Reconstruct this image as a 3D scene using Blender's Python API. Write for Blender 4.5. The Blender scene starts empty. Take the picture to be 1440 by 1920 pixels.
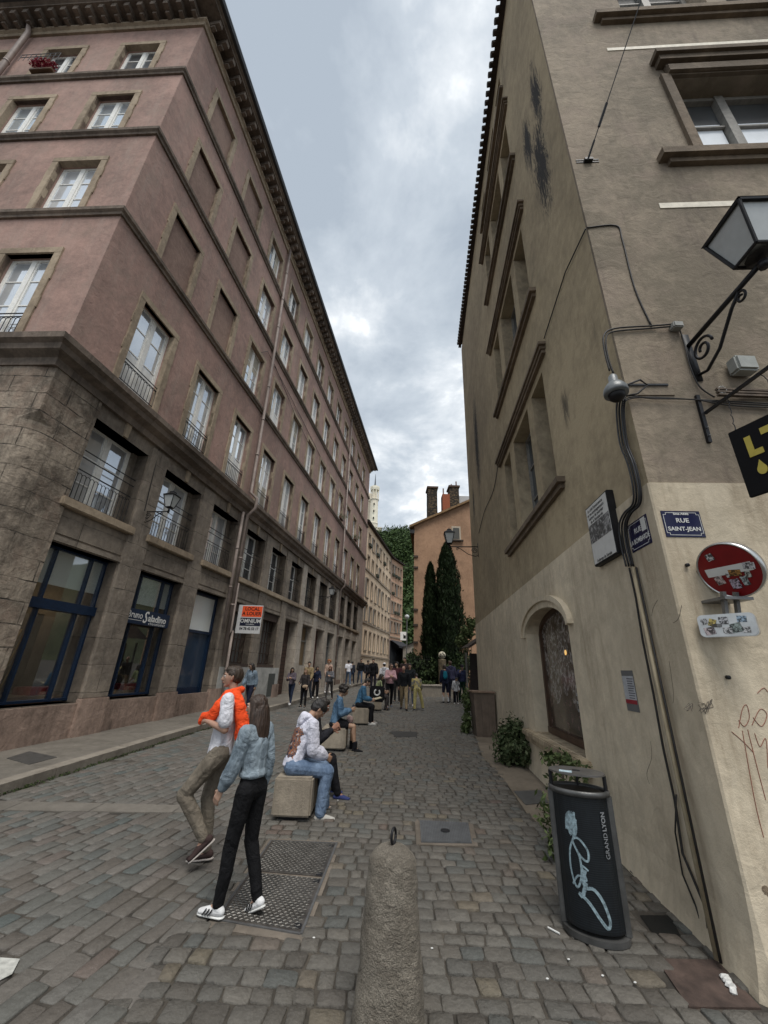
import bpy, bmesh, math, random
import numpy as np
from mathutils import Vector, Matrix, noise
random.seed(7); np.random.seed(7)
SC = bpy.context.scene; COL = SC.collection; R_ = math.radians; PI = math.pi
# ---------------------------------------------------------------- camera
CAMH = 1.68; FPX = 735.0; PITCH = .3806; ROLL = .0361; SLOPE = .018
def cam_axes():
    fw = Vector((0, math.cos(PITCH), math.sin(PITCH))); up = Vector((0, -math.sin(PITCH), math.cos(PITCH))); rt = Vector((1, 0, 0))
    return math.cos(ROLL)*rt + math.sin(ROLL)*up, -math.sin(ROLL)*rt + math.cos(ROLL)*up, fw
CR, CU, CF = cam_axes()
cd = bpy.data.cameras.new('camera'); cam = bpy.data.objects.new('camera', cd); COL.objects.link(cam)
cd.sensor_fit = 'HORIZONTAL'; cd.sensor_width = 36.0; cd.lens = FPX/1440*36; cd.clip_start = .05; cd.clip_end = 3000
mw = Matrix((CR, CU, -CF)).transposed().to_4x4(); mw.translation = (0, 0, CAMH); cam.matrix_world = mw
SC.camera = cam
# ---------------------------------------------------------------- sky, sun, exposure
SUN_EL, SUN_AZ = R_(64), R_(165)
w = bpy.data.worlds.new('World'); SC.world = w; w.use_nodes = True
nt = w.node_tree; N = nt.nodes; Lk = nt.links; N.clear()
out = N.new('ShaderNodeOutputWorld'); bg = N.new('ShaderNodeBackground'); bg.inputs[1].default_value = .081
sky = N.new('ShaderNodeTexSky'); sky.sky_type = 'NISHITA'; sky.sun_disc = False; sky.sun_elevation = SUN_EL; sky.sun_rotation = SUN_AZ
tc = N.new('ShaderNodeTexCoord'); sep = N.new('ShaderNodeSeparateXYZ'); Lk.new(tc.outputs['Generated'], sep.inputs[0])
def mth(op, a, b=None, c=None):
    n = N.new('ShaderNodeMath'); n.operation = op
    for i, v in enumerate((a, b, c)):
        if v is None: continue
        if isinstance(v, (int, float)): n.inputs[i].default_value = v
        else: Lk.new(v, n.inputs[i])
    return n.outputs[0]
zz = mth('ADD', mth('MAXIMUM', sep.outputs[2], 0.0), .22)
cx = mth('DIVIDE', sep.outputs[0], zz); cy = mth('DIVIDE', sep.outputs[1], zz)
cmb = N.new('ShaderNodeCombineXYZ'); Lk.new(cx, cmb.inputs[0]); Lk.new(cy, cmb.inputs[1]); cmb.inputs[2].default_value = 3.7
def nz(scale, detail, rough, dist=0.0):
    n = N.new('ShaderNodeTexNoise'); n.inputs['Scale'].default_value = scale; n.inputs['Detail'].default_value = detail
    n.inputs['Roughness'].default_value = rough; n.inputs['Distortion'].default_value = dist; Lk.new(cmb.outputs[0], n.inputs['Vector']); return n.outputs[0]
n1 = nz(1.15, 7, .56, .35); n2 = nz(3.4, 6, .6, .2)
mixn = mth('ADD', mth('MULTIPLY', n1, .58), mth('MULTIPLY', n2, .42))
cr = N.new('ShaderNodeValToRGB'); Lk.new(mixn, cr.inputs[0]); e = cr.color_ramp.elements
e[0].position = .42; e[0].color = (2.9, 3.3, 3.75, 1); e[1].position = .60; e[1].color = (8.2, 8.3, 8.3, 1)
k = e.new(.50); k.color = (3.9, 4.3, 4.7, 1); k = e.new(.55); k.color = (5.3, 5.6, 5.85, 1)
mx = N.new('ShaderNodeMix'); mx.data_type = 'RGBA'; mx.inputs[0].default_value = .92
Lk.new(sky.outputs[0], mx.inputs[6]); Lk.new(cr.outputs[0], mx.inputs[7])
Lk.new(mx.outputs[2], bg.inputs[0]); Lk.new(bg.outputs[0], out.inputs[0])
sd = bpy.data.lights.new('sun', 'SUN'); sd.energy = 1.5; sd.angle = R_(32); sd.color = (1, .96, .9)
so = bpy.data.objects.new('sun', sd); COL.objects.link(so)
sdir = Vector((math.sin(SUN_AZ)*math.cos(SUN_EL), math.cos(SUN_AZ)*math.cos(SUN_EL), math.sin(SUN_EL)))
so.rotation_euler = sdir.to_track_quat('Z', 'Y').to_euler(); so.location = (0, 0, 60)
SC.view_settings.view_transform = 'Standard'; SC.view_settings.look = 'None'; SC.view_settings.gamma = 1.0; SC.view_settings.exposure = 1.05
SC.render.engine = 'CYCLES'; SC.cycles.max_bounces = 6; SC.cycles.diffuse_bounces = 4; SC.cycles.transparent_max_bounces = 8
SC.cycles.use_denoising = True
# ---------------------------------------------------------------- helpers: pixels of the photograph to points at real depth
def ray(px, py):
    d = CF + CR*((px-720)/FPX) + CU*((960-py)/FPX); return d.normalized()
C0 = Vector((0, 0, CAMH))
def gz(y): return SLOPE*y if y < 60 else SLOPE*60
def G(px, py, dz=0.0):
    d = ray(px, py); t = (dz-CAMH)/(d.z-SLOPE*d.y); return C0 + d*t
def at(px, py, y):
    d = ray(px, py); return C0 + d*(y/d.y)
class Frame:
    """vertical facade plane: s along, d outward, z up"""
    def __init__(f, P, ang, side=1):
        f.P = Vector((P[0], P[1], 0)); a = R_(ang); f.ang = a
        f.u = Vector((math.sin(a), math.cos(a), 0)); f.n = Vector((f.u.y, -f.u.x, 0))*side
        f.side = side
        f.M = Matrix((f.u, f.n, Vector((0, 0, 1)))).transposed().to_4x4(); f.M.translation = f.P
    def pt(f, s, d, z): return f.P + f.u*s + f.n*d + Vector((0, 0, z))
    def on(f, px, py, off=0.0):
        r = ray(px, py); t = (f.P + f.n*off - C0).dot(f.n)/r.dot(f.n); return C0 + r*t
    def sz(f, px, py, off=0.0):
        X = f.on(px, py, off); return (X-f.P).dot(f.u), X.z
    def R(f, s, d, z):
        """right-handed object matrix on the facade: x along u, z up"""
        m = Matrix((f.u, Vector((-f.u.y, f.u.x, 0)), Vector((0, 0, 1)))).transposed().to_4x4(); m.translation = f.pt(s, d, z); return m
    def T(f, s, d, z):
        """matrix for lettering read from outside: x to the reader's right, y up, z out"""
        x = f.u*f.side; m = Matrix((x, Vector((0, 0, 1)), f.n)).transposed().to_4x4(); m.translation = f.pt(s, d, z); return m
LF = Frame((-5.74, 9.2), 8.8)                 # long facade of the pink building
LC = LF.pt(-3.35, 0, 0)
LE = Frame((LC.x, LC.y), 93.6)                # its end facade (s negative)
RF = Frame((2.22, 2.95), 5.8, -1)             # side facade of the tan corner house
RE = Frame((2.22, 2.95), 93.6, 1)             # its front facade
I4 = Matrix.Identity(4)
# ---------------------------------------------------------------- mesh builder
class MB:
    def __init__(s, M=None): s.v = []; s.f = []; s.M = M
    def add(s, vs, fs, M=None):
        o = len(s.v); M = M if M is not None else s.M
        s.v += [tuple(M @ Vector(p)) if M is not None else tuple(p) for p in vs]
        s.f += [tuple(i+o for i in f) for f in fs]
    def box(s, x0, x1, y0, y1, z0, z1, M=None):
        if x0 > x1: x0, x1 = x1, x0
        if y0 > y1: y0, y1 = y1, y0
        if z0 > z1: z0, z1 = z1, z0
        s.add([(x0,y0,z0),(x1,y0,z0),(x1,y1,z0),(x0,y1,z0),(x0,y0,z1),(x1,y0,z1),(x1,y1,z1),(x0,y1,z1)],
              [(0,3,2,1),(4,5,6,7),(0,1,5,4),(1,2,6,5),(2,3,7,6),(3,0,4,7)], M)
    def bbox(s, x0, x1, y0, y1, z0, z1, b=.01, M=None):
        """box with bevelled edges"""
        bm = bmesh.new(); bmesh.ops.create_cube(bm, size=1)
        for v in bm.verts: v.co = Vector(((x0+x1)/2+v.co.x*abs(x1-x0), (y0+y1)/2+v.co.y*abs(y1-y0), (z0+z1)/2+v.co.z*abs(z1-z0)))
        bmesh.ops.bevel(bm, geom=list(bm.edges), offset=b, segments=2, affect='EDGES'); s.bm(bm, M)
    def bm(s, bm, M=None):
        bm.verts.index_update(); s.add([v.co.copy() for v in bm.verts], [[v.index for v in f.verts] for f in bm.faces], M); bm.free()
    def prism(s, pts, a0, a1, axis='z', M=None):
        """polygon (2D) extruded along axis"""
        n = len(pts)
        def mk(p, a): return (p[0], p[1], a) if axis == 'z' else ((p[0], a, p[1]) if axis == 'y' else (a, p[0], p[1]))
        s.add([mk(p, a0) for p in pts]+[mk(p, a1) for p in pts],
              [tuple(range(n-1, -1, -1)), tuple(range(n, 2*n))]+[(i, (i+1) % n, n+(i+1) % n, n+i) for i in range(n)], M)
    def tube(s, pts, r, n=8, M=None, cap=True):
        pts = [Vector(p) for p in pts]; rs = r if isinstance(r, (list, tuple)) else [r]*len(pts)
        vs = []; fs = []; prev = None
        for i, p in enumerate(pts):
            a = pts[max(i-1, 0)]; b = pts[min(i+1, len(pts)-1)]; t = (b-a)
            t = t.normalized() if t.length > 1e-9 else Vector((0, 0, 1))
            if prev is None: x = t.orthogonal().normalized()
            else:
                x = prev - t*prev.dot(t); x = x.normalized() if x.length > 1e-6 else t.orthogonal().normalized()
            prev = x; y = t.cross(x)
            for k in range(n):
                c = 2*PI*k/n; vs.append(p + (x*math.cos(c)+y*math.sin(c))*rs[i])
        for i in range(len(pts)-1):
            for k in range(n): fs.append((i*n+k, i*n+(k+1) % n, (i+1)*n+(k+1) % n, (i+1)*n+k))
        if cap: fs += [tuple(range(n-1, -1, -1)), tuple((len(pts)-1)*n+k for k in range(n))]
        s.add(vs, fs, M)
    def lathe(s, prof, n=20, M=None, sx=1, sy=1):
        """prof = [(r,z)...] around z"""
        vs = []; fs = []
        for r, z in prof:
            for k in range(n): vs.append((r*sx*math.cos(2*PI*k/n), r*sy*math.sin(2*PI*k/n), z))
        for i in range(len(prof)-1):
            for k in range(n): fs.append((i*n+k, i*n+(k+1) % n, (i+1)*n+(k+1) % n, (i+1)*n+k))
        fs += [tuple(range(n-1, -1, -1)), tuple((len(prof)-1)*n+k for k in range(n))]
        s.add(vs, fs, M)
    def sph(s, c, r, n=10, M=None):
        rx, ry, rz = r if isinstance(r, (tuple, list)) else (r, r, r)
        m = max(4, n//2); s.lathe([(math.sin(PI*(i+.02*(i == 0)-.02*(i == m))/m), -math.cos(PI*i/m)) for i in range(m+1)], n,
            (M if M is not None else (s.M if s.M is not None else I4)) @ Matrix.Translation(c) @ Matrix.Diagonal((rx, ry, rz, 1)))
    def build(s, name, mat, parent=None, smooth=False, M=None, local=True):
        me = bpy.data.meshes.new(name)
        if parent is not None and local:
            inv = WM[parent.name].inverted(); me.from_pydata([tuple(inv @ Vector(p)) for p in s.v], [], s.f)
        else: me.from_pydata(s.v, [], s.f)
        me.update(); o = bpy.data.objects.new(name, me); COL.objects.link(o)
        if mat: me.materials.append(mat)
        if smooth: me.polygons.foreach_set('use_smooth', [True]*len(me.polygons))
        if parent is not None: o.parent = parent; WM[o.name] = WM[parent.name]
        else: WM[o.name] = I4
        return o
WM = {}
def tag(o, label=None, cat=None, group=None, kind=None):
    if label: o['label'] = label
    if cat: o['category'] = cat
    if group: o['group'] = group
    if kind: o['kind'] = kind
    return o
def thing(name, M, label, cat, group=None):
    o = bpy.data.objects.new(name, None); COL.objects.link(o); o.empty_display_size = .2
    M = M if isinstance(M, Matrix) else Matrix.Translation(M)
    o.matrix_world = M; WM[o.name] = M
    return tag(o, label, cat, group)
def local_empty_mesh(name, me, parent, M):
    """a mesh object sharing me, placed at M in the parent's own coordinates"""
    o = bpy.data.objects.new(name, me); COL.objects.link(o); o.parent = parent; o.matrix_local = M; WM[o.name] = WM[parent.name] @ M; return o
def mesh_of(mb, name, mat, smooth=False):
    me = bpy.data.meshes.new(name); me.from_pydata(mb.v, [], mb.f); me.update(); me.materials.append(mat)
    if smooth: me.polygons.foreach_set('use_smooth', [True]*len(me.polygons))
    return me
# ---------------------------------------------------------------- materials
def newmat(name):
    m = bpy.data.materials.new(name); m.use_nodes = True; nt = m.node_tree; b = nt.nodes['Principled BSDF']; return m, nt, b
class NT:
    def __init__(s, nt): s.nt = nt
    def n(s, t, **kw):
        n = s.nt.nodes.new(t)
        for k, v in kw.items():
            if k[0] == '_': setattr(n, k[1:], v)
            else: n.inputs[k.replace('__', ' ')].default_value = v
        return n
    def l(s, a, b): s.nt.links.new(a, b)
    def m(s, op, a, b=None, clamp=False):
        n = s.nt.nodes.new('ShaderNodeMath'); n.operation = op; n.use_clamp = clamp
        for i, v in enumerate((a, b)):
            if v is None: continue
            if isinstance(v, (int, float)): n.inputs[i].default_value = v
            else: s.l(v, n.inputs[i])
        return n.outputs[0]
    def mix(s, fac, a, b, mode='MIX'):
        n = s.nt.nodes.new('ShaderNodeMix'); n.data_type = 'RGBA'; n.blend_type = mode
        for i, v in ((0, fac), (6, a), (7, b)):
            if isinstance(v, (int, float)): n.inputs[i].default_value = v
            elif isinstance(v, (tuple, list)): n.inputs[i].default_value = (*v[:3], 1)
            else: s.l(v, n.inputs[i])
        return n.outputs[2]
    def pos(s): return s.nt.nodes.new('ShaderNodeNewGeometry').outputs['Position']
    def obj(s): return s.nt.nodes.new('ShaderNodeTexCoord').outputs['Object']
    def noise(s, vec, scale, detail=4, rough=.55, sc=(1, 1, 1), dist=0):
        if sc != (1, 1, 1):
            mp = s.n('ShaderNodeMapping'); mp.inputs['Scale'].default_value = sc; s.l(vec, mp.inputs[0]); vec = mp.outputs[0]
        n = s.n('ShaderNodeTexNoise', Scale=scale, Detail=detail, Roughness=rough, Distortion=dist); s.l(vec, n.inputs['Vector']); return n.outputs[0]
    def ramp(s, fac, stops):
        r = s.n('ShaderNodeValToRGB'); s.l(fac, r.inputs[0]); e = r.color_ramp.elements
        e[0].position, e[0].color = stops[0][0], (*stops[0][1], 1); e[1].position, e[1].color = stops[-1][0], (*stops[-1][1], 1)
        for p, c in stops[1:-1]: k = e.new(p); k.color = (*c, 1)
        return r.outputs[0]
    def fr(s, v, a, b):
        n = s.n('ShaderNodeMapRange'); s.l(v, n.inputs[0]); n.inputs[1].default_value = a; n.inputs[2].default_value = b; return n.outputs[0]
    def bump(s, h, strength=.3, dist=.02):
        n = s.n('ShaderNodeBump'); n.inputs['Strength'].default_value = strength; n.inputs['Distance'].default_value = dist; s.l(h, n.inputs['Height']); return n.outputs[0]
def sc3(c, k): return tuple(min(1, x*k) for x in c)
def smooth_path(P, k=5):
    P = [Vector(q) for q in P]; o = []
    for i in range(len(P)-1):
        a, b, c, d = P[max(i-1, 0)], P[i], P[i+1], P[min(i+2, len(P)-1)]
        for j in range(k): t = j/k; o.append(.5*((2*b)+(c-a)*t+(2*a-5*b+4*c-d)*t*t+(3*b-a-3*c+d)*t**3))
    return o+[P[-1]]
def plain(name, c, rough=.6, var=.15, scale=14, metal=0, bump=.15, bs=60, spec=.4, obj=True):
    m, nt, b = newmat(name); t = NT(nt); p = t.obj() if obj else t.pos()
    f = t.noise(p, scale, 4); col = t.mix(t.fr(f, .3, .7), sc3(c, 1-var), sc3(c, 1+var)); t.l(col, b.inputs['Base Color'])
    b.inputs['Roughness'].default_value = rough; b.inputs['Metallic'].default_value = metal; b.inputs['Specular IOR Level'].default_value = spec
    if bump: t.l(t.bump(t.noise(p, bs, 5), bump, .01), b.inputs['Normal'])
    return m
def stucco(name, c, c2=None, stain=(.05, .045, .04), stain_amt=.5, stain_th=(.56, .74), warm=None, rough=.9, grain=.35, big=.45, joints=None, trowel=True, blotch=None, mould=None):
    AL = 1.5; c2 = c2 or sc3(c, .72); wb = lambda q: (min(.75, q[0]*AL*1.07), min(.74, q[1]*AL*1.01), min(.72, q[2]*AL*.95))
    c, c2, stain = wb(c), wb(c2), wb(stain); blotch = wb(blotch) if blotch else None
    m, nt, b = newmat(name); t = NT(nt); p = t.pos()
    f1 = t.noise(p, big, 6, .6); f2 = t.noise(p, 3.1, 5, .65, dist=.6); f3 = t.noise(p, 11, 4, .6, sc=(1, 1, .6))
    f = t.m('ADD', t.m('MULTIPLY', f1, .5), t.m('ADD', t.m('MULTIPLY', f2, .3), t.m('MULTIPLY', f3, .2)))
    col = t.mix(t.fr(f, .42, .59), sc3(c2, .92), sc3(c, 1.06))
    if blotch: col = t.mix(t.m('MULTIPLY', t.fr(t.noise(p, 1.1, 5, .7, dist=.8), .5, .66), .55), col, blotch)
    st = t.noise(p, .9, 6, .7, sc=(2.6, 2.6, .28)); st = t.fr(st, *stain_th)
    fine = t.fr(t.noise(p, 5, 6, .7, sc=(3, 3, .5)), .35, .65)
    st = t.m('MULTIPLY', st, fine)
    col = t.mix(t.m('MULTIPLY', st, stain_amt), col, stain)
    for (cx_, cy_, cz_, rx_, rz_, dk) in (mould or ()):
        vs_ = t.n('ShaderNodeVectorMath', _operation='SUBTRACT'); t.l(p, vs_.inputs[0]); vs_.inputs[1].default_value = (cx_, cy_, cz_); v2 = t.n('ShaderNodeVectorMath', _operation='DIVIDE'); t.l(vs_.outputs[0], v2.inputs[0]); v2.inputs[1].default_value = (rx_, rx_, rz_); v3 = t.n('ShaderNodeVectorMath', _operation='LENGTH'); t.l(v2.outputs[0], v3.inputs[0])
        mk_ = t.m('ADD', t.fr(v3.outputs['Value'], 1.0, .1), 0.0); nn_ = t.noise(p, 3.2, 9, .8, sc=(2.6, 2.6, .5), dist=1.6); col = t.mix(t.m('MULTIPLY', t.fr(t.m('ADD', nn_, t.m('MULTIPLY', mk_, .3)), .62, .76), t.m('MULTIPLY', mk_, dk*1.6), True), col, (.035, .032, .03))
    h = t.m('ADD', t.m('MULTIPLY', t.noise(p, 24, 5, .65), .6), t.m('MULTIPLY', t.noise(p, 130, 3, .6), .3))
    if trowel: h = t.m('ADD', h, t.m('MULTIPLY', t.noise(p, 4.5, 3, .5, dist=1.4), 1.2))
    if joints:
        u, cw, ch, dark = joints
        dp = t.n('ShaderNodeVectorMath', _operation='DOT_PRODUCT'); t.l(p, dp.inputs[0]); dp.inputs[1].default_value = u
        sp = t.n('ShaderNodeSeparateXYZ'); t.l(p, sp.inputs[0]); cb = t.n('ShaderNodeCombineXYZ')
        wob = t.m('MULTIPLY', t.m('SUBTRACT', t.noise(p, 3, 3), .5), .05)
        t.l(dp.outputs['Value'], cb.inputs[0]); t.l(t.m('ADD', sp.outputs[2], wob), cb.inputs[1])
        bk = t.n('ShaderNodeTexBrick'); t.l(cb.outputs[0], bk.inputs['Vector'])
        for kk, vv in (('Scale', 1.0), ('Mortar Size', .011), ('Brick Width', cw), ('Row Height', ch), ('Mortar Smooth', .3), ('Bias', 0.0)): bk.inputs[kk].default_value = vv
        bk.inputs['Color1'].default_value = (.82, .82, .82, 1); bk.inputs['Color2'].default_value = (1, 1, 1, 1); bk.inputs['Mortar'].default_value = (.9, .9, .9, 1)
        col = t.mix(1.0, col, bk.outputs['Color'], 'MULTIPLY')
        wear = t.fr(t.noise(p, 2.2, 5, .7), .42, .6)
        col = t.mix(t.m('MULTIPLY', t.m('MULTIPLY', bk.outputs['Fac'], wear), dark), col, (.03, .027, .024))
        h = t.m('SUBTRACT', h, t.m('MULTIPLY', bk.outputs['Fac'], 1.5))
    t.l(col, b.inputs['Base Color']); b.inputs['Roughness'].default_value = rough; b.inputs['Specular IOR Level'].default_value = .25
    t.l(t.bump(h, grain, .03), b.inputs['Normal']); return m
def fabric(name, c, var=.2, fold=.5, c2=None, scale=9, rough=.85, sheen=0):
    m, nt, b = newmat(name); t = NT(nt); p = t.obj()
    f = t.noise(p, scale, 5, .6, sc=(1, 1, .6), dist=.8); col = t.mix(t.fr(f, .35, .65), c2 or sc3(c, 1-var), sc3(c, 1+var)); t.l(col, b.inputs['Base Color'])
    b.inputs['Roughness'].default_value = rough; b.inputs['Specular IOR Level'].default_value = .2
    h = t.m('ADD', t.m('MULTIPLY', t.noise(p, 8, 4, .6, dist=1.6), 1.0), t.m('MULTIPLY', t.noise(p, 300, 2), .08))
    t.l(t.bump(h, fold, .05), b.inputs['Normal']); return m
def glass_pane(name, behind, refl=.35, rough=.04, var=.3):
    """window pane with a curtain or dim room behind it"""
    m, nt, b = newmat(name); t = NT(nt); N = nt.nodes
    oi = t.n('ShaderNodeObjectInfo'); p = t.obj()
    f = t.noise(p, 2.2, 3, .5, sc=(3, 3, .5))
    c = t.mix(t.fr(t.m('ADD', t.m('MULTIPLY', oi.outputs['Random'], .6), t.m('MULTIPLY', f, .4)), .15, .85), sc3(behind, 1-var), sc3(behind, 1+var*.5))
    t.l(c, b.inputs['Base Color']); b.inputs['Roughness'].default_value = .5
    g = t.n('ShaderNodeBsdfGlossy'); g.inputs['Roughness'].default_value = rough; g.inputs['Color'].default_value = (.85, .92, 1, 1)
    mxs = t.n('ShaderNodeMixShader'); mxs.inputs[0].default_value = refl; t.l(b.outputs[0], mxs.inputs[1]); t.l(g.outputs[0], mxs.inputs[2])
    t.l(t.bump(t.noise(p, 2.5, 2), .04, .05), g.inputs['Normal'])
    t.l(mxs.outputs[0], N['Material Output'].inputs[0]); return m
def clear_glass(name, refl=.12, tint=(.75, .8, .8)):
    m, nt, b = newmat(name); t = NT(nt)
    g = t.n('ShaderNodeBsdfGlossy'); g.inputs['Roughness'].default_value = .02
    tr = t.n('ShaderNodeBsdfTransparent'); tr.inputs['Color'].default_value = (*tint, 1)
    mxs = t.n('ShaderNodeMixShader'); mxs.inputs[0].default_value = refl; t.l(tr.outputs[0], mxs.inputs[1]); t.l(g.outputs[0], mxs.inputs[2])
    t.l(mxs.outputs[0], nt.nodes['Material Output'].inputs[0]); return m
def emit(name, c, s):
    m, nt, b = newmat(name); b.inputs['Emission Color'].default_value = (*c, 1); b.inputs['Emission Strength'].default_value = s; b.inputs['Base Color'].default_value = (*c, 1); return m
uL = tuple(LF.u + LE.u); uR = tuple(RF.u + RE.u)
MT = dict(
 pink=stucco('pink_plaster', (.225, .155, .137), (.16, .114, .102), stain=(.2, .17, .155), stain_amt=.6, stain_th=(.45, .66), grain=.3, big=.5, blotch=(.16, .125, .108)),
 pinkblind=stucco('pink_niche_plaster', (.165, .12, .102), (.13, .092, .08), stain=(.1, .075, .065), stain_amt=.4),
 trim=stucco('stone_trim', (.23, .195, .15), (.15, .125, .095), stain=(.06, .05, .045), stain_amt=.6, grain=.3),
 band=stucco('stone_band', (.14, .118, .1), (.075, .064, .055), stain=(.035, .03, .027), stain_amt=.8, stain_th=(.45, .7), grain=.3),
 stone=stucco('grey_ashlar', (.19, .17, .145), (.115, .103, .09), stain=(.045, .038, .032), stain_amt=.75, stain_th=(.48, .72), joints=(uL, 3.2, .52, .75), grain=.4),
 rough=stucco('weathered_ashlar', (.27, .24, .2), (.1, .087, .073), stain=(.03, .026, .022), stain_amt=.9, stain_th=(.46, .7), joints=(uL, 1.25, .36, 1.0), grain=1.0, blotch=(.17, .125, .1)),
 pale=stucco('pale_ashlar', (.3, .28, .25), (.2, .185, .165), stain=(.08, .07, .06), stain_amt=.5, joints=(uL, 2.3, .6, .5)),
 plinth=stucco('plinth_stone', (.22, .17, .145), (.13, .1, .085), stain=(.045, .035, .03), stain_amt=.8, stain_th=(.42, .68), grain=.45),
 greyp=stucco('grey_plinth', (.26, .27, .27), (.17, .18, .18), stain=(.1, .1, .095), stain_amt=.5),
 tan=stucco('tan_plaster', (.26, .225, .158), (.185, .16, .113), mould=[(RF.pt(a_, 0, b_).x, RF.pt(a_, 0, b_).y, b_, c_, d_, k_) for a_, b_, c_, d_, k_ in ((.75, 9.2, .55, 2.0, 1), (1.1, 10.5, .35, 1.3, 1), (.5, 10.6, .4, 1.6, .8), (8.7, 9.0, .8, 3.6, .9), (10.2, 7.4, .5, 1.6, .6), (1.35, 5.0, .25, .5, .5))], stain=(.035, .03, .027), stain_amt=.85, stain_th=(.6, .74), grain=.28, big=.3),
 brown=stucco('brown_plaster', (.18, .157, .125), (.115, .102, .08), stain=(.06, .05, .045), stain_amt=.6, stain_th=(.5, .7), grain=.42, blotch=(.15, .125, .105)),
 cream=stucco('cream_wall_paint', (.41, .375, .3), (.33, .3, .238), stain=(.15, .12, .085), stain_amt=.6, stain_th=(.47, .7), grain=.3, big=.6, blotch=(.33, .305, .25)),
 reveal=stucco('tan_reveal', (.25, .215, .155), (.14, .12, .088), stain=(.06, .05, .04), stain_amt=.5),
 hood=stucco('brown_stone_moulding', (.125, .102, .078), (.075, .062, .048), stain=(.03, .025, .02), stain_amt=.6),
 white=plain('white_window_paint', (.78, .77, .73), .5, .1), cwood=plain('greyed_window_paint', (.2, .19, .17), .6, .2),
 pane=glass_pane('curtained_glass', (.68, .7, .72), .42), panedark=glass_pane('dark_glass', (.05, .055, .06), .3, var=.5), paneblue=glass_pane('sky_glass', (.45, .5, .53), .5),
 iron=plain('black_iron', (.012, .012, .014), .5, .3, metal=.3, bump=.1), zinc=plain('painted_zinc', (.25, .2, .175), .55, .25, scale=3), roofd=plain('dark_gutter', (.03, .032, .034), .5, .3),
 blue=plain('blue_shop_paint', (.006, .018, .045), .35, .2, bump=.05), tile=plain('dark_clay_tile', (.035, .025, .02), .85, .4, scale=5),
 concrete=stucco('concrete_seat', (.225, .205, .17), (.16, .145, .12), stain=(.06, .052, .045), stain_amt=.7, stain_th=(.46, .68), grain=.5, trowel=False),
 black=plain('black_plastic', (.01, .01, .01), .45, .2, bump=.05), grey=plain('grey_metal', (.16, .16, .16), .4, .2, metal=.6), dgrey=plain('dark_grey_metal', (.05, .052, .055), .4, .25, metal=.5, scale=6),
 alu=plain('brushed_aluminium', (.5, .5, .49), .3, .12, metal=.9, bump=.05), wht=plain('sign_white', (.6, .6, .58), .4, .06, bump=0), blk=plain('sign_black', (.004, .004, .005), .5, .1, bump=0),
 cable=plain('cable_sheath', (.02, .018, .017), .6, .3), duct=stucco('painted_duct', (.27, .24, .175), (.17, .15, .105), stain=(.07, .05, .03), stain_amt=.8, trowel=False),
 frost=glass_pane('frosted_panel', (.8, .82, .78), .1, .3, .12), clear=clear_glass('shop_glass', .2, (.95, .97, .97)), wood=plain('brown_wood', (.1, .055, .03), .5, .3, scale=4), redwood=plain('dark_red_door', (.07, .02, .015), .45, .3),
)

def wall(mb, fr, s0, s1, z0, z1, holes=(), d=0.0, reveal=.25):
    """facade sheet at outward offset d with real openings and reveals; holes = (s0,s1,z0,z1)"""
    ss = sorted({s0, s1, *[h[0] for h in holes], *[h[1] for h in holes]}); zs = sorted({z0, z1, *[h[2] for h in holes], *[h[3] for h in holes]})
    ss = [x for x in ss if s0 <= x <= s1]; zs = [x for x in zs if z0 <= x <= z1]
    for i in range(len(ss)-1):
        for j in range(len(zs)-1):
            a, b, c, e = ss[i], ss[i+1], zs[j], zs[j+1]; ms, mz = (a+b)/2, (c+e)/2
            if any(h[0] < ms < h[1] and h[2] < mz < h[3] for h in holes): continue
            mb.add([(a, d, c), (b, d, c), (b, d, e), (a, d, e)], [(0, 1, 2, 3)])
    for h in holes:
        a, b, c, e = h[:4]; q = d-(h[4] if len(h) > 4 else reveal)
        mb.add([(a, d, c), (a, q, c), (a, q, e), (a, d, e)], [(0, 1, 2, 3)]); mb.add([(b, d, c), (b, q, c), (b, q, e), (b, d, e)], [(3, 2, 1, 0)])
        mb.add([(a, d, c), (b, d, c), (b, q, c), (a, q, c)], [(0, 1, 2, 3)]); mb.add([(a, d, e), (b, d, e), (b, q, e), (a, q, e)], [(3, 2, 1, 0)])
FONT = None
def text(body, size, M, mat, parent, name='lettering', extrude=.002, align='CENTER', sx=1.0, shear=0.0, offset=0.0, spacing=1.0):
    cu = bpy.data.curves.new(name, 'FONT'); cu.body = body; cu.size = size; cu.align_x = align; cu.align_y = 'CENTER'; cu.extrude = extrude
    cu.shear = shear; cu.offset = offset; cu.resolution_u = 3; cu.space_character = spacing
    o = bpy.data.objects.new(name, cu); COL.objects.link(o); dg = bpy.context.evaluated_depsgraph_get()
    me = bpy.data.meshes.new_from_object(o.evaluated_get(dg)); bpy.data.objects.remove(o); bpy.data.curves.remove(cu)
    W = M @ Matrix.Diagonal((sx, 1, 1, 1))
    me.transform((WM[parent.name].inverted() if parent else I4) @ W); me.materials.clear(); me.materials.append(mat)
    o = bpy.data.objects.new(name, me); COL.objects.link(o)
    if parent: o.parent = parent; WM[o.name] = WM[parent.name]
    return o
def child(mb, name, mat, parent, smooth=False, label=None):
    o = mb.build(name, mat, parent, smooth)
    if label: o['label'] = label
    return o
# ================================================================ the pink building on the left
B = thing('pink_apartment_building', LF.R(-3.35, 0, 0), 'tall dusty pink apartment building with stone ground storeys and deep bracketed eaves on the left', 'building')
L0, L1 = -3.35, 27.1; E0 = -11.0
CW = 1.45; PITCHC = 2.31; NC = 12
def cs(k): return -2.28 + PITCHC*k + (.16 if k >= 9 else 0)       # left edge of the surround of column k
rows = [(7.5, 10.03), (11.34, 13.42), (14.58, 16.56), (17.66, 19.45)]
SW = .16
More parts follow.
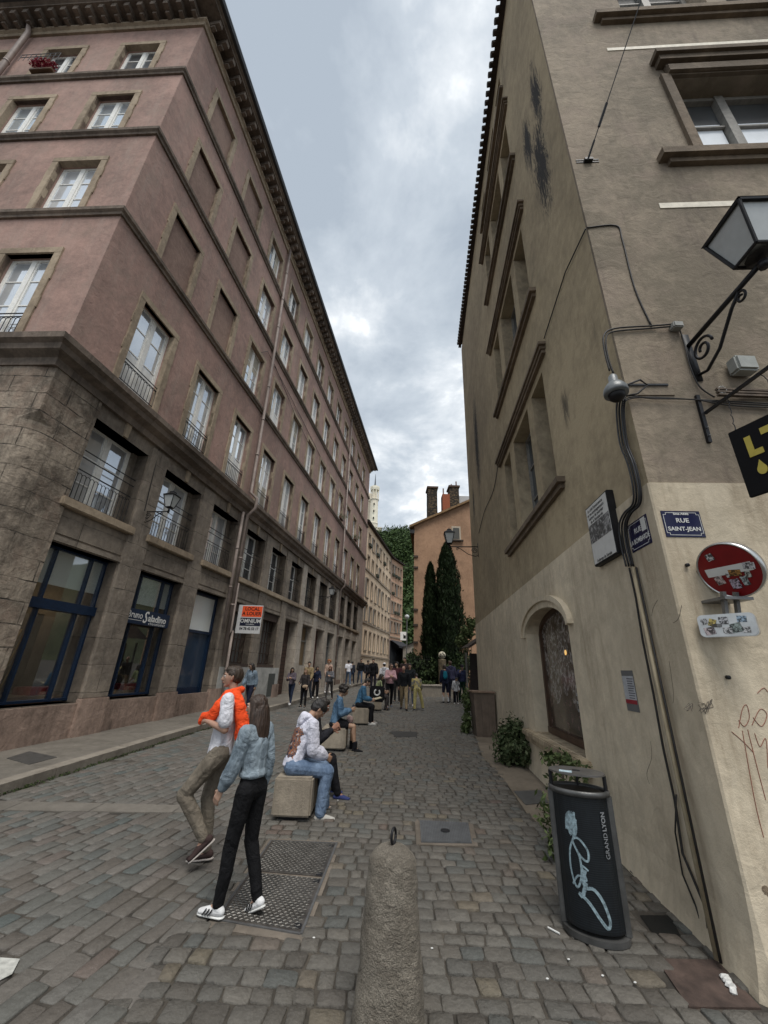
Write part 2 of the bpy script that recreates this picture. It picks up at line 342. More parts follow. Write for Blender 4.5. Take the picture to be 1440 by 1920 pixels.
# ---- walls
mb = MB(LF.M); holes = []
for k in range(NC):
    for r, (a, b) in enumerate(rows): holes.append((cs(k)+SW, cs(k)+CW-SW, a+.02, b-SW, .09 if (k < 2 and r > 0) else .27))
wall(mb, LF, L0, L1, 7.3, 20.9, holes)
mb.M = LE.M; ehol = []; ecols = [-2.42, -4.92, -7.4, -9.9]
for c in ecols:
    for r, (a, b) in enumerate(rows): ehol.append((c+SW, c+CW-SW, a+.02, b-SW, .27))
wall(mb, LE, E0, 0, 7.3, 20.9, ehol)
mb.M = LF.M; mb.add([(L1, 0, 4), (L1, -9, 4), (L1, -9, 20.9), (L1, 0, 20.9)], [(0, 1, 2, 3)]); mb.add([(L1, -9, 4), (E0*0-3.3, -9, 4), (-3.3, -9, 20.9), (L1, -9, 20.9)], [(0, 1, 2, 3)])
child(mb, 'plaster_wall', MT['pink'], B)
# blind niches' backs
# ---- stone storeys
mz = (4.52, 6.36); gd = []
def bay(k): return cs(k)-.02, cs(k)+1.6
mb = MB(LF.M); hs = []
for k in range(NC):
    a, b = bay(k); hs.append((a, b, mz[0], mz[1], .42)); hs.append((a, b, .0 if k in (2, 5, 7, 10) else (.88 if k < 3 else 1.68), 3.66, .42))
wall(mb, LF, -2.3, 8.97, .0, 7.3, [h for h in hs if h[0] < 8.9 or h[2] > 4], d=0)
o1 = child(mb, 'ashlar_wall', MT['stone'], B)
mb = MB(LF.M); wall(mb, LF, 8.97, L1, 4.3, 7.3, [h for h in hs if h[2] > 4], d=0); child(mb, 'upper_ashlar_wall', MT['stone'], B)
mb = MB(LF.M); wall(mb, LF, 8.97, L1, .2, 4.3, [h for h in hs if h[2] < 4], d=0); child(mb, 'pale_ashlar_wall', MT['pale'], B)
mb = MB(LF.M)  # rough corner: side part, chamfered edge, end part
n = 7; pts = []
prof = [(-2.3, .06), (-3.0, .06)]+[(-3.0-.41*math.sin(a), -.35+.41*math.cos(a)) for a in [PI/2*i/6 for i in range(7)]]
def ring(z, k=0): return [LF.pt(s, d+k, z) for s, d in prof]+[LE.pt(-.42, .06+k, z), LE.pt(-2.2, .06+k, z), LE.pt(E0, .06+k, z)]
zs = [0+i*.18 for i in range(39)]; zs[-1] = 6.86; rings = []
for i, z in enumerate(zs):
    rr = ring(z)
    if z > 5.75: rr = [LF.pt(-2.3, .06, z), LF.pt(-3.0, .06, z)]+[LF.pt(-3.35, .06, z)]*7+[LE.pt(-.42, .06, z), LE.pt(-2.2, .06, z), LE.pt(E0, .06, z)]
    rings += [v for v in rr]
m_ = len(prof)+3
for i in range(len(zs)-1):
    for j in range(m_-1): mb.f.append((i*m_+j, i*m_+j+1, (i+1)*m_+j+1, (i+1)*m_+j))
mb.v += [tuple(v) for v in rings]
child(mb, 'corner_stonework', MT['rough'], B)
# pilasters, panels, sills, keystones
for k in range(NC):
    a, b = bay(k)
    if k < NC:
        p0, p1 = b+.03, (cs(k+1)-.05 if k < NC-1 else L1-.02)
        pm = MT['pale'] if k >= 5 else MT['stone']
        mb = MB(LF.M); mb.box(p0, p1, -.02, .07, .95, 4.32); mb.box(p0+.02, p1-.02, -.02, .05, 4.325, 6.62); pl_ = child(mb, 'pilaster', pm, B); mb = MB(LF.M); mb.bbox(p0-.04, p1+.04, -.02, .11, .1, .94, .012); child(mb, 'pilaster_base', MT['plinth'] if k < 5 else pm, pl_)
    mb = MB(LF.M); mb.box(a-.03, b+.03, -.1, .02, 3.83, 4.29); mb.box(a-.03, b+.03, -.08, .045, 3.68, 3.78)
    child(mb, 'spandrel_panel', MT['pale'] if k >= 6 else MT['stone'], B)
    mb = MB(LF.M); mb.bbox(a-.12, b+.12 if k < 3 else cs(k+1)-.05, -.3, .13, 4.33, 4.51, .02); child(mb, 'window_sill', MT['trim'], B)
    mb = MB(LF.M); sm = (a+b)/2; mb.add([(sm-.05, 0, 6.37), (sm+.05, 0, 6.37), (sm+.08, 0, 6.8), (sm-.08, 0, 6.8), (sm-.05, .05, 6.37), (sm+.05, .05, 6.37), (sm+.08, .06, 6.8), (sm-.08, .06, 6.8)], [(4, 5, 6, 7), (0, 1, 5, 4), (0, 4, 7, 3), (1, 2, 6, 5), (3, 7, 6, 2)])
    child(mb, 'keystone', MT['trim'], B)
# horizontal mouldings sweep round the corner
def sweep(name, prof, mat, ret=True):
    """prof = [(d,z)...] outline of a moulding carried along both facades"""
    vs = []; m = len(prof); dc = LE.n
    for (d, z) in prof: vs.append(LF.pt(L1+ (d if d > 0 else 0), d, z))
    # mitre at the corner
    for (d, z) in prof:
        X = LF.P + LF.n*d; Y = LE.P + LE.n*d
        den = LF.u.x*LE.u.y-LF.u.y*LE.u.x; t = ((Y.x-X.x)*LE.u.y-(Y.y-X.y)*LE.u.x)/den
        q = X + LF.u*t; vs.append(Vector((q.x, q.y, z)))
    for (d, z) in prof: vs.append(LE.pt(E0, d, z))
    mb = MB(); fs = []
    for i in range(2):
        for j in range(m): fs.append((i*m+j, i*m+(j+1) % m, (i+1)*m+(j+1) % m, (i+1)*m+j))
    fs += [tuple(range(m)), tuple(range(3*m-1, 2*m-1, -1))]
    mb.add(vs, fs); return child(mb, name, mat, B)
sweep('main_cornice', [(-.05, 6.7), (.09, 6.7), (.1, 6.86), (.24, 6.95), (.26, 7.06), (.34, 7.12), (.35, 7.24), (.2, 7.32), (.1, 7.36), (.1, 7.42), (-.05, 7.46)], MT['band'])
for z in (11.09, 14.31, 17.37): sweep('string_course', [(-.05, z), (.05, z), (.06, z+.06), (.11, z+.1), (.12, z+.18), (.05, z+.22), (-.05, z+.23)], MT['band'])
sweep('frieze_moulding', [(-.05, 20.3), (.06, 20.3), (.08, 20.42), (.14, 20.46), (.14, 20.54), (-.05, 20.56)], MT['trim'])
sweep('eaves_soffit', [(-.05, 20.78), (.5, 20.78), (.5, 20.86), (.58, 20.9), (.6, 21.02), (-.05, 21.1)], MT['band'])
sweep('gutter', [(.58, 20.9), (.68, 20.9), (.72, 21.0), (.7, 21.1), (.58, 21.1)], MT['roofd'])
sweep('roof', [(.66, 21.08), (.66, 21.12), (-5.0, 23.0), (-5.0, 22.9)], MT['tile'])
mb = MB(LF.M)
s = -3.3
while s < L1: mb.box(s, s+.16, .0, .46, 20.57, 20.78); mb.box(s+.02, s+.14, .0, .3, 20.47, 20.58); s += .42
mb.M = LE.M; s = -.3
while s > E0: mb.box(s, s+.16, .0, .46, 20.57, 20.78); mb.box(s+.02, s+.14, .0, .3, 20.47, 20.58); s -= .42
child(mb, 'eaves_brackets', MT['band'], B)
# ---- window kit (local: x along facade, y INTO the wall, z up from the opening's bottom)
def surround_mesh(h, sill=False):
    mb = MB(); j = .012
    mb.box(0, SW, -.035, .1, 0, h-SW); mb.box(CW-SW, CW, -.035, .1, 0, h-SW); mb.box(-.0, CW, -.04, .1, h-SW, h)
    for z in (h*.3, h*.62): mb.box(-.02, SW+.003, -.032, .08, z, z+.3); mb.box(CW-SW-.003, CW+.02, -.032, .08, z, z+.3)
    return mesh_of(mb, 'window_surround', MT['trim'])
def frame_mesh(wd, h, bars, x0, yd=.2, mat=None, fw=.055, openleaf=False):
    mb = MB(); x1 = x0+wd; xm = (x0+x1)/2
    mb.box(x0, x0+fw, yd, yd+.06, 0, h); mb.box(x1-fw, x1, yd, yd+.06, 0, h); mb.box(x0+fw, x1-fw, yd, yd+.06, h-fw, h); mb.box(x0+fw, x1-fw, yd, yd+.06, 0, fw*1.3)
    mb.box(xm-.06, xm+.06, yd-.018, yd+.05, fw*1.3, h-fw)
    for side in (0, 1):
        a = x0+fw if side == 0 else xm+.06; b = xm-.06 if side == 0 else x1-fw
        mb.box(a, a+.035, yd+.006, yd+.045, fw*1.3, h-fw); mb.box(b-.035, b, yd+.006, yd+.045, fw*1.3, h-fw)
        for z in bars: mb.box(a+.035, b-.035, yd+.01, yd+.035, h*z-.014, h*z+.014)
    return mesh_of(mb, 'window', mat or MT['white'])
def pane_mesh(wd, h, x0, yd, mat): mb = MB(); mb.box(x0+.02, x0+wd-.02, yd+.025, yd+.035, .02, h-.02); return mesh_of(mb, 'pane', mat)
def rail_mesh(wd, x0, h, y=.03, top=1.0):
    mb = MB(); n = max(6, int(wd/.1)); 
    for z in ((h*top, h*top*.86) if top == 1 else (h, h*.86, h*.62)): mb.box(x0, x0+wd, y-.009, y+.009, z-.009, z+.009)
    mb.box(x0, x0+wd, y-.008, y+.008, .06, .078)
    for i in range(n+1):
        x = x0+wd*i/n; hz = h*(.82 if top == 1 else .56)
        mb.tube([(x, y, .05), (x, y, hz-.05)], .0075, 5)
        if i < n:   # little arches between the bars
            w = wd/n; mb.tube([(x+w/2-w/2*math.cos(a), y, hz-.05+w*.5*math.sin(a)) for a in [PI*j/5 for j in range(6)]], .007, 4)
    return mesh_of(mb, 'balcony_railing', MT['iron'])
wd = CW-2*SW
kits = []
for r, (a, b) in enumerate(rows):
    h = b-a; oh = h-SW-.02
    kits.append((surround_mesh(h), frame_mesh(wd, oh, (.42, .72) if r == 0 else (.36, .68), SW, yd=.14), pane_mesh(wd, oh, SW, .14, MT['pane']), pane_mesh(wd, oh, SW, .14, MT['paneblue']), pane_mesh(wd, oh, SW, .14, MT['panedark'])))
rail0 = rail_mesh(wd, SW, .62)
def put_window(fr, s, z, kit, pane, rail=None, parent=B, surround=True):
    inv = WM[parent.name].inverted()
    wdw = local_empty_mesh('window', kit[1], parent, inv @ fr.R(s, 0, z+.02))
    local_empty_mesh('pane', pane, wdw, I4)
    if surround: local_empty_mesh('window_surround', kit[0], wdw, Matrix.Translation((0, 0, -.02)))
    if rail: local_empty_mesh('balcony_railing', rail, wdw, I4)
    return wdw
random.seed(3)
CUR1 = plain('net_curtain', (.72, .72, .7), .8, .08, scale=8); CUR2 = plain('beige_curtain', (.4, .36, .29), .8, .15, scale=8)
for k in range(NC):
    for r in range(4):
        if k < 2 and r > 0:
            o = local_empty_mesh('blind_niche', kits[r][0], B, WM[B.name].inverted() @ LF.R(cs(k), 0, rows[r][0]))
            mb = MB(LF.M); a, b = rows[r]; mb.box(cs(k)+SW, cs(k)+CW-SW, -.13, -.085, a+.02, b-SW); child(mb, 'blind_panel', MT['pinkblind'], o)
            continue
        p = random.choice([2, 2, 3]) if r < 3 else random.choice([2, 4, 4])
        wn_ = put_window(LF, cs(k), rows[r][0], kits[r], kits[r][p], rail0 if r == 0 else None)
        rr_ = random.random(); oh_ = rows[r][1]-rows[r][0]-SW-.02
        if rr_ < .62:
            mb = MB(); c0_, c1_, z0_, z1_ = ((SW+.06, SW+.34, .08, oh_-.06), (SW+wd-.36, SW+wd-.06, .08, oh_-.06), (SW+.08, SW+wd-.08, oh_*.55, oh_-.06), (SW+.08, SW+wd-.08, .08, oh_*.4))[int(rr_*100) % 4]
            n_ = 8; mb.add([(c0_+(c1_-c0_)*i/n_, .158+.005*(i % 2), z) for z in (z0_, z1_) for i in range(n_+1)], [(i, i+1, n_+2+i, n_+1+i) for i in range(n_)]); local_empty_mesh('curtain', mesh_of(mb, 'curtain', (CUR1, CUR2)[int(rr_*1000) % 2]), wn_, I4)
for ci, c in enumerate(ecols[:3]):
    for r in range(4): put_window(LE, c, rows[r][0], kits[r], kits[r][(2, 2, 3, 4)[r]], rail0 if r == 0 else None)
# mezzanine windows
mh = mz[1]-mz[0]
for k in range(NC):
    a, b = bay(k); w_ = b-a
    f = frame_mesh(w_-.3, mh, (.3, .62), .15, yd=.36, mat=MT['white'] if k < 6 else MT['cwood']); pn = pane_mesh(w_-.3, mh, .15, .36, MT['pane'] if k < 3 else MT['panedark'])
    wdw = local_empty_mesh('window', f, B, WM[B.name].inverted() @ LF.R(a, 0, mz[0]))
    local_empty_mesh('pane', pn, wdw, I4); rl = rail_mesh(w_-.12, .06, 1.12, y=.1, top=2); local_empty_mesh('balcony_railing', rl, wdw, I4)
    
    for q0, q1 in ((a, a+.15), (b-.15, b)): mb = MB(LF.M); mb.box(q0, q1, -.4, -.3, mz[0], mz[1]); child(mb, 'jamb', MT['stone'], wdw)
# ---- shopfronts
def bars(mb, s0, s1, z0, z1, verts, hors, t=.05, d0=-.3, d1=-.22):
    for s in verts: mb.box(s-t/2, s+t/2, d0, d1, z0, z1)
    for z in hors: mb.box(s0, s1, d0-.005, d1+.005, z-t/2, z+t/2)
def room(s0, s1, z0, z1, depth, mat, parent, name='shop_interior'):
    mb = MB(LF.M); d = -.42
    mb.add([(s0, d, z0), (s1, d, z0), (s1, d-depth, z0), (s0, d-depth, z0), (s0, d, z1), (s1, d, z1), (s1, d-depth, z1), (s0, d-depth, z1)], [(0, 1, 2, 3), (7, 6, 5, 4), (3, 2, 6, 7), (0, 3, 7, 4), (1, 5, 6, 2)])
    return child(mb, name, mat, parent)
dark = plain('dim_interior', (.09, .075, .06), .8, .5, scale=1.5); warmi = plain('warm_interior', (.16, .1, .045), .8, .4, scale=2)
for k in (0, 1):
    a, b = bay(k); sw = child((lambda m: (bars(m, a, b, .9, 3.66, [a+.025, b-.025, a+.42, b-.38], [.93, 3.63], .042), m)[1])(MB(LF.M)), 'shop_window', MT['blue'], B)
    mb = MB(LF.M); mb.box(a, b, -.33, -.16, 2.5, 2.68 if k == 0 else 2.6); child(mb, 'transom', MT['blue'], sw)
    mb = MB(LF.M); mb.box(a, b, -.275, -.27, .95, 3.6); child(mb, 'pane', MT['clear'], sw)
    mb = MB(LF.M); mb.box(a, b, -.32, -.3, 2.96, 3.66); child(mb, 'frosted_panel', MT['frost'], sw)
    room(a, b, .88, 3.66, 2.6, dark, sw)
    mb = MB(LF.M); mb.box(a+.02, b-.02, -1.1, -.36, .88, 1.0); child(mb, 'display_shelf', MT['wood'], sw)
    mb = MB(LF.M)
    for q in range(8): mb.bbox(b-.55+.17*(q % 3), b-.42+.17*(q % 3), -.62-.14*(q//3), -.5-.14*(q//3), 1.0, 1.14, .01)
    child(mb, 'boxes', plain('red_box', (.22, .02, .02), .5), sw)
    mb = MB(LF.M)
    for q in range(9): mb.add([(a+.62+.11*q, -1.6, 1.0), (a+.66+.11*q, -1.6, 1.0), (a+.9+.11*q, -1.6, 2.2), (a+.86+.11*q, -1.6, 2.2)], [(0, 1, 2, 3)])
    if k == 0: child(mb, 'slatted_panel', plain('golden_slat', (.5, .33, .12), .5), sw)
    mb = MB(LF.M); mb.sph((a+.75, -1.1, 2.86), (.05, .05, .03)); mb.sph((a+1.25, -1.5, 2.86), (.05, .05, .03))
    if k == 0: child(mb, 'spotlight', emit('spotlight_glow', (1, .85, .6), 5), sw)
    mb = MB(LF.M); mb.box(a+.1, a+.5, -.9, -.8, 1.0, 2.3); mb.box(b-.4, b-.25, -1.2, -1.1, 1.0, 2.5); child(mb, 'display_stand', plain('brown_cabinet', (.04, .025, .015), .6), sw)
for k_, (ls, ld, lz, le) in enumerate(((-1.2, -1.5, 2.7, 2.6), (-.7, -2.3, 1.7, 2), (.95, -1.7, 2.6, 1.3))):
    l_ = bpy.data.lights.new('shop_spotlight', 'POINT'); l_.energy = le; l_.color = (1, .72, .42); l_.shadow_soft_size = .08; lo = bpy.data.objects.new('shop_spotlight', l_); COL.objects.link(lo); lo.location = LF.pt(ls, ld, lz)
a, b = bay(2); mb = MB(LF.M); bars(mb, a, b, .3, 3.66, [a+.04, b-.04], [2.53, 3.62], .08); mb.box(a, b, -.34, -.26, .26, 1.0); o = child(mb, 'shop_door', MT['blue'], B)
mb = MB(LF.M); mb.box(a, b, -.3, -.28, 1.0, 2.5); child(mb, 'door_panel', glass_pane('blue_tinted_glass', (.012, .035, .075), .1), o)
mb = MB(LF.M); mb.box(a, b, -.3, -.28, 2.56, 3.6); child(mb, 'pane', MT['frost'], o)
for k in (3, 4):
    a, b = bay(k); mb = MB(LF.M); bars(mb, a, b, 1.7, 3.4, [a+(b-a)*i/6 for i in range(7)], [1.72, 2.1, 2.5, 2.95, 3.38], .035, -.26, -.23); o = child(mb, 'barred_window', plain('rusty_bars', (.05, .03, .022), .7), B)
    mb = MB(LF.M); mb.box(a, b, -.4, -.36, 1.68, 3.66); child(mb, 'pane', glass_pane('milky_glass', (.13, .125, .115), .1, .2, .25), o)
    mb = MB(LF.M); mb.box(a-.05, b+.05, -.2, .03, 1.58, 1.68); mb.box(a, b, -.3, -.05, 3.38, 3.66); child(mb, 'sill_board', plain('dark_brown_board', (.06, .04, .03), .7), o)
mb = MB(LF.M); mb.box(4.25, 9.1, .02, .09, .2, 1.57); child(mb, 'grey_plinth', MT['greyp'], B)
mb = MB(LF.M); mb.box(8.1, 8.75, .09, .1, .5, 1.35); child(mb, 'cellar_hatch', plain('hatch', (.06, .065, .06), .7), B)
a, b = bay(5); mb = MB(LF.M); mb.box(a, b, -.4, -.36, .3, 3.66); o = child(mb, 'panelled_door', plain('dark_door', (.035, .018, .013), .5), B)
mb = MB(LF.M)
for i in range(14): mb.box(a+.12, b-.12, -.37, -.33, .45+.16*i, .55+.16*i)
child(mb, 'door_louvres', plain('door_louvre', (.06, .03, .022), .5), o)
for k in range(6, NC):
    a, b = bay(k)
    if k in (7, 10):
        mb = MB(LF.M); mb.box(a, b, -.4, -.36, .35, 3.66); mb.box(a+.1, (a+b)/2-.05, -.36, -.33, .5, 2.6); mb.box((a+b)/2+.05, b-.1, -.36, -.33, .5, 2.6); child(mb, 'red_door', MT['redwood'], B)
    else:
        mb = MB(LF.M); bars(mb, a, b, .4, 3.66, [a+.04, (a+b)/2, b-.04], [1.7, 2.9, 3.62], .05); o = child(mb, 'shop_window', MT['cwood'], B)
        mb = MB(LF.M); mb.box(a, b, -.3, -.28, 1.68, 3.62); child(mb, 'pane', MT['panedark'] if k != 6 else glass_pane('amber_glass', (.1, .06, .02), .08), o)
for q0, q1, q2, q3 in ((-2.28, 4.2, .1, .86), (13.5, L1, .3, .9)): mb = MB(LF.M); mb.box(q0, q1, .005, .05, q2, q3); child(mb, 'stone_plinth', MT['plinth'], B)
# graffiti scrawl on the second plinth
# ---- downpipes
def pipe(fr, pts, r, name='downpipe', mat=None, parent=B):
    mb = MB(fr.M); mb.tube(pts, r, 10)
    for i in range(len(pts)-1):
        a, b = Vector(pts[i]), Vector(pts[i+1]); n = int((b-a).length/1.9)
        for j in range(1, n+1): c = a.lerp(b, j/(n+1)); dd = (b-a).normalized()*.03; mb.tube([c-dd, c+dd], r*1.18, 10)
    return child(mb, name, mat or MT['zinc'], parent, True)
pipe(LF, [(3.92, .12, 20.5), (4.12, .12, 14), (4.2, .12, 7.6), (4.22, .4, 7.35), (4.22, .4, 6.95), (4.22, .14, 6.7), (4.28, .14, 1.9)], .06)
pipe(LF, [(3.9, .14, 6.7), (3.95, .14, 2.7)], .05); pipe(LF, [(4.55, .14, 2.7), (4.6, .14, .3)], .045)
pipe(LF, [(4.4, .14, 4.25), (4.45, .14, 2.7), (4.3, .14, 2.55)], .04)
pipe(LF, [(17.95, .12, 20.5), (18.3, .12, 7.5), (18.32, .4, 7.3), (18.32, .4, 6.95), (18.34, .14, 6.7), (18.5, .14, .5)], .055)
pipe(LE, [(-5.75, .2, 20.6), (-5.7, .13, 20.2), (-5.6, .13, 7.5)], .07)
# cables on the facade
mb = MB(LF.M); mb.tube([(-.5+i*1.0, .03, 13.9-.012*i*i*.3+(.02 if i % 2 else 0)) for i in range(5, 20)], .012, 5); mb.tube([(3.3, .03, 13.45), (3.7, .04, 13.9), (4.6, .04, 13.85), (7.5, .04, 13.2), (9.7, .04, 12.95)], .012, 5); mb.tube([(-.45, .03, 6.7), (-.42, .08, 5.0)], .012, 5)
child(mb, 'facade_cable', MT['cable'], B)
# flower boxes
def leafclump(mb, c, r, n, size, rng=random, flat=1.0):
    for _ in range(n):
        while True:
            v = Vector((rng.uniform(-1, 1), rng.uniform(-1, 1), rng.uniform(-1, 1)))
            if v.length < 1: break
        p = Vector(c)+Vector((v.x*r[0], v.y*r[1], v.z*r[2])); a = Vector((rng.uniform(-1, 1), rng.uniform(-1, 1), rng.uniform(-1, 1)*flat)).normalized()
        b = a.orthogonal().normalized(); b = (Matrix.Rotation(rng.uniform(0, 6.28), 3, a) @ b); cc = a.cross(b); s_ = size*rng.uniform(.6, 1.3)
        mb.add([p-b*s_, p+cc*s_*.45, p+b*s_, p-cc*s_*.45], [(0, 1, 2, 3)], I4)
redf = plain('crimson_petals', (.25, .01, .03), .7, .5, scale=30); grn = plain('green_leaves', (.05, .09, .025), .6, .5, scale=20)
t = thing('flower_box', LE.R(-4.35, .15, 17.66), 'window box of deep red flowers on the top floor of the pink end wall', 'flower box')
mb = MB(LE.M); mb.bbox(-4.65, -3.95, .06, .18, 17.66, 17.76, .01); child(mb, 'trough', MT['wood'], t)
mb = MB(); leafclump(mb, LE.pt(-4.3, .16, 17.95), (.42, .15, .18), 480, .045); child(mb, 'blossom', redf, t)
mb = MB(LE.M); mb.tube([(-4.8, .36, 18.0), (-3.6, .36, 18.0)], .01, 5); mb.tube([(-4.8, .36, 17.85), (-3.6, .36, 17.85)], .01, 5)
for i in range(9): mb.tube([(-4.8+.15*i, .36, 17.66), (-4.8+.15*i, .36, 18.0)], .007, 4)
child(mb, 'guard_rail', MT['grey'], t)
for k, r, lab in ((8, 1, 'small planter of greenery on a second-floor sill on the middle of the pink facade'), (10, 1, 'small planter of greenery on a second-floor sill near the far end of the pink building')):
    t = thing('window_planter', LF.R(cs(k)+.3, .1, rows[r][0]), lab, 'planter', 'planters on the pink facade'); mb = MB(LF.M); mb.bbox(cs(k)+.3, cs(k)+1.1, .08, .25, rows[r][0], rows[r][0]+.16, .01); child(mb, 'trough', MT['wood'], t)
    mb = MB(); leafclump(mb, LF.pt(cs(k)+.7, .2, rows[r][0]+.25), (.4, .4, .18), 120, .05); child(mb, 'foliage', grn, t)
# ================================================================ ground, cobbled street, pavement
def kerbx(y):
    P = [(-6, -4.95), (2, -4.72), (5.73, -4.51), (10.15, -4.16), (13.76, -3.6), (20.53, -2.62), (29.05, -1.45), (36.5, -.35), (52, 2.2), (60, 4)]
    return float(np.interp(y, [p[0] for p in P], [p[1] for p in P]))
m, nt_, b_ = newmat('joint_dirt'); t_ = NT(nt_); p_ = t_.pos()
t_.l(t_.mix(t_.fr(t_.noise(p_, 6, 5), .35, .65), (.03, .026, .021), (.075, .064, .05)), b_.inputs['Base Color']); b_.inputs['Roughness'].default_value = .95
t_.l(t_.bump(t_.noise(p_, 60, 5), .5, .02), b_.inputs['Normal']); MT['dirt'] = m
def sett_mat(name, stops, bump=.6):
    m, nt, b = newmat(name); t = NT(nt); p = t.pos(); g = nt.nodes.new('ShaderNodeNewGeometry'); ri = g.outputs['Random Per Island']
    c = t.ramp(ri, stops); f = t.noise(p, 30, 6, .7); c = t.mix(t.fr(f, .3, .7), t.mix(.42, c, (.03, .027, .023)), c)
    big = t.fr(t.noise(p, .7, 5, .6), .3, .7); c = t.mix(t.m('MULTIPLY', big, .3), c, (.055, .05, .042))
    sp = t.fr(t.noise(p, 240, 2, .5), .6, .72); c = t.mix(t.m('MULTIPLY', sp, .25), c, (.3, .29, .27))
    t.l(c, b.inputs['Base Color']); b.inputs['Specular IOR Level'].default_value = .35
    t.l(t.fr(t.noise(p, 20, 4), .2, .8), b.inputs['Roughness']); rr = t.n('ShaderNodeMapRange'); t.l(t.noise(p, 20, 4), rr.inputs[0]); rr.inputs[3].default_value = .4; rr.inputs[4].default_value = .78; t.l(rr.outputs[0], b.inputs['Roughness'])
    h = t.m('ADD', t.m('MULTIPLY', t.noise(p, 45, 6, .7), 1.0), t.m('MULTIPLY', t.noise(p, 14, 3), .9)); t.l(t.bump(h, bump, .02), b.inputs['Normal']); return m
MT['sett'] = sett_mat('street_setts', [(0, (.1, .09, .077)), (.25, (.155, .142, .122)), (.5, (.13, .124, .11)), (.7, (.18, .166, .143)), (.84, (.112, .12, .113)), (.93, (.165, .138, .115)), (.985, (.19, .165, .12)), (1, (.135, .098, .086))], .8)
MT['sett2'] = sett_mat('plaza_setts', [(0, (.118, .104, .089)), (.3, (.155, .141, .124)), (.55, (.126, .130, .118)), (.75, (.174, .155, .137)), (.88, (.096, .115, .111)), (1, (.155, .122, .104))], .45)
# one sheet to the horizon
mb = MB(); ys = [-60, 0, 60, 400]; zs_ = [-60*SLOPE, 0, 60*SLOPE, 60*SLOPE]; vs = []
for y, z in zip(ys, zs_): vs += [(-200, y, z), (200, y, z)]
mb.add(vs, [(0, 1, 3, 2), (2, 3, 5, 4), (4, 5, 7, 6)]); tag(mb.build('ground', MT['dirt']), kind='structure')
def inpoly(x, y, poly):
    c = False; j = len(poly)-1
    for i in range(len(poly)):
        xi, yi = poly[i]; xj, yj = poly[j]
        if (yi > y) != (yj > y) and x < (xj-xi)*(y-yi)/(yj-yi)+xi: c = not c
        j = i
    return c
def P2(px, py): g = G(px, py); return (g.x, g.y)
COV1 = [P2(508, 1578), P2(632, 1583), P2(565, 1756), P2(404, 1728)]; COV2 = [P2(785, 1540), P2(880, 1545), P2(887, 1584), P2(788, 1582)]
def grow(poly, k):
    cx = sum(p[0] for p in poly)/len(poly); cy = sum(p[1] for p in poly)/len(poly); out = []
    for x, y in poly: d = math.hypot(x-cx, y-cy); out.append((x+(x-cx)/d*k, y+(y-cy)/d*k))
    return out
COV3 = [P2(1228, 1800), P2(1345, 1802), P2(1432, 1895), P2(1290, 1893)]; HOLE = [P2(1200, 1718), P2(1258, 1718), P2(1276, 1756), P2(1228, 1758)]
DRN = [P2(730, 1372), P2(782, 1373), P2(783, 1383), P2(740, 1383)]
STRIP = [P2(890, 1378), P2(935, 1372), P2(1110, 1575), P2(1075, 1600), P2(990, 1530), P2(950, 1470), P2(905, 1420)]
HOLES = [grow(COV1, .07), grow(COV2, .05), COV3, HOLE, DRN, STRIP]
def wallx(y):
    if y < 2.9: return 9
    if y < 14.25: return 2.22+(y-2.95)*.1016
    return 14
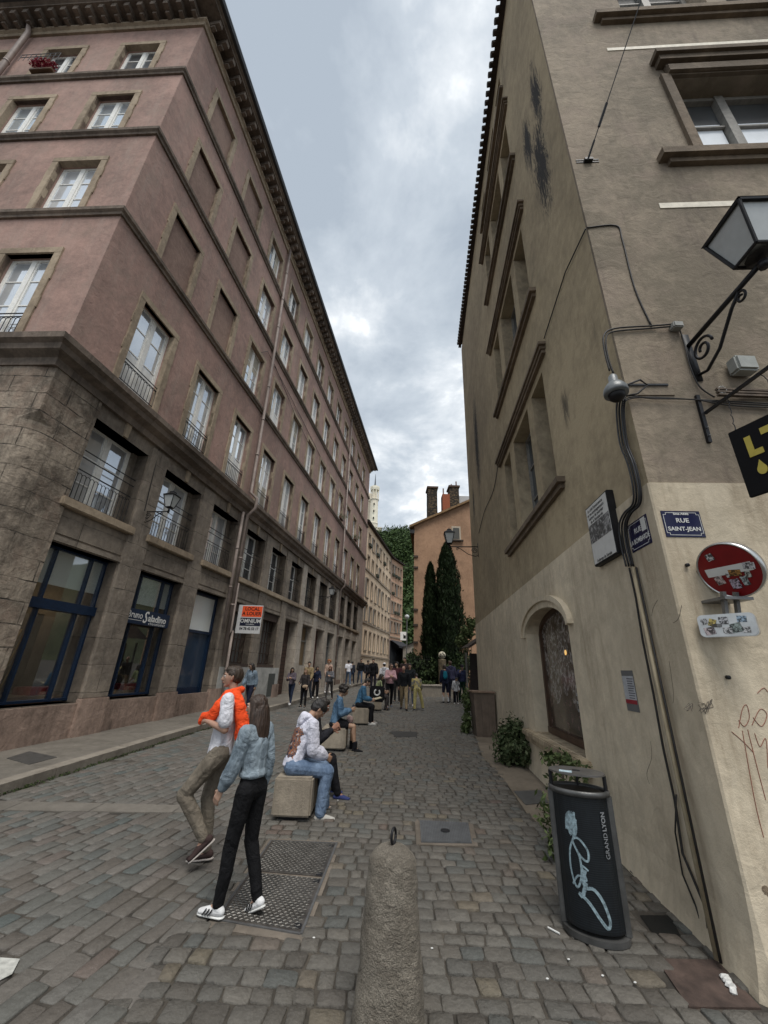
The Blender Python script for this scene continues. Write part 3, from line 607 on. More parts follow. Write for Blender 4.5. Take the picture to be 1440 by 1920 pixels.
def setts(name, mat, inside, ang, pa, pb, bounds, hi=True, hmin=.008, hmax=.018, seed=1, kind='structure'):
    rng = random.Random(seed); ca, sa = math.cos(ang), math.sin(ang); V = []; Fc = []
    a0, a1, b0, b1 = bounds; b = b0; gap = .006
    while b < b1:
        wdt = pb*rng.uniform(.88, 1.14); a = a0-rng.uniform(0, pa)
        while a < a1:
            ln = pa*rng.uniform(.72, 1.4); am, bm_ = a+ln/2, b+wdt/2; wob = .035*math.sin(a*.7+b*.13)
            x, y = am*ca-(bm_+wob)*sa, am*sa+(bm_+wob)*ca
            if inside(x, y):
                j = .011; h = rng.uniform(hmin, hmax); q = [(-ln/2+gap, -wdt/2+gap), (ln/2-gap, -wdt/2+gap), (ln/2-gap, wdt/2-gap), (-ln/2+gap, wdt/2-gap)]
                q = [(u+rng.uniform(-j, j), v+rng.uniform(-j, j)) for u, v in q]; tx, ty = rng.uniform(-.035, .035), rng.uniform(-.035, .035)
                o = len(V)
                if hi:
                    R = []
                    for i in range(4):
                        p, nx = q[i], q[(i+1) % 4]; pv = q[i-1]
                        def L(A, B, t): return (A[0]+(B[0]-A[0])*t, A[1]+(B[1]-A[1])*t)
                        R.append(L(p, pv, .09)); R.append(L(p, nx, .09)); mid = L(p, nx, .5); f = 1+rng.uniform(-.03, .05); R.append((mid[0]*f, mid[1]*f))
                    n = 12
                    for s_, z in ((1.0, -.004), (.985, h*.6), (.925, h*.97)):
                        for (u, v) in R:
                            u2, v2 = u*s_, v*s_; X = (am+u2)*ca-(bm_+wob+v2)*sa; Y = (am+u2)*sa+(bm_+wob+v2)*ca
                            V.append((X, Y, SLOPE*Y+z+(u2*tx+v2*ty if z > 0 else 0)))
                    X, Y = x, y; V.append((X, Y, SLOPE*Y+h*rng.uniform(.95, 1.12)))
                    for r_ in range(2):
                        for i in range(n): Fc.append((o+r_*n+i, o+r_*n+(i+1) % n, o+(r_+1)*n+(i+1) % n, o+(r_+1)*n+i))
                    for i in range(n): Fc.append((o+2*n+i, o+2*n+(i+1) % n, o+3*n))
                else:
                    for s_, z in ((1.0, -.002), (.86, h)):
                        for (u, v) in q:
                            u2, v2 = u*s_, v*s_; X = (am+u2)*ca-(bm_+wob+v2)*sa; Y = (am+u2)*sa+(bm_+wob+v2)*ca; V.append((X, Y, SLOPE*Y+z+(u2*tx+v2*ty if z > 0 else 0)))
                    for i in range(4): Fc.append((o+i, o+(i+1) % 4, o+4+(i+1) % 4, o+4+i))
                    Fc.append((o+4, o+5, o+6, o+7))
            a += ln
        b += wdt
    me = bpy.data.meshes.new(name); me.from_pydata(V, [], Fc); me.update(); me.materials.append(mat); me.polygons.foreach_set('use_smooth', [True]*len(me.polygons))
    ob = bpy.data.objects.new(name, me); COL.objects.link(ob); WM[ob.name] = I4; return tag(ob, kind=kind)
FB = [P2(-30, 1503), P2(352, 1512), P2(352, 1526), P2(-30, 1521)]
def free(x, y): return not any(inpoly(x, y, h) for h in HOLES)
XB = lambda y: -1.28+.02*y
setts('street', MT['sett'], lambda x, y: XB(y)-.03 < x < wallx(y)-.02 and y < 9 and free(x, y), R_(-2), .135, .126, (-3, 5, .9, 9.3), True)
setts('street', MT['sett'], lambda x, y: XB(y)+.04 < x < wallx(y)-.02 and y >= 9 and free(x, y), R_(2), .145, .132, (-3, 16, 8, 25.5), False, seed=5)
setts('street', MT['sett2'], lambda x, y: kerbx(y)+.05 < x < XB(y)+.07 and y < 7.5 and not inpoly(x, y, FB) and free(x, y), R_(76), .2, .125, (-1, 9.5, -1, 7), True, .006, .013, seed=2)
setts('street', MT['sett2'], lambda x, y: kerbx(y)+.05 < x < XB(y) and y >= 7.5 and x < XB(y), R_(74), .185, .13, (2, 27, -8, 10), False, .005, .012, seed=3)
setts('street', MT['sett2'], lambda x, y: kerbx(y)+.05 < x < 9 and y >= 24.6, R_(10), .22, .2, (-2, 14, 24, 52), False, .005, .012, seed=4)
def slab(name, poly, z0, z1, mat, kind='structure'):
    mb = MB(); n = len(poly); mb.add([(x, y, SLOPE*y+z0) for x, y in poly]+[(x, y, SLOPE*y+z1) for x, y in poly], [tuple(range(n, 2*n))]+[(i, (i+1) % n, n+(i+1) % n, n+i) for i in range(n)])
    o = mb.build(name, mat); return tag(o, kind=kind) if kind else o
pav = stucco('pavement_asphalt', (.1, .095, .086), (.07, .067, .06), stain=(.04, .036, .03), stain_amt=.6, grain=.35, trowel=False); kst = stucco('kerb_stone', (.152, .144, .128), (.104, .096, .084), stain=(.048, .044, .036), stain_amt=.5, grain=.5, trowel=False)
slab('flagstone_band', FB, -.01, .012, stucco('worn_flagstone', (.1, .096, .088), (.078, .075, .068), stain=(.05, .045, .04), stain_amt=.6, grain=.6, trowel=False, joints=((1, 0, 0), .9, 9, .8)))
ysk = [-4, 0, 3]+[5+i*1.5 for i in range(22)]
slab('pavement', [(kerbx(y)-.2, y) for y in ysk]+[(-1.0, 37.2), (-1.7, 36.4), (-5.9, 9.4), (-6.6, 5.7), (-11, 5.9), (-11, -4)], 0, .12, pav)
for i in range(len(ysk)-1):
    y0, y1 = ysk[i]+.008, ysk[i+1]-.008
    slab('kerb', [(kerbx(y0), y0), (kerbx(y1), y1), (kerbx(y1)-.2, y1), (kerbx(y0)-.2, y0)], 0, .124+.003*(i % 2), kst)
slab('pavement', [(kerbx(y)-.2, y) for y in (38.5, 44, 52)]+[(-.9, 38.5)], 0, .1, pav)
slab('paved_strip', STRIP, -.01, .012, stucco('worn_paving', (.13, .115, .095), (.09, .08, .065), stain=(.05, .04, .03), stain_amt=.6, grain=.5, trowel=False))
mossm = plain('moss', (.03, .045, .012), .9, .5, scale=25)
mb = MB(); rg = random.Random(4)
for i in range(1500):
    y = rg.uniform(5.2, 13); leafclump(mb, (kerbx(y)+rg.uniform(0, .05), y, gz(y)+rg.uniform(0, .03)), (.02, .02, .012), 1, .018, rg)
tag(mb.build('moss', mossm), kind='stuff')
# concrete surrounds and covers
conc = stucco('cover_surround', (.12, .108, .094), (.08, .072, .062), stain=(.04, .035, .03), stain_amt=.7, grain=.6, trowel=False)
slab('cover_surround', grow(COV1, .085), -.01, .008, conc); slab('cover_surround', grow(COV2, .06), -.01, .008, conc)
def cover(name, poly, label, mat, cat='manhole cover', ribs=None, studs=None, split=True, z=.014, frame=True):
    X = sum((Vector((*p, 0)) for p in poly), Vector())/4; X.z = gz(X.y)
    t = thing(name, X, label, cat)
    A, Bq, Cq, D = [Vector((x, y, 0)) for x, y in poly]
    def q(u, v, h): p = A.lerp(Bq, u).lerp(D.lerp(Cq, u), v); return (p.x, p.y, SLOPE*p.y+h)
    def quad(mb, u0, u1, v0, v1, h0, h1):
        c = [(u0, v0), (u1, v0), (u1, v1), (u0, v1)]; mb.add([q(u, v, h0) for u, v in c]+[q(u, v, h1) for u, v in c], [(4, 5, 6, 7), (0, 1, 5, 4), (1, 2, 6, 5), (2, 3, 7, 6), (3, 0, 4, 7)])
    mb = MB()
    for sp_ in (((.0, .48), (.485, 1)) if split else ((0, 1),)): quad(mb, .02, .98, sp_[0]+.012, sp_[1]-.008, -.01, z)
    child(mb, 'cover_plate', mat, t)
    if frame:
        mb = MB(); quad(mb, -.01, .018, 0, 1, -.01, z+.002); quad(mb, .982, 1.01, 0, 1, -.01, z+.002); quad(mb, .018, .982, 0, .01, -.01, z+.001); quad(mb, .018, .982, .992, 1.004, -.01, z+.001); child(mb, 'frame', MT['grey'], t)
    return t, quad, q
cov = plain('cast_iron_plate', (.1, .09, .08), .42, .45, scale=9, metal=.6, bump=.4, bs=40)
t, quad, q = cover('manhole_cover', COV1, 'large double cast iron cover with raised treads beside the seated boy', cov)
mb = MB()
for i in range(26):
    for j in range(44):
        u, v = .07+.86*i/25, .03+.94*j/43
        if abs(v-.484) < .02: continue
        s_ = 1 if (i+j) % 2 else -1; c = Vector(q(u, v, .0155)); d = Vector((.011, .006*s_, 0)); e = Vector((-.0025*s_, .004, 0))
        mb.add([c-d-e, c+d-e, c+d+e, c-d+e, c-d*.7+Vector((0, 0, .004)), c+d*.7+Vector((0, 0, .004))], [(0, 1, 5, 4), (2, 3, 4, 5), (1, 2, 5), (3, 0, 4)])
tag(child(mb, 'treads', plain('worn_tread', (.13, .125, .115), .35, .3, metal=.7), t), kind='stuff')
mb = MB()
for u, v in ((.93, .06), (.93, .45), (.93, .53), (.93, .95)): quad(mb, u-.04, u+.04, v-.018, v+.018, .012, .0165)
child(mb, 'lifting_lugs', MT['iron'], t)
t, quad, q = cover('manhole_cover', COV2, 'small ribbed square cover with a centre keyhole right of the bollard top', plain('ribbed_plate', (.1, .105, .11), .45, .2, metal=.4), split=False, frame=False)
mb = MB()
for i in range(30): quad(mb, .02+.032*i, .02+.032*i+.016, .02, .98, .012, .02)
child(mb, 'ribs', plain('rib', (.13, .135, .14), .45, .2, metal=.4), t)
mb = MB(); c = q(.5, .5, .021); mb.lathe([(.05, 0), (.05, .003), (.0, .004)], 14, Matrix.Translation(c)); child(mb, 'keyhole', MT['iron'], t)
t, quad, q = cover('rusty_cover', COV3, 'rust brown flush plate against the foot of the corner wall', plain('rust_plate', (.062, .042, .034), .85, .5, scale=8, bump=.5), split=False, frame=False, z=.01)
t, quad, q = cover('manhole_cover', DRN, 'dark rectangular drain cover in the middle of the street', plain('drain_plate', (.04, .038, .035), .6, .3, metal=.3), split=False, frame=False)
D4 = [P2(962, 1486), P2(1015, 1484), P2(1030, 1508), P2(985, 1512)]
cover('manhole_cover', D4, 'smooth grey lid in the paved strip behind the litter bin', plain('grey_lid', (.07, .07, .068), .5, .2), split=False, frame=False, z=.02)
cover('manhole_cover', [P2(5, 1440), P2(50, 1425), P2(103, 1437), P2(48, 1453)], 'dark square lid set in the left pavement', plain('pavement_lid', (.05, .048, .045), .6, .3), split=False, frame=False, z=.126)
cover('manhole_cover', [P2(930, 1272+60), P2(0, 0), P2(0, 0), P2(0, 0)], 'x', cov) if False else None
# broken-out pit by the wall
mb = MB(); z0 = [(x, y, SLOPE*y+.006) for x, y in HOLE]; z1 = [(x, y, SLOPE*y+.0035) for x, y in grow(HOLE, -.02)]
mb.add(z0+z1, [(0, 1, 2, 3)]); o = tag(mb.build('hole', plain('pit_dark', (.004, .004, .003), 1, .2)), kind='structure')
# litter
def litter(name, label, cat, mb, mat, group=None): return tag(mb.build(name, mat), label, cat, group)
def bar(mb, p0, p1, w_, h=.006):
    a, b = G(*p0), G(*p1); a.z += .02; b.z += .02; mb.tube([a, b], w_, 6)
mb = MB(); bar(mb, (1028, 1746), (1050, 1758), .006); litter('paper_straw', 'short white paper stick lying on the setts left of the litter bin', 'litter', mb, MT['wht'])
mb = MB(); rg = random.Random(9)
for px, py, r in ((1362, 1842, .03), (1371, 1856, .026), (1377, 1868, .022), (1366, 1848, .028)): g = G(px, py); mb.sph((g.x, g.y, g.z+.02), (r, r*.8, .02), 8)
o = litter('crumpled_tissue', 'crumpled white tissue on the rusty plate by the corner wall', 'litter', mb, MT['wht'])
for v in o.data.vertices: v.co += Vector(noise.noise_vector(v.co*60))*.008
for px, py, lab_ in ((1067, 1806, 'tiny pale scrap on the setts just below the foot of the litter bin'), (1192, 1850, 'tiny pale scrap nearest the rust brown plate'), (1131, 1837, 'tiny pale scrap second from the rust brown plate'), (810, 1785, 'tiny pale scrap on the setts right beside the stone bollard'), (588, 1765, 'tiny pale scrap at the near corner of the double iron cover'), (1027, 1843, 'tiny pale scrap midway between bollard and litter bin')):
    mb = MB(); g = G(px, py); mb.sph((g.x, g.y, g.z+.018), (.009, .006, .004), 6); litter('litter_scrap', lab_, 'litter', mb, MT['wht'], 'scraps of litter on the setts')
mb = MB(); A = [P2(-8, 1803), P2(35, 1806), P2(20, 1835), P2(-8, 1850)]; mb.add([(x, y, SLOPE*y+.019) for x, y in A]+[(x, y, SLOPE*y+.016) for x, y in A], [(0, 1, 2, 3), (0, 1, 5, 4), (1, 2, 6, 5)])
tag(mb.build('road_marking', plain('worn_white_paint', (.4, .4, .37), .7, .25, scale=30)), kind='structure')
# bollard
bx, by = .115, 2.72; t = thing('stone_bollard', (bx, by, gz(by)), 'rough round granite bollard with a dark iron ring on its domed top in the foreground', 'bollard')
m, nt_, b_ = newmat('granite'); t_ = NT(nt_); p_ = t_.obj()
c = t_.ramp(t_.noise(p_, 150, 3, .7), [(.35, (.19, .165, .13)), (.5, (.29, .255, .205)), (.62, (.39, .35, .285)), (.72, (.24, .2, .155))])
sp = t_.n('ShaderNodeSeparateXYZ'); t_.l(p_, sp.inputs[0])
ban = t_.fr(t_.noise(p_, 5, 5, .7, dist=1), .42, .6); c = t_.mix(t_.m('MULTIPLY', ban, .6), c, (.12, .1, .075))
t_.l(c, b_.inputs['Base Color']); b_.inputs['Roughness'].default_value = .8
h = t_.m('ADD', t_.m('MULTIPLY', t_.noise(p_, 28, 6, .7, sc=(1, 1, 1.6), dist=.5), 1.4), t_.m('MULTIPLY', t_.noise(p_, 120, 4), .5)); t_.l(t_.bump(h, 1.0, .04), b_.inputs['Normal'])
bm = bmesh.new(); n = 64; prof = [(.188, -.02)]+[(.188-.056*(i/24)**.8, .0+.63*i/24) for i in range(25)]+[(.13*math.cos(a)+.002, .63+.098*math.sin(a)) for a in [PI/2*i/9 for i in range(1, 9)]]
mb = MB(); mb.lathe(prof+[(.001, .73)], n)
o = mb.build('shaft', m, None, True); o.parent = t; WM[o.name] = WM[t.name]
for v in o.data.vertices:
    p = v.co.copy(); r = math.hypot(p.x, p.y)+1e-6; k = noise.noise(p*7)*.008+noise.noise(p*20)*.006+(noise.noise(Vector((p.x*10, p.y*10, p.z*30+p.x*60)))*.0035); v.co += Vector((p.x/r, p.y/r, .2))*k*(1 if p.z > .01 else 0)
mb = MB(Matrix.Translation((bx+.005, by, gz(by)+.762)) @ Matrix.Rotation(R_(65), 4, 'Z')); mb.tube([(.03*math.cos(a), 0, .036*math.sin(a)) for a in [2*PI*i/20 for i in range(21)]], .0075, 8); mb.tube([(0, 0, -.05), (0, 0, -.028)], .01, 8)
child(mb, 'iron_ring', MT['iron'], t, True)
# concrete seats
def seat(px, label, w_=.5, h=.43, dpt=.62):
    a, b = G(*px[0]), G(*px[1]); y0 = (a.y+b.y)/2; t = thing('concrete_seat', Matrix.Translation(((a.x+b.x)/2, y0+dpt/2, gz(y0))), label, 'seat', 'concrete cube seats along the street')
    x0, x1 = a.x+.0, b.x; z = gz(y0)
    mb = MB(); mb.bbox(x0, x1, y0, y0+dpt, z+.05, z+h, .02); child(mb, 'block', MT['concrete'], t)
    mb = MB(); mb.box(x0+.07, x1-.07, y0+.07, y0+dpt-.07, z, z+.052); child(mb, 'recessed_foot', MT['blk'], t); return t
seat(((507, 1541), (579, 1547)), 'nearest concrete cube seat, under the boy in the white hoodie', h=.42)
seat(((601, 1408), (646, 1413)), 'concrete cube seat under the curly haired woman in the denim jacket', h=.41)
seat(((660, 1360), (690, 1362)), 'concrete cube seat under the reader in the blue shirt', h=.43)
seat(((700, 1334), (715, 1334)), 'farthest concrete cube seat, in front of the woman with the tote bag', h=.42)
# ================================================================ tan corner house on the right
T = thing('tan_corner_house', RF.R(0, 0, 0), 'tan rendered corner house with cream painted base and clay tile eaves on the right', 'building')
RL = 11.35; PAINT = 3.21
mul = [(1.97, 2.62), (2.9, 4.06), (4.4, 5.02)]; fl = [(4.15, 6.13), (7.68, 9.58), (11.5, 13.17)]
hs = [(a, b, z0, z1, .3) for a, b in mul for z0, z1 in fl]+[(1.95, 2.5, 14.4, 15.15, .3), (2.9, 3.9, 14.4, 15.15, .3), (4.4, 4.95, 14.4, 15.15, .3)]
mb = MB(RF.M); wall(mb, RF, 0, RL, PAINT, 15.75, hs, reveal=.3); child(mb, 'side_wall', MT['tan'], T)
fw = [(1.62, 3.25, 7.8, 9.62, .3), (1.38, 2.75, 11.62, 13.6, .3), (3.05, 4.4, 11.62, 13.6, .3), (4.6, 6.1, 7.8, 9.62, .3)]
mb = MB(RE.M); wall(mb, RE, 0, 9, PAINT, 17.5, fw, reveal=.3); child(mb, 'front_wall', MT['brown'], T)
mb = MB(RF.M); mb.add([(RL, 0, -.2), (RL, -8, -.2), (RL, -8, 18), (RL, 0, 15.75)], [(0, 1, 2, 3)]); child(mb, 'rear_wall', MT['tan'], T)
# painted base with arched window; it stands 12 mm proud and flares at the foot
ax0, ax1, asl, asp, atop = 2.3, 4.45, .8, 2.35, 2.68
def arch_z(s): u = (s-(ax0+ax1)/2)/((ax1-ax0)/2); return asp+(atop-asp)*math.sqrt(max(0, 1-u*u))
def flare(z): return .012+(.075*((.55-z)/.55)**2 if z < .55 else 0)
mb = MB(RF.M); ss = sorted({0, .4, .8, 1.2, 1.7, 2.0, RL, 5, 6, 7.5, 9, 10.3, *[ax0+(ax1-ax0)*i/24 for i in range(25)]}); zb = [-.05, .0, .1, .2, .35, .55, asl]
for i in range(len(ss)-1):
    a, b = ss[i], ss[i+1]; inside = ax0-1e-6 <= a and b <= ax1+1e-6
    for j in range(len(zb)-1): c, e = zb[j], zb[j+1]; mb.add([(a, flare(c), c), (b, flare(c), c), (b, flare(e), e), (a, flare(e), e)], [(0, 1, 2, 3)])
    if inside: mb.add([(a, .012, arch_z(a)), (b, .012, arch_z(b)), (b, .012, PAINT), (a, .012, PAINT)], [(0, 1, 2, 3)]); mb.add([(a, .012, arch_z(a)), (b, .012, arch_z(b)), (b, -.32, arch_z(b)), (a, -.32, arch_z(a))], [(0, 1, 2, 3)])
    else: mb.add([(a, .012, asl), (b, .012, asl), (b, .012, PAINT), (a, .012, PAINT)], [(0, 1, 2, 3)])
mb.add([(ax0, .012, asl), (ax0, -.32, asl), (ax0, -.32, asp), (ax0, .012, asp)], [(0, 1, 2, 3)]); mb.add([(ax1, .012, asl), (ax1, -.32, asl), (ax1, -.32, asp), (ax1, .012, asp)], [(0, 1, 2, 3)])
mb.add([(0, .012, PAINT), (RL, .012, PAINT), (RL, 0, PAINT), (0, 0, PAINT)], [(0, 1, 2, 3)])
mb.M = RE.M; zf = [-.05, 0, .1, .2, .35, .55, PAINT]
for j in range(len(zf)-1): c, e = zf[j], zf[j+1]; mb.add([(0, flare(c), c), (9, flare(c), c), (9, flare(e), e), (0, flare(e), e)], [(0, 1, 2, 3)])
for j in range(len(zf)-1):
    c, e = zf[j], zf[j+1]; mb.add([RF.pt(0, flare(c), c), RE.pt(0, flare(c), c), RE.pt(0, flare(e), e), RF.pt(0, flare(e), e)], [(0, 1, 2, 3)], I4)
mb.add([RE.pt(0, .012, PAINT), RE.pt(9, .012, PAINT), RE.pt(9, 0, PAINT), RE.pt(0, 0, PAINT)], [(0, 1, 2, 3)], I4)
o = child(mb, 'painted_base', MT['cream'], T)
# arch hood, sill, window
mb = MB(RF.M)
def archband(k0, k1, d0, d1, z_end=2.28):
    c = (ax0+ax1)/2; hw = (ax1-ax0)/2; P = []
    for i in range(29):
        a = PI*i/28; P.append((math.cos(a), math.sin(a)))
    for i in range(28):
        q = []
        for (cx_, sx_) in (P[i], P[i+1]):
            for k in (k0, k1): q.append((c+(hw+k)*cx_, asp-.06*(k1 > .1)+(atop-asp+k)*sx_))
        vs = [(q[0][0], d0, q[0][1]), (q[1][0], d0, q[1][1]), (q[3][0], d0, q[3][1]), (q[2][0], d0, q[2][1])]; ve = [(x, d1, z) for x, _, z in vs]
        mb.add(vs+ve, [(4, 5, 6, 7), (1, 2, 6, 5), (3, 0, 4, 7)]+([(0, 1, 5, 4)] if i == 0 else [])+([(2, 3, 7, 6)] if i == 27 else []))
archband(.02, .12, .0, .05); archband(.12, .2, .0, .085); child(mb, 'arch_moulding', MT['cream'], T)
mb = MB(RF.M); mb.bbox(ax0-.16, ax1+.5, -.32, .13, .7, .79, .015); mb.bbox(ax0-.12, ax1+.46, -.1, .09, .62, .7, .01); o = child(mb, 'arch_sill', stucco('worn_sill', (.3, .26, .19), (.16, .13, .095), stain=(.05, .04, .03), stain_amt=.9, stain_th=(.4, .6), grain=.6), T)
mb = MB(RF.M)
for (k0, k1, d0, d1) in ((-.05, .0, -.46, -.38),): 
    c = (ax0+ax1)/2; hw = (ax1-ax0)/2
    for i in range(28):
        a0, a1 = PI*i/28, PI*(i+1)/28; q = []
        for a in (a0, a1):
            for k in (-.07, .0): q.append((c+(hw+k)*math.cos(a), asp+(atop-asp+k)*math.sin(a)))
        vs = [(q[0][0], -.2, q[0][1]), (q[1][0], -.2, q[1][1]), (q[3][0], -.2, q[3][1]), (q[2][0], -.2, q[2][1])]; mb.add(vs+[(x, -.29, z) for x, _, z in vs], [(0, 1, 2, 3), (0, 1, 5, 4), (2, 3, 7, 6), (0, 4, 7, 3)])
mb.box(ax0, ax0+.07, -.29, -.2, asl, asp); mb.box(ax1-.07, ax1, -.29, -.2, asl, asp); mb.box(ax0, ax1, -.29, -.19, asl, asl+.09)
aw = child(mb, 'arched_window', plain('brown_window_frame', (.07, .04, .025), .5, .3, scale=5), T)
m, nt_, b_ = newmat('etched_shop_glass'); t_ = NT(nt_); p_ = t_.pos()
vo = t_.n('ShaderNodeTexVoronoi', _feature='DISTANCE_TO_EDGE'); mp = t_.n('ShaderNodeMapping'); mp.inputs['Scale'].default_value = (22, 22, 9); t_.l(p_, mp.inputs[0]); t_.l(mp.outputs[0], vo.inputs['Vector']); vo.inputs['Scale'].default_value = 1
lf = t_.m('LESS_THAN', vo.outputs[0], .09); lf = t_.m('MULTIPLY', lf, t_.fr(t_.noise(p_, 6, 4), .4, .5))
sp = t_.n('ShaderNodeSeparateXYZ'); t_.l(p_, sp.inputs[0]); up = t_.m('GREATER_THAN', t_.m('ADD', sp.outputs[2], t_.m('MULTIPLY', t_.noise(p_, 3, 2), .7)), 1.75)
room_ = t_.mix(t_.fr(t_.noise(p_, 2.3, 3), .35, .65), (.035, .025, .018), (.13, .1, .075)); room_ = t_.mix(t_.fr(t_.noise(p_, 9, 3), .6, .7), room_, (.25, .16, .15))
t_.l(t_.mix(t_.m('MULTIPLY', lf, up), room_, (.33, .31, .29)), b_.inputs['Base Color']); b_.inputs['Roughness'].default_value = .12
mb = MB(RF.M); c = (ax0+ax1)/2; hw = (ax1-ax0)/2-.05; pts = [(c-hw, asl+.05), (c+hw, asl+.05)]+[(c+hw*math.cos(a), asp+(atop-asp-.05)*math.sin(a)) for a in [PI*i/20 for i in range(21)]]
mb.prism(pts, -.26, -.25, 'y'); child(mb, 'pane', m, aw)
for i, ln in enumerate(('OUVERT TOUS LES JOURS', 'RESTAURANT BAR', 'SALON DE THE')):
    pass
mb = MB(RF.M); mb.sph((3.3, -.245, 2.0), (.045, .004, .04)); child(mb, 'lamp_glow', emit('warm_bulb', (1, .6, .2), .35), aw)
mb = MB(RF.M)
for i in range(3):
    for j in range(9): 
        if (i*5+j*3) % 7: mb.box(2.45+j*.075, 2.45+j*.075+.05, -.249, -.246, 1.42-.1*i, 1.455-.1*i)
child(mb, 'window_stickers', plain('pale_film', (.2, .21, .22), .4, .1), aw)
# side windows
for gi, (z0, z1) in enumerate(fl):
    mb = MB(RF.M); mb.box(1.7, 5.4, -.02, .06, z1+.14, z1+.2); mb.box(1.68, 5.42, -.02, .085, z1+.2, z1+.26); mb.box(1.64, 5.46, -.02, .115, z1+.26, z1+.31); child(mb, 'drip_moulding', MT['hood'], T)
    mb = MB(RF.M); mb.box(1.75, 5.2, -.02, .06, z0-.15, z0-.08); mb.box(1.7, 5.25, -.02, .11, z0-.08, z0); child(mb, 'sill_moulding', MT['hood'], T)
for a, b, z0, z1, _ in hs:
    mb = MB(RF.M); mb.box(a, b, -.3, -.24, z1-.06, z1); mb.box(a, b, -.3, -.24, z0, z0+.06); mb.box(a, a+.05, -.3, -.24, z0, z1); mb.box(b-.05, b, -.3, -.24, z0, z1); mb.box((a+b)/2-.03, (a+b)/2+.03, -.3, -.25, z0, z1)
    for f in (.33, .66): mb.box(a, b, -.29, -.26, z0+(z1-z0)*f-.012, z0+(z1-z0)*f+.012)
    wdw = child(mb, 'window', MT['cwood'], T); mb = MB(RF.M); mb.box(a, b, -.29, -.285, z0, z1); child(mb, 'pane', MT['panedark'], wdw)
    for q0, q1 in ((a-.002, a+.012), (b-.012, b+.002)): mb = MB(RF.M); mb.box(q0, q1, -.24, -.004, z0+.01, z1-.01); child(mb, 'stone_jamb', MT['reveal'], wdw)
mb = MB(RF.M); mb.box(1.8, 5.1, -.02, .08, 14.28, 14.38); child(mb, 'sill_moulding', MT['hood'], T)
# front windows
for (a, b, z0, z1, _) in fw:
    mb = MB(RE.M); mb.box(a, b, -.3, -.22, z1-.07, z1); mb.box(a, b, -.3, -.22, z0, z0+.08); mb.box(a, a+.07, -.3, -.22, z0, z1); mb.box(b-.07, b, -.3, -.22, z0, z1)
    m3 = (a+b)/2; mb.box(m3-.06, m3+.06, -.3, -.2, z0, z1)
    for f in (.27, .62): mb.box(a, b, -.28, -.24, z0+(z1-z0)*f-.016, z0+(z1-z0)*f+.016)
    wdw = child(mb, 'window', MT['cwood'], T); mb = MB(RE.M); mb.box(a, b, -.29, -.285, z0, z1); child(mb, 'pane', MT['panedark'], wdw)
    mb = MB(RE.M)
    for q0, q1 in ((a+.1, m3-.08), (m3+.08, b-.1)):
        mb = MB(RE.M); mb.box(q0, q1, -.284, -.28, z0+.1, z0+1.25); child(mb, 'half_curtain', plain('white_net_curtain', (.8, .84, .88), .7, .05, scale=6), wdw)
for (a, b, z, kind_) in ((1.05, 7, 7.62, 's'), (.87, 6, 11.4, 's'), (1.5, 7, 9.86, 'h'), (4.3, 8, 9.86, 'h0')):
    if kind_ == 'h0': continue
    mb = MB(RE.M); mb.box(a+.1, b, -.02, .06, z-.05, z+.03); mb.box(a, b, -.02, .12, z+.03, z+.14)
    if kind_ == 'h': mb.box(a-.05, b, -.02, .16, z+.14, z+.23); mb.box(a+.1, b, -.02, .09, z-.2, z-.05)
    child(mb, 'stone_moulding', MT['hood'], T)
mb = MB(RE.M); mb.box(1.5, 1.62, -.02, .05, 7.76, 9.66); mb.box(1.5, 3.4, -.02, .045, 9.63, 9.68); child(mb, 'window_surround', MT['hood'], T)
for q0, q1, q2, q3 in ((.93, 5, 10.52, 10.6), (.88, 2.4, 6.78, 6.87)): mb = MB(RE.M); mb.box(q0, q1, -.0, .008, q2, q3); child(mb, 'white_painted_strip', plain('strip_white', (.65, .6, .5), .7, .15), T)
mb = MB(RE.M)   # shallow pilaster strip on the front
mb.box(.0, .42, -.02, .012, PAINT+.9, 17.5); 
child(mb, 'corner_strip', MT['brown'], T)
# eaves: boards and round tiles
def ez(s): return 15.55+.035*s
mb = MB(RF.M); mb.add([(-.1, .0, ez(-.1)), (RL+.1, 0, ez(RL)), (RL+.1, .13, ez(RL)+.02), (-.1, .13, ez(-.1)+.02), (-.1, 0, ez(-.1)+.2), (RL+.1, 0, ez(RL)+.2), (RL+.1, -4, ez(RL)+1.6), (-.1, -4, ez(-.1)+1.6)], [(0, 1, 2, 3), (4, 5, 6, 7), (0, 3, 4), (1, 5, 2)]); child(mb, 'roof_slope', MT['tile'], T)
mb = MB(RF.M); n = 64
for i in range(n):
    s = -.05+(RL+.1)*i/n; z = ez(s)+.05; mb.tube([(s, .2, z), (s, .02, z+.03), (s, -1.4, z+.5)], [.062, .066, .07], 8)
child(mb, 'eave_tiles', MT['tile'], T)
# stains and patches of wear on the side wall are in the plaster; flaked patches here
fm = stucco('bare_render', (.16, .13, .095), (.1, .08, .06), stain_amt=.3, grain=.9, trowel=False)
mb = MB(RE.M); rg = random.Random(2)
for cs_, cz, r in ((.3, .85, .05), (.06, .16, .09), (.1, .55, .02), (.2, 1.95+.5, .012)):
    pts = [(cs_+r*rg.uniform(.6, 1.1)*math.cos(a), cz+r*1.5*rg.uniform(.6, 1.1)*math.sin(a)) for a in [2*PI*i/14 for i in range(14)]]; dd = flare(cz-r*1.5)+.002; mb.prism(pts, dd-.02, dd, 'y')
child(mb, 'flaked_patch', fm, T)
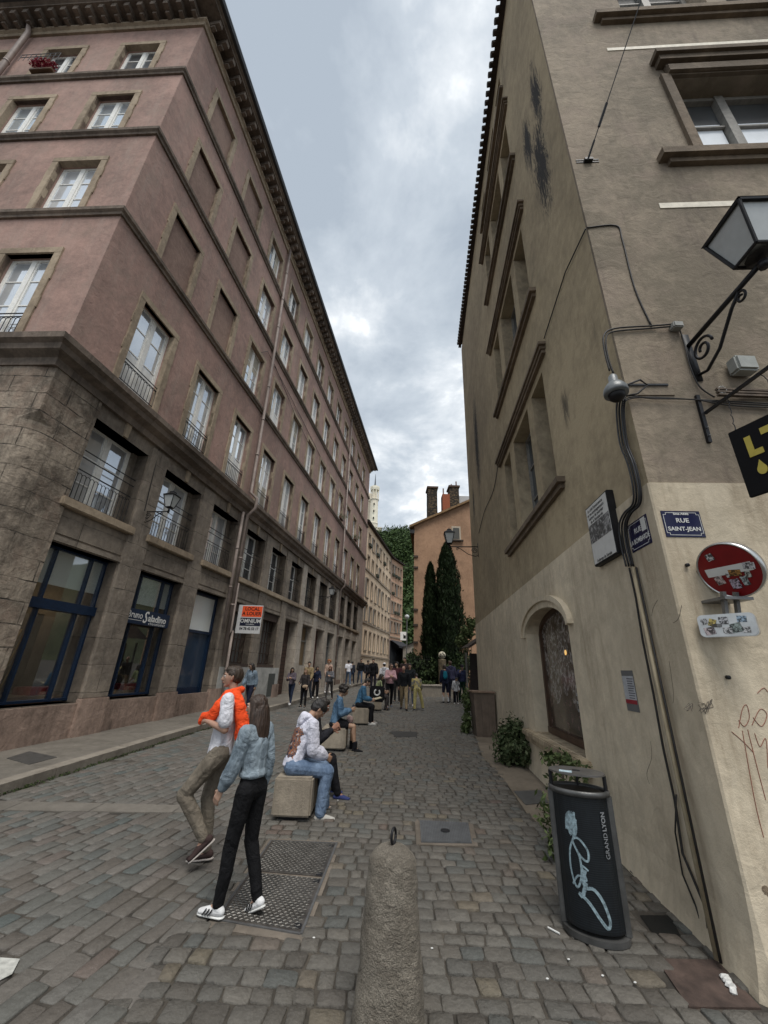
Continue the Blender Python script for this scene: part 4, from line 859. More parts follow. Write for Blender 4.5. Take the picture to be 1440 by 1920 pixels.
# ---- cables, duct and boxes (fixtures of the wall: parts)
def on(fr, pts, off=.03): return [fr.on(px, py, off) for px, py in pts]
mb = MB(); mb.tube(smooth_path(on(RE, [(1100, 427), (1155, 423), (1167, 450), (1190, 540), (1222, 612)], .02)), .008, 6); child(mb, 'wall_cable', MT['cable'], T, True)
mb = MB(); mb.tube(on(RF, [(1098, 429), (1060, 510), (1020, 635)], .02)+on(RF, [(940, 870), (897, 960)], .02)[:0], .008, 6); child(mb, 'wall_cable', MT['cable'], T, True)
mb = MB(); mb.tube(smooth_path(on(RF, [(934, 870), (925, 920), (908, 960), (898, 1000)], .02)), .009, 6); child(mb, 'wall_cable', MT['cable'], T, True)
for k_, pts in enumerate(([(1260, 612), (1215, 616), (1150, 622), (1136, 636), (1140, 670), (1150, 700)], [(1258, 608), (1220, 611), (1152, 616), (1132, 630), (1134, 660), (1143, 695)])):
    mb = MB(); mb.tube(smooth_path(on(RE, pts, .03+.01*k_)), .009, 6); child(mb, 'wall_cable', MT['cable'], T, True)
mb = MB(); mb.tube(smooth_path(on(RE, [(1275, 620), (1282, 640), (1295, 690), (1312, 725), (1340, 745)], .02)), .007, 6); child(mb, 'wall_cable', MT['cable'], T, True)
for k_, dy in enumerate((0, 3, 7)):
    mb = MB(); mb.tube(smooth_path(on(RE, [(1168, 760-dy), (1180, 748-dy), (1220, 745+dy*.3), (1300, 749), (1360, 752+dy), (1445, 757+dy)], .03)), .006, 6); child(mb, 'wall_cable', MT['cable'], T, True)
bund = [(1164, 748), (1162, 775), (1168, 830), (1183, 870), (1193, 915), (1192, 945), (1176, 962), (1167, 985), (1170, 1020), (1180, 1062)]
for k_, dx in enumerate((-6, -1, 4, 8)):
    mb = MB(); pp = [RF.on(px+dx, py, .05+.012*(k_ % 2)) for px, py in bund]; mb.tube(smooth_path(pp), .0085, 8); child(mb, 'cable_bundle', MT['blk'] if k_ % 2 else MT['dgrey'], T, True)
mb = MB(); a_, b_2 = RF.on(1187, 1062, .035), RF.on(1345, 1800, .1); mb.tube([a_, a_.lerp(b_2, .5)+Vector((-.005, 0, 0)), b_2], .016, 10); o = child(mb, 'cable_duct', MT['duct'], T, True)
mb = MB(); mb.tube([RF.on(1193, 1064, .03), RF.on(1352, 1806, .11)], .009, 6); mb.tube([RF.on(px, py, .04) for px, py in ((1180, 1065), (1192, 1120), (1205, 1200), (1225, 1300), (1243, 1400), (1265, 1500), (1280, 1600), (1322, 1700), (1335, 1790))], .009, 6)
mb.tube([RF.on(px, py, .04) for px, py in ((1268, 1490), (1266, 1560), (1280, 1640), (1305, 1700), (1330, 1780))], .006, 6); child(mb, 'loose_cable', MT['cable'], T, True)
mb = MB(); mb.bbox(-.05, .05, -.04, .04, -.035, .035, .01, Matrix.Translation(RE.on(1268, 612, .04))); child(mb, 'junction_box', plain('grey_plastic', (.28, .28, .26), .5, .1), T)
mb = MB(); c_ = RE.on(1392, 686, .07); mb.bbox(-.1, .1, -.06, .06, -.085, .085, .02, Matrix.Translation(c_)); child(mb, 'junction_box', plain('grey_plastic_box', (.3, .31, .29), .5, .1), T)
mb = MB(); c_ = RE.on(1385, 732, .04)
for i in range(3): mb.box(-.22, .8, -.03, .0, -.03*i, -.03*i-.018, Matrix.Translation(c_))
child(mb, 'timber_battens', plain('old_batten', (.1, .075, .055), .8, .3), T)
mb = MB(); cc = RE.on(1352, 733, .06); mb.tube([cc+Vector((.05*math.cos(a)*.7, -.01*(i % 3), .04*math.sin(a))) for i, a in enumerate([2*PI*j/10 for j in range(24)])], .003, 4); child(mb, 'wire_coil', MT['wht'], T)
# spark plug hole and bolts
for px, py in ((1287, 1060), (1363, 1270)):
    mb = MB(); c_ = RE.on(px, py, .02); mb.lathe([(.014, 0), (.014, .02), (.008, .024)], 10, Matrix.Translation(c_) @ Matrix.Rotation(R_(90), 4, 'X')); child(mb, 'wall_bolt', MT['iron'], T)
# guy wire
t = thing('guy_wire', RE.R(.2, 0, 7.73), 'taut wire with a turnbuckle anchored high on the brown front wall', 'wire')
A = RE.on(1102, 300, .06); top = RE.on(1212, -30, 1.0)
mb = MB(); mb.tube([A, top], .006, 5); child(mb, 'strand', MT['iron'], t)
mb = MB(); mb.tube([A.lerp(top, .2), A.lerp(top, .34)], .016, 6); mb.tube([A, A.lerp(top, .12)], .012, 6); child(mb, 'turnbuckle', MT['iron'], t)
mb = MB(); c = RE.sz(1100, 303); mb.box(c[0]-.14, c[0]+.14, .0, .02, c[1]-.005, c[1]+.01, RE.M); mb.box(c[0]-.14, c[0]+.14, .0, .02, c[1]-.05, c[1]-.035, RE.M); mb.box(c[0]-.05, c[0]+.05, .0, .06, c[1]-.06, c[1]-.02, RE.M); child(mb, 'anchor_plate', MT['iron'], t)
# ---- lanterns
def lantern(mbf, mbg, mbr, M, w0, w1, h, roof):
    """square tapering lantern, origin at the bottom centre"""
    def sq(w_, z): return [(-w_, -w_, z), (w_, -w_, z), (w_, w_, z), (-w_, w_, z)]
    a, b = sq(w0, 0), sq(w1, h); t_ = w1*.075
    for i in range(4):
        mbf.tube([a[i], b[i]], t_, 6, M); mbf.tube([a[i], a[(i+1) % 4]], t_, 6, M); mbf.tube([b[i], b[(i+1) % 4]], t_*1.25, 6, M)
        m0 = [(a[i][j]*.35+b[i][j]*.65) for j in range(3)]
        mbg.add([a[i], a[(i+1) % 4], b[(i+1) % 4], b[i]], [(0, 1, 2, 3)], M @ Matrix.Diagonal((.95, .95, 1, 1)))
    c = sq(w1*1.1, h+.01); d = sq(w1*.42, h+roof*.6); e = sq(w1*.42, h+roof*.8); f = sq(w1*.15, h+roof)
    mbr.add(c+d+e+f, [(3, 2, 1, 0)]+[(k*4+i, k*4+(i+1) % 4, k*4+4+(i+1) % 4, k*4+4+i) for k in range(3) for i in range(4)]+[(12, 13, 14, 15)], M)
    mbr.tube([(0, 0, h+roof), (0, 0, h+roof*1.3)], [w1*.1, w1*.03], 8, M); mbg.add(sq(w0*.9, .01), [(0, 1, 2, 3)], M)
    mbf.lathe([(w0*.3, -.1*h), (w0*.9, -.05*h), (w0*.6, 0)], 10, M)
def scroll(mb, fr, s, z, r, d0, dirn=1, turns=1.6, th=.01, axis='d'):
    pts = []
    for i in range(30):
        a = i/29*turns*2*PI; rr = r*(1-.72*i/29); pts.append((d0+rr*math.cos(a)*dirn, z+rr*math.sin(a)))
    mb.tube([fr.pt(s, d, zz_) for d, zz_ in pts], th, 6)
lg = plain('frosted_lamp_glass', (.42, .44, .44), .25, .05, bump=0, spec=.6)
def wall_lantern(fr, s, z, reach, k, label, up=.05, dims=None):
    t = thing('wall_lantern', fr.R(s, 0, z), label, 'street lamp', 'black wall lanterns')
    mb = MB(fr.M); mb.box(s-.025*k, s+.025*k, 0, .012, z-.35*k, z+.12*k); mb.M = None
    mb.tube([fr.pt(s, 0, z), fr.pt(s, reach, z)], .018*k, 8)
    mb.tube([fr.pt(s, d, zz_) for d, zz_ in [(.02, z-.3*k), (.1*k, z-.33*k), (reach*.35, z-.26*k), (reach*.6, z-.08*k), (reach*.72, z-.02*k)]], .012*k, 6)
    scroll(mb, fr, s, z-.14*k, .1*k, .12*k, 1, 1.5, .011*k); scroll(mb, fr, s, z-.07*k, .05*k, reach*.72, -1, 1.4, .009*k)
    mb.tube([fr.pt(s, reach, z-.05*k), fr.pt(s, reach, z+up)], .03*k, 8); child(mb, 'bracket', MT['iron'], t, True)
    f, g, r = MB(), MB(), MB(); M = fr.R(s, reach, z+up+.06*k)
    lantern(f, g, r, M, *(dims or (.085*k, .165*k, .36*k, .17*k))); child(f, 'lantern_frame', MT['iron'], t); child(g, 'lantern_glass', lg, t); child(r, 'lantern_roof', MT['iron'], t); return t
wall_lantern(RE, .68, 4.69, .86, 1.2, 'large black four-sided lantern on a scrolled bracket, close up at the right edge', .0, (.105, .185, .37, .18))
wall_lantern(LF, -.3, 5.02, .62, .82, 'black lantern on a scrolled bracket beside the second mezzanine window of the pink building')
wall_lantern(LF, 14.0, 5.45, .75, .95, 'black lantern on a bracket at the far part of the pink building')
wall_lantern(RF, 9.75, 5.6, .95, 1.0, 'black lantern in front of the orange gable, bracketed off the tan side wall')
# ---- dome camera
t = thing('dome_camera', RE.R(.02, .1, 4.0), 'grey dome surveillance camera hanging at the corner of the tan house', 'camera')
c = RE.on(1155, 735, .14); K135 = Matrix.Translation(c) @ Matrix.Scale(1.3, 4); mb = MB(K135); mb.lathe([(.075, -.02), (.078, .0), (.072, .03), (.05, .065), (.03, .085), (.028, .13), (.012, .15)], 24); child(mb, 'housing', plain('camera_grey', (.14, .15, .155), .35, .1), t, True)
mb = MB(K135); mb.sph((0, 0, -.025), (.055, .055, .05), 18); child(mb, 'dome', MT['blk'], t, True)
mb = MB(); a_ = RE.on(1172, 722, .015); b_2 = RE.on(1252, 722, .015); mb.tube([a_, b_2], .014, 4); mb.tube([c+Vector((0, 0, .1)), RE.on(1172, 722, .02)], .018, 8); child(mb, 'mounting_arm', MT['dgrey'], t)
mb = MB(); mb.tube([c+Vector((.04, 0, .05))]+on(RE, [(1200, 712), (1214, 722), (1195, 738), (1175, 742)], .06), .009, 6); child(mb, 'lead', MT['cable'], t, True)
# ---- hanging sign and its bracket
t = thing('sign_bracket', RE.R(.62, 0, 3.9), 'black steel bracket with a diagonal arm holding the black and yellow sign', 'bracket')
mb = MB(); a_, b_2 = RE.on(1306, 742, .01), RE.on(1330, 830, .01); mb.tube([a_, b_2], .022, 4); W0 = RE.on(1322, 775, .02); 
TIP = RE.on(1430, 690, .56); TIP.z = W0.z; mb.tube([W0, TIP, TIP+(TIP-W0)*.1], .016, 4); child(mb, 'arm', MT['iron'], t)
mb = MB()
for i in range(2): c_ = a_.lerp(b_2, .72+.16*i); mb.sph(c_+Vector((0, -.025, 0)), .008)
child(mb, 'bolt', MT['grey'], t)
TL = RE.on(1366, 813, .30); TLd = TL
xdir = (RE.n*.93+RE.u*.36).normalized(); zdir = Vector((0, 0, 1))
Ms = Matrix((xdir, zdir, xdir.cross(zdir))).transposed().to_4x4(); Ms.translation = TL
hs_ = .43; t = thing('hanging_sign', Ms, 'black square hanging sign with yellow capital letters and a yellow drop', 'sign')
Mt_ = Ms; Ms = Ms @ Matrix.Diagonal((1.02, 1.3, 1.0, 1.0))
mb = MB(Ms); mb.bbox(0, .55, -hs_, 0, -.012, .012, .004); o = child(mb, 'panel', plain('matt_black_sign', (.004, .004, .005), .7, .1, bump=0, spec=.15), t); yel = plain('sign_yellow', (.42, .34, .05), .4, .08, bump=0)
mb = MB(Ms); L = .013
mb.prism([(.085, -.075), (.125, -.075), (.125, -.17), (.175, -.17), (.175, -.205), (.085, -.205)], .013, .016); mb.prism([(.19, -.06), (.33, -.06), (.33, -.1), (.28, -.1), (.28, -.19), (.24, -.19), (.24, -.1), (.19, -.1)], .013, .016)
dr = [(.13, -.235)]+[(.13+.03*math.cos(a), -.295+.03*math.sin(a)) for a in [R_(40)-R_(260)*i/16 for i in range(17)]]; mb.prism(dr, .013, .016)
mb.prism([(.22, -.24), (.34, -.24), (.34, -.27), (.22, -.27)], .013, .016); child(mb, 'lettering', yel, t)
for k_, (sx_, P_) in enumerate(((.1, .42), (.42, .95))):
    mb = MB(); top = W0.lerp(TIP, P_); bot = Ms @ Vector((.05+.35*k_, .0, 0)); n = 8
    for i in range(n): a2 = top.lerp(bot, i/n); b2 = top.lerp(bot, (i+.9)/n); mb.tube([a2, a2.lerp(b2, .5)+Vector((.006*(1 if i % 2 else -1), .004, 0)), b2], .0035, 5)
    child(mb, 'chain', MT['iron'], t)
# ---- street name plates
def plate(fr, px4, name, label, lines, z_off=.012, text_shear=0):
    TLp, BRp = px4[0], px4[2]
    s0, zt = fr.sz(*px4[0], z_off); s1, zt1 = fr.sz(*px4[1], z_off); _, zb0 = fr.sz(*px4[2], z_off); zt = (zt+zt1)/2
    sa, sb = min(s0, s1), max(s0, s1); zb0 = min(zb0, zt-.1); cx_, cz_ = (sa+sb)/2, (zt+zb0)/2; w_, h = sb-sa, zt-zb0
    M = fr.T(cx_, z_off+.006, cz_); t = thing(name, fr.R(cx_, 0, cz_), label, 'street sign'); navy = plain('navy_enamel', (.008, .01, .045), .25, .1, bump=0)
    mb = MB(M); mb.bbox(-w_/2, w_/2, -h/2, h/2, -.008, .0, .002); child(mb, 'plate', navy, t)
    mb = MB(M); k = .035*w_; e = w_/2-.04*w_; f = h/2-.055*w_; l_ = .006*w_; c5 = .07*w_
    path = [(-e+c5, f), (e-c5, f), (e-c5, f-c5*.8), (e, f-c5*.8), (e, -f+c5*.8), (e-c5, -f+c5*.8), (e-c5, -f), (-e+c5, -f), (-e+c5, -f+c5*.8), (-e, -f+c5*.8), (-e, f-c5*.8), (-e+c5, f-c5*.8), (-e+c5, f)]
    for i in range(len(path)-1):
        (x0, y0), (x1, y1) = path[i], path[i+1]; mb.box(min(x0, x1)-l_, max(x0, x1)+l_, min(y0, y1)-l_, max(y0, y1)+l_, .001, .0018)
    child(mb, 'border', MT['wht'], t)
    for body, sz_, yy, xs in lines: text(body, sz_*w_, M @ Matrix.Translation((0, yy*h, .002)), MT['wht'], t, sx=xs, extrude=.0005, offset=.001)
    return t, M, w_, h
plate(RE, [(1237, 957), (1310, 960), (1323, 1008), (1245, 1008)], 'street_name_plate', 'dark blue enamel street plate on the front wall above the round road sign', [('RUE', .17, .12, 1.1), ('SAINT-JEAN', .155, -.2, 1.02), ('5me ARRt', .085, .38, 1.1)])
t, M, w_, h = plate(RF, [(1212, 966), (1176, 984), (1222, 1018), (1185, 1035)], 'street_name_plate', 'dark blue enamel street plate round the corner beside the cables, half stickered over', [('RUE', .2, .14, 1.0), ('LA BOMBARDE', .19, -.2, .78)])
mb = MB(M); mb.bbox(.2*w_, .42*w_, .0*h, .45*h, .001, .003, .001); child(mb, 'sticker', MT['wht'], t)
# ---- information board
s0, z1_ = RF.sz(1098, 950, .06); s1, z0_ = RF.sz(1163, 1047, .06); s1b, z1b = RF.sz(1137, 915, .06)
sa, sb = min(s0, s1, s1b), max(s0, s1, s1b); zt, zb = 3.42, 2.76; cx_, cz_ = (sa+sb)/2, (zt+zb)/2; w_, h = sb-sa, zt-zb
M = RF.T(cx_, .075, cz_); t = thing('information_board', RF.R(cx_, 0, cz_), 'tall framed white notice board with a dark photograph on the tan side wall', 'notice board')
mb = MB(M); mb.bbox(-w_/2, w_/2, -h/2, h/2, -.075, -.004, .006); child(mb, 'case', MT['iron'], t)
mb = MB(M); mb.box(-w_/2+.02, w_/2-.02, -h/2+.02, h/2-.02, -.004, .0); child(mb, 'board_face', MT['wht'], t)
m, nt_, b_ = newmat('printed_picture'); t_ = NT(nt_); p_ = t_.obj(); t_.l(t_.ramp(t_.noise(p_, 9, 5, .7, dist=2), [(.35, (.01, .01, .01)), (.5, (.1, .1, .1)), (.62, (.4, .4, .4))]), b_.inputs['Base Color'])
mb = MB(M); mb.box(-w_/2+.02, w_/2-.02, -.09, .11, .0005, .002); child(mb, 'photograph', m, t)
for i, ln in enumerate(('La cité Renaissance', 'et ses aménagements', "autour du quartier", 'de la Bombarde')): text(ln, .05, M @ Matrix.Translation((-.02, .27-.045*i, .002)), MT['blk'], t, extrude=.0005, sx=.95)
text('Auberge du Savoie', .045, M @ Matrix.Translation((0, -.29, .002)), MT['blk'], t, extrude=.0005)
# ---- poster
s0, z1_ = RF.sz(1163, 1257, .02); s1, _ = RF.sz(1185, 1262, .02); _, z0_ = RF.sz(1192, 1335, .02); cx_, cz_ = (s0+s1)/2, (z1_+z0_)/2; w_, h = abs(s1-s0), z1_-z0_
M = RF.T(cx_, .017, cz_); t = thing('poster', RF.R(cx_, 0, cz_), 'small taped paper notice with grey ends on the cream side wall', 'poster')
mb = MB(M); mb.box(-w_/2, w_/2, -h/2, h/2, -.003, 0); child(mb, 'paper', plain('poster_grey', (.13, .13, .13), .6, .1), t)
mb = MB(M); mb.box(-w_/2+.005, w_/2-.004, -h*.32, h*.36, .0005, .0015); child(mb, 'print', plain('poster_white', (.4, .41, .43), .6, .15), t)
mb = MB(M); mb.box(-w_/2+.005, w_/2-.004, -h*.32, -h*.22, .002, .0026); child(mb, 'red_strip', plain('poster_red', (.25, .02, .03), .6, .1), t)
mb = MB(M)
for i in range(9): mb.box(-.02, w_/2-.012-.01*(i % 3), h*.28-i*.02, h*.28-i*.02+.008, .002, .0026)
child(mb, 'print_lines', plain('poster_ink', (.1, .1, .12), .6, .1), t)
# ---- no-entry sign
c = RE.on(1366, 1069, .2); yaw = Matrix.Rotation(R_(-72), 4, 'Z')
Mn = Matrix.Translation(c) @ yaw @ Matrix.Rotation(R_(112), 4, 'X')
r = .2; t = thing('no_entry_sign', Matrix.Translation(c), 'round red no-entry road sign covered in stickers on the cream front wall', 'road sign')
mb = MB(Mn); mb.lathe([(r*.9, -.05), (r, -.05), (r*1.02, -.02), (r*1.0, .008), (r*.965, .008), (r*.96, -.0)], 48); child(mb, 'rim', MT['alu'], t, True)
mb = MB(Mn); mb.lathe([(r*.955, -.01), (r*.955, .001), (.0001, .001)], 48); child(mb, 'disc', plain('sign_red', (.17, .004, .006), .35, .12, bump=0), t)
mb = MB(Mn); mb.box(-r*.74, r*.74, -r*.14, r*.16, .0015, .003); child(mb, 'white_bar', MT['wht'], t)
rg = random.Random(11)
def stickers(M, spots, parent):
    for (x, y, w2, h2, rot, colr) in spots:
        mb = MB(M @ Matrix.Translation((x, y, .0034+rg.uniform(0, .001))) @ Matrix.Rotation(R_(rot), 4, 'Z')); mb.bbox(-w2/2, w2/2, -h2/2, h2/2, 0, .0012, .0005)
        m2, nt2, b2 = newmat('sticker_print'); t2 = NT(nt2); p2 = t2.obj(); t2.l(t2.ramp(t2.noise(p2, 55, 3, .6, dist=1), [(.42, sc3(colr, .08)), (.5, sc3(colr, .5)), (.56, colr)]), b2.inputs['Base Color']); child(mb, 'sticker', m2, parent)
stickers(Mn, [(-.07, .115, .05, .05, 10, (.5, .5, .5)), (-.085, -.06, .055, .06, 8, (.5, .4, .38)), (.03, -.025, .075, .045, -8, (.4, .2, .05)), (.0, -.1, .06, .07, 0, (.5, .42, .5)), (.065, -.09, .04, .065, 5, (.4, .45, .45)), (.1, -.05, .035, .045, 0, (.45, .45, .4)), (.13, .005, .07, .045, -10, (.55, .53, .55)), (-.02, -.035, .02, .03, 0, (.5, .5, .5))], t)
mb = MB(); wc = RE.on(1366, 1069, .0); mb.tube([c+Vector((-.06, .03, -.15)), c+Vector((-.06, .06, -.32))], .018, 4); mb.tube([c+Vector((.03, .03, -.15)), c+Vector((.03, .06, -.3))], .018, 4); mb.box(-.1, .1, -.02, .2, -.21, -.19, Matrix.Translation(c)); child(mb, 'mounting', MT['grey'], t)
c2 = RE.on(1362, 1172, .18); Mp = Matrix.Translation(c2) @ Matrix.Rotation(R_(-54), 4, 'Z') @ Matrix.Rotation(R_(90), 4, 'X'); t = thing('sign_plate', Matrix.Translation(c2), 'small rounded aluminium plate covered in stickers under the no-entry sign', 'road sign')
mb = MB(Mp); pts = []; W2, H2, rr = .155, .072, .03
for (qx, qy, a0) in ((W2-rr, H2-rr, 0), (-W2+rr, H2-rr, 90), (-W2+rr, -H2+rr, 180), (W2-rr, -H2+rr, 270)): pts += [(qx+rr*math.cos(R_(a0+i*15)), qy+rr*math.sin(R_(a0+i*15))) for i in range(7)]
mb.prism(pts, -.05, .0, 'z'); mb.prism([(x*1.03, y*1.05) for x, y in pts], -.045, -.004, 'z'); child(mb, 'panel', MT['alu'], t)
stickers(Mp, [(-.12, .03, .04, .04, 5, (.5, .5, .5)), (-.075, .02, .04, .05, -20, (.45, .35, .1)), (-.1, -.035, .06, .05, 10, (.5, .42, .42)), (-.01, .03, .05, .05, 0, (.5, .5, .52)), (.05, -.02, .06, .06, 12, (.25, .3, .28)), (.0, -.035, .05, .045, 0, (.5, .5, .5)), (.09, .035, .05, .04, -5, (.3, .4, .5)), (.1, -.035, .04, .04, 0, (.5, .5, .5))], t)
mb = MB(); mb.box(-.05, .05, .02, .19, -.01, .01, Matrix.Translation(c2)); child(mb, 'mounting', MT['grey'], t)
# graffiti on the front and faint scribbles
gr = plain('red_marker', (.24, .08, .05), .6, .2, bump=0); mb = MB()
for st in ([(1385, 1365), (1392, 1330), (1400, 1322), (1405, 1345), (1396, 1362), (1385, 1350)], [(1392, 1370), (1415, 1500), (1432, 1570)], [(1402, 1368), (1410, 1400), (1420, 1440), (1436, 1500)], [(1410, 1360), (1425, 1330), (1438, 1340), (1428, 1362), (1412, 1345)], [(1372, 1372), (1395, 1392), (1412, 1410)], [(1415, 1375), (1425, 1400), (1436, 1385), (1440, 1440)], [(1420, 1300), (1432, 1290), (1440, 1298)]):
    mb.tube(smooth_path([RE.on(px, py, .014) for px, py in st]), .002, 5)
child(mb, 'graffiti', gr, T)
mb = MB(); gk = plain('grey_marker', (.07, .06, .05), .7, .2, bump=0); rg = random.Random(6)
for cx0 in (1292, 1318, 1330):
    p = [RE.on(cx0+rg.uniform(-10, 10), 1325+rg.uniform(-14, 14), .014) for _ in range(12)]; mb.tube(p, .0016, 4)
for st in ([(1278, 1015+120), (1272, 1160), (1262, 1168)], [(1255, 1240), (1263, 1300), (1262, 1318)], [(1220, 1390), (1222, 1420), (1213, 1450), (1218, 1470)], [(1233, 1125), (1225, 1140), (1222, 1155)]):
    mb.tube(smooth_path([RF.on(px, py, .012) for px, py in st]), .0018, 4)
child(mb, 'cracks', gk, T)
# ================================================================ farther buildings, hill, tower, garden
creamw = stucco('cream_far_render', (.46, .38, .29), (.37, .3, .225), stain=(.16, .12, .09), stain_amt=.35, grain=.1, trowel=False); peach = stucco('peach_far_render', (.38, .255, .185), (.3, .2, .145), stain=(.16, .12, .09), stain_amt=.35, grain=.1, trowel=False)
shut = plain('closed_shutter', (.2, .18, .155), .6, .2); tr2 = plain('far_stone_trim', (.27, .215, .16), .8, .2)
def far_house(name, P, ang, ln, zr, rows_, cols, wdt, label, mt_, groundrow=None, depth=9, bands=()):
    fr = Frame(P, ang); t = thing(name, fr.R(0, 0, 0), label, 'building'); hs = [(c, c+wdt, a, b, .18) for c in cols for a, b in rows_]
    if groundrow: hs += [(c+.1, c+wdt+.15, groundrow[0], groundrow[1], .25) for c in cols]
    mb = MB(fr.M); wall(mb, fr, 0, ln, 0, zr, hs); mb.add([(0, 0, 0), (0, -depth, 0), (0, -depth, zr), (0, 0, zr)], [(0, 1, 2, 3)]); mb.add([(ln, 0, 0), (ln, -depth, 0), (ln, -depth, zr), (ln, 0, zr)], [(0, 1, 2, 3)]); mb.add([(0, -depth, 0), (ln, -depth, 0), (ln, -depth, zr), (0, -depth, zr)], [(0, 1, 2, 3)]); child(mb, 'wall', mt_, t)
    mb = MB(fr.M); mb.box(-.2, ln+.1, -.2, .35, zr, zr+.18); mb.add([(-.2, .38, zr+.18), (ln+.1, .38, zr+.18), (ln+.1, -depth/2, zr+1.6), (-.2, -depth/2, zr+1.6), (ln+.1, -depth, zr+.2), (-.2, -depth, zr+.2)], [(0, 1, 2, 3), (3, 2, 4, 5)]); child(mb, 'roof', MT['tile'], t)
    for z in bands: mb = MB(fr.M); mb.box(0, ln, -.02, .1, z, z+.16); child(mb, 'string_course', tr2, t)
    rg = random.Random(len(cols))
    for i, h in enumerate(hs):
        a, b, c, e = h[:4]; mb = MB(fr.M); mb.box(a, b, -.17, -.12, c, c+.05); mb.box(a, b, -.17, -.12, e-.05, e); mb.box(a, a+.05, -.17, -.12, c, e); mb.box(b-.05, b, -.17, -.12, c, e); mb.box((a+b)/2-.03, (a+b)/2+.03, -.17, -.12, c, e)
        wdw = child(mb, 'window', MT['cwood'], t); mb = MB(fr.M); mb.box(a, b, -.178, -.17, c, e); child(mb, 'pane', MT['panedark'] if rg.random() < .6 else MT['paneblue'], wdw)
        mb = MB(fr.M); mb.box(a-.12, a, -.01, .04, c, e); mb.box(b, b+.12, -.01, .04, c, e); mb.box(a-.12, b+.12, -.01, .05, e, e+.12); mb.box(a-.15, b+.15, -.01, .09, c-.1, c); child(mb, 'window_surround', tr2, wdw)
        if rg.random() < .3 and c > 6: mb = MB(fr.M); mb.box(a-.08, b+.08, .02, .25, c, c+.3); child(mb, 'window_box', plain('dark_planter', (.04, .045, .03), .8), wdw)
        if rg.random() < .35: mb = MB(fr.M); mb.box(a-.5, a-.13, .0, .04, c, e); child(mb, 'shutter', shut, wdw)
    return t, fr
cols1 = [1.25+1.87*i for i in range(7)]
t, fr = far_house('cream_apartment_building', (-1.75, 37.5), 12.4, 13.9, 15.5, [(13.35, 14.7), (11.0, 12.35), (8.2, 10.0), (5.95, 7.45)], cols1, .75, 'pale cream apartment building beyond the end of the pink one', creamw, (3.3, 5.0), bands=(10.75, 5.65, 2.7))
mb = MB(fr.M); mb.tube([(-.3+.4, .08, 15.4), (.15, .08, .7)], .05, 6); mb.tube([(13.6, .08, 15.4), (13.6, .08, .9)], .05, 6); child(mb, 'downpipe', MT['zinc'], t)
t, fr = far_house('peach_apartment_building', (fr.pt(13.95, 0, 0).x, fr.pt(13.95, 0, 0).y), 24, 4.3, 15.5, [(13.2, 14.75), (10.75, 12.3), (8.4, 9.85), (6.05, 7.35)], [.3, 1.3, 2.3, 3.3], .55, 'narrow peach coloured apartment building at the far end of the street', peach, bands=(7.7, 5.4))
mb = MB(fr.M); mb.box(.1, 4.2, 0, .12, .9, 5.0); child(mb, 'cafe_front', plain('dark_cafe_front', (.015, .017, .022), .5), t)
for i in range(4): mb = MB(fr.M); mb.box(.3+i, .95+i, .12, .14, 1.2, 3.6); child(mb, 'cafe_window', MT['panedark'], t)
mb = MB(fr.M); mb.add([(0, .1, 5.1), (4.3, .1, 5.1), (4.3, 1.3, 4.4), (0, 1.3, 4.4), (0, 1.3, 4.15), (4.3, 1.3, 4.15)], [(0, 1, 2, 3), (3, 2, 5, 4)]); child(mb, 'awning', plain('dark_awning', (.02, .02, .024), .8), t)
mb = MB(fr.M); mb.bbox(-.5+2.2, -.1+2.2, -3, -2.5, 15.6, 18.2, .02); mb.bbox(3.2, 3.7, -3, -2.4, 15.6, 17.4, .02); child(mb, 'chimney', plain('far_chimney', (.13, .11, .09), .9, .3), t)
# white lit box sign, lamp post, low grey house
t = thing('box_sign', Matrix.Translation(at(757, 1193, 49)), 'small white projecting box sign past the awning at the end of the street', 'sign')
c = at(757, 1193, 49); mb = MB(Matrix.Translation(c)); mb.bbox(-.42, .42, -.1, .1, -.5, .5, .03); child(mb, 'box', plain('sign_box_white', (.75, .73, .7), .5, .05), t)
mb = MB(Matrix.Translation(c)); mb.prism([(-.05, -.25), (.25, -.25), (.25, .1), (.02, .1), (.02, .2), (-.05, .2)], -.12, -.101, 'y'); child(mb, 'lettering', MT['blk'], t)
mb = MB(); mb.tube([c+Vector((-.4, 0, .3)), c+Vector((-1.1, 0, .3))], .03, 6); child(mb, 'arm', MT['iron'], t)
c = at(762, 1250, 46); t = thing('street_lamp', Matrix.Translation((c.x, 46, gz(46))), 'thin pole street lamp with a pale round head before the wooded hill', 'street lamp')
mb = MB(); mb.tube([(c.x, 46, gz(46)), (c.x, 46, 7.1)], .06, 8); child(mb, 'pole', MT['grey'], t); mb = MB(); mb.sph((c.x, 46, 7.3), (.28, .28, .26), 14); child(mb, 'lamp_head', lg, t, True)
t = thing('grey_house', Matrix.Translation((6.5, 54, .9)), 'low grey walled house at the foot of the hill beside the orange house', 'house')
mb = MB(); z0 = .8; mb.add([(3.0, 52, z0), (12, 52, z0), (12, 52, 8.2), (3.0, 52, 4.3), (3.0, 60, z0), (12, 60, z0), (12, 60, 8.2), (3.0, 60, 4.3)], [(0, 1, 2, 3), (4, 7, 6, 5), (0, 3, 7, 4)]); child(mb, 'wall', stucco('grey_render', (.2, .19, .17), stain_amt=.4, trowel=False), t)
mb = MB(); mb.add([(2.7, 51.7, 4.2), (12.3, 51.7, 8.35), (12.3, 60.3, 8.35), (2.7, 60.3, 4.2)], [(0, 1, 2, 3)]); mb.box(3, 12, 51.6, 52, 2.6, 2.8); child(mb, 'roof', plain('grey_roof', (.16, .15, .14), .8), t)
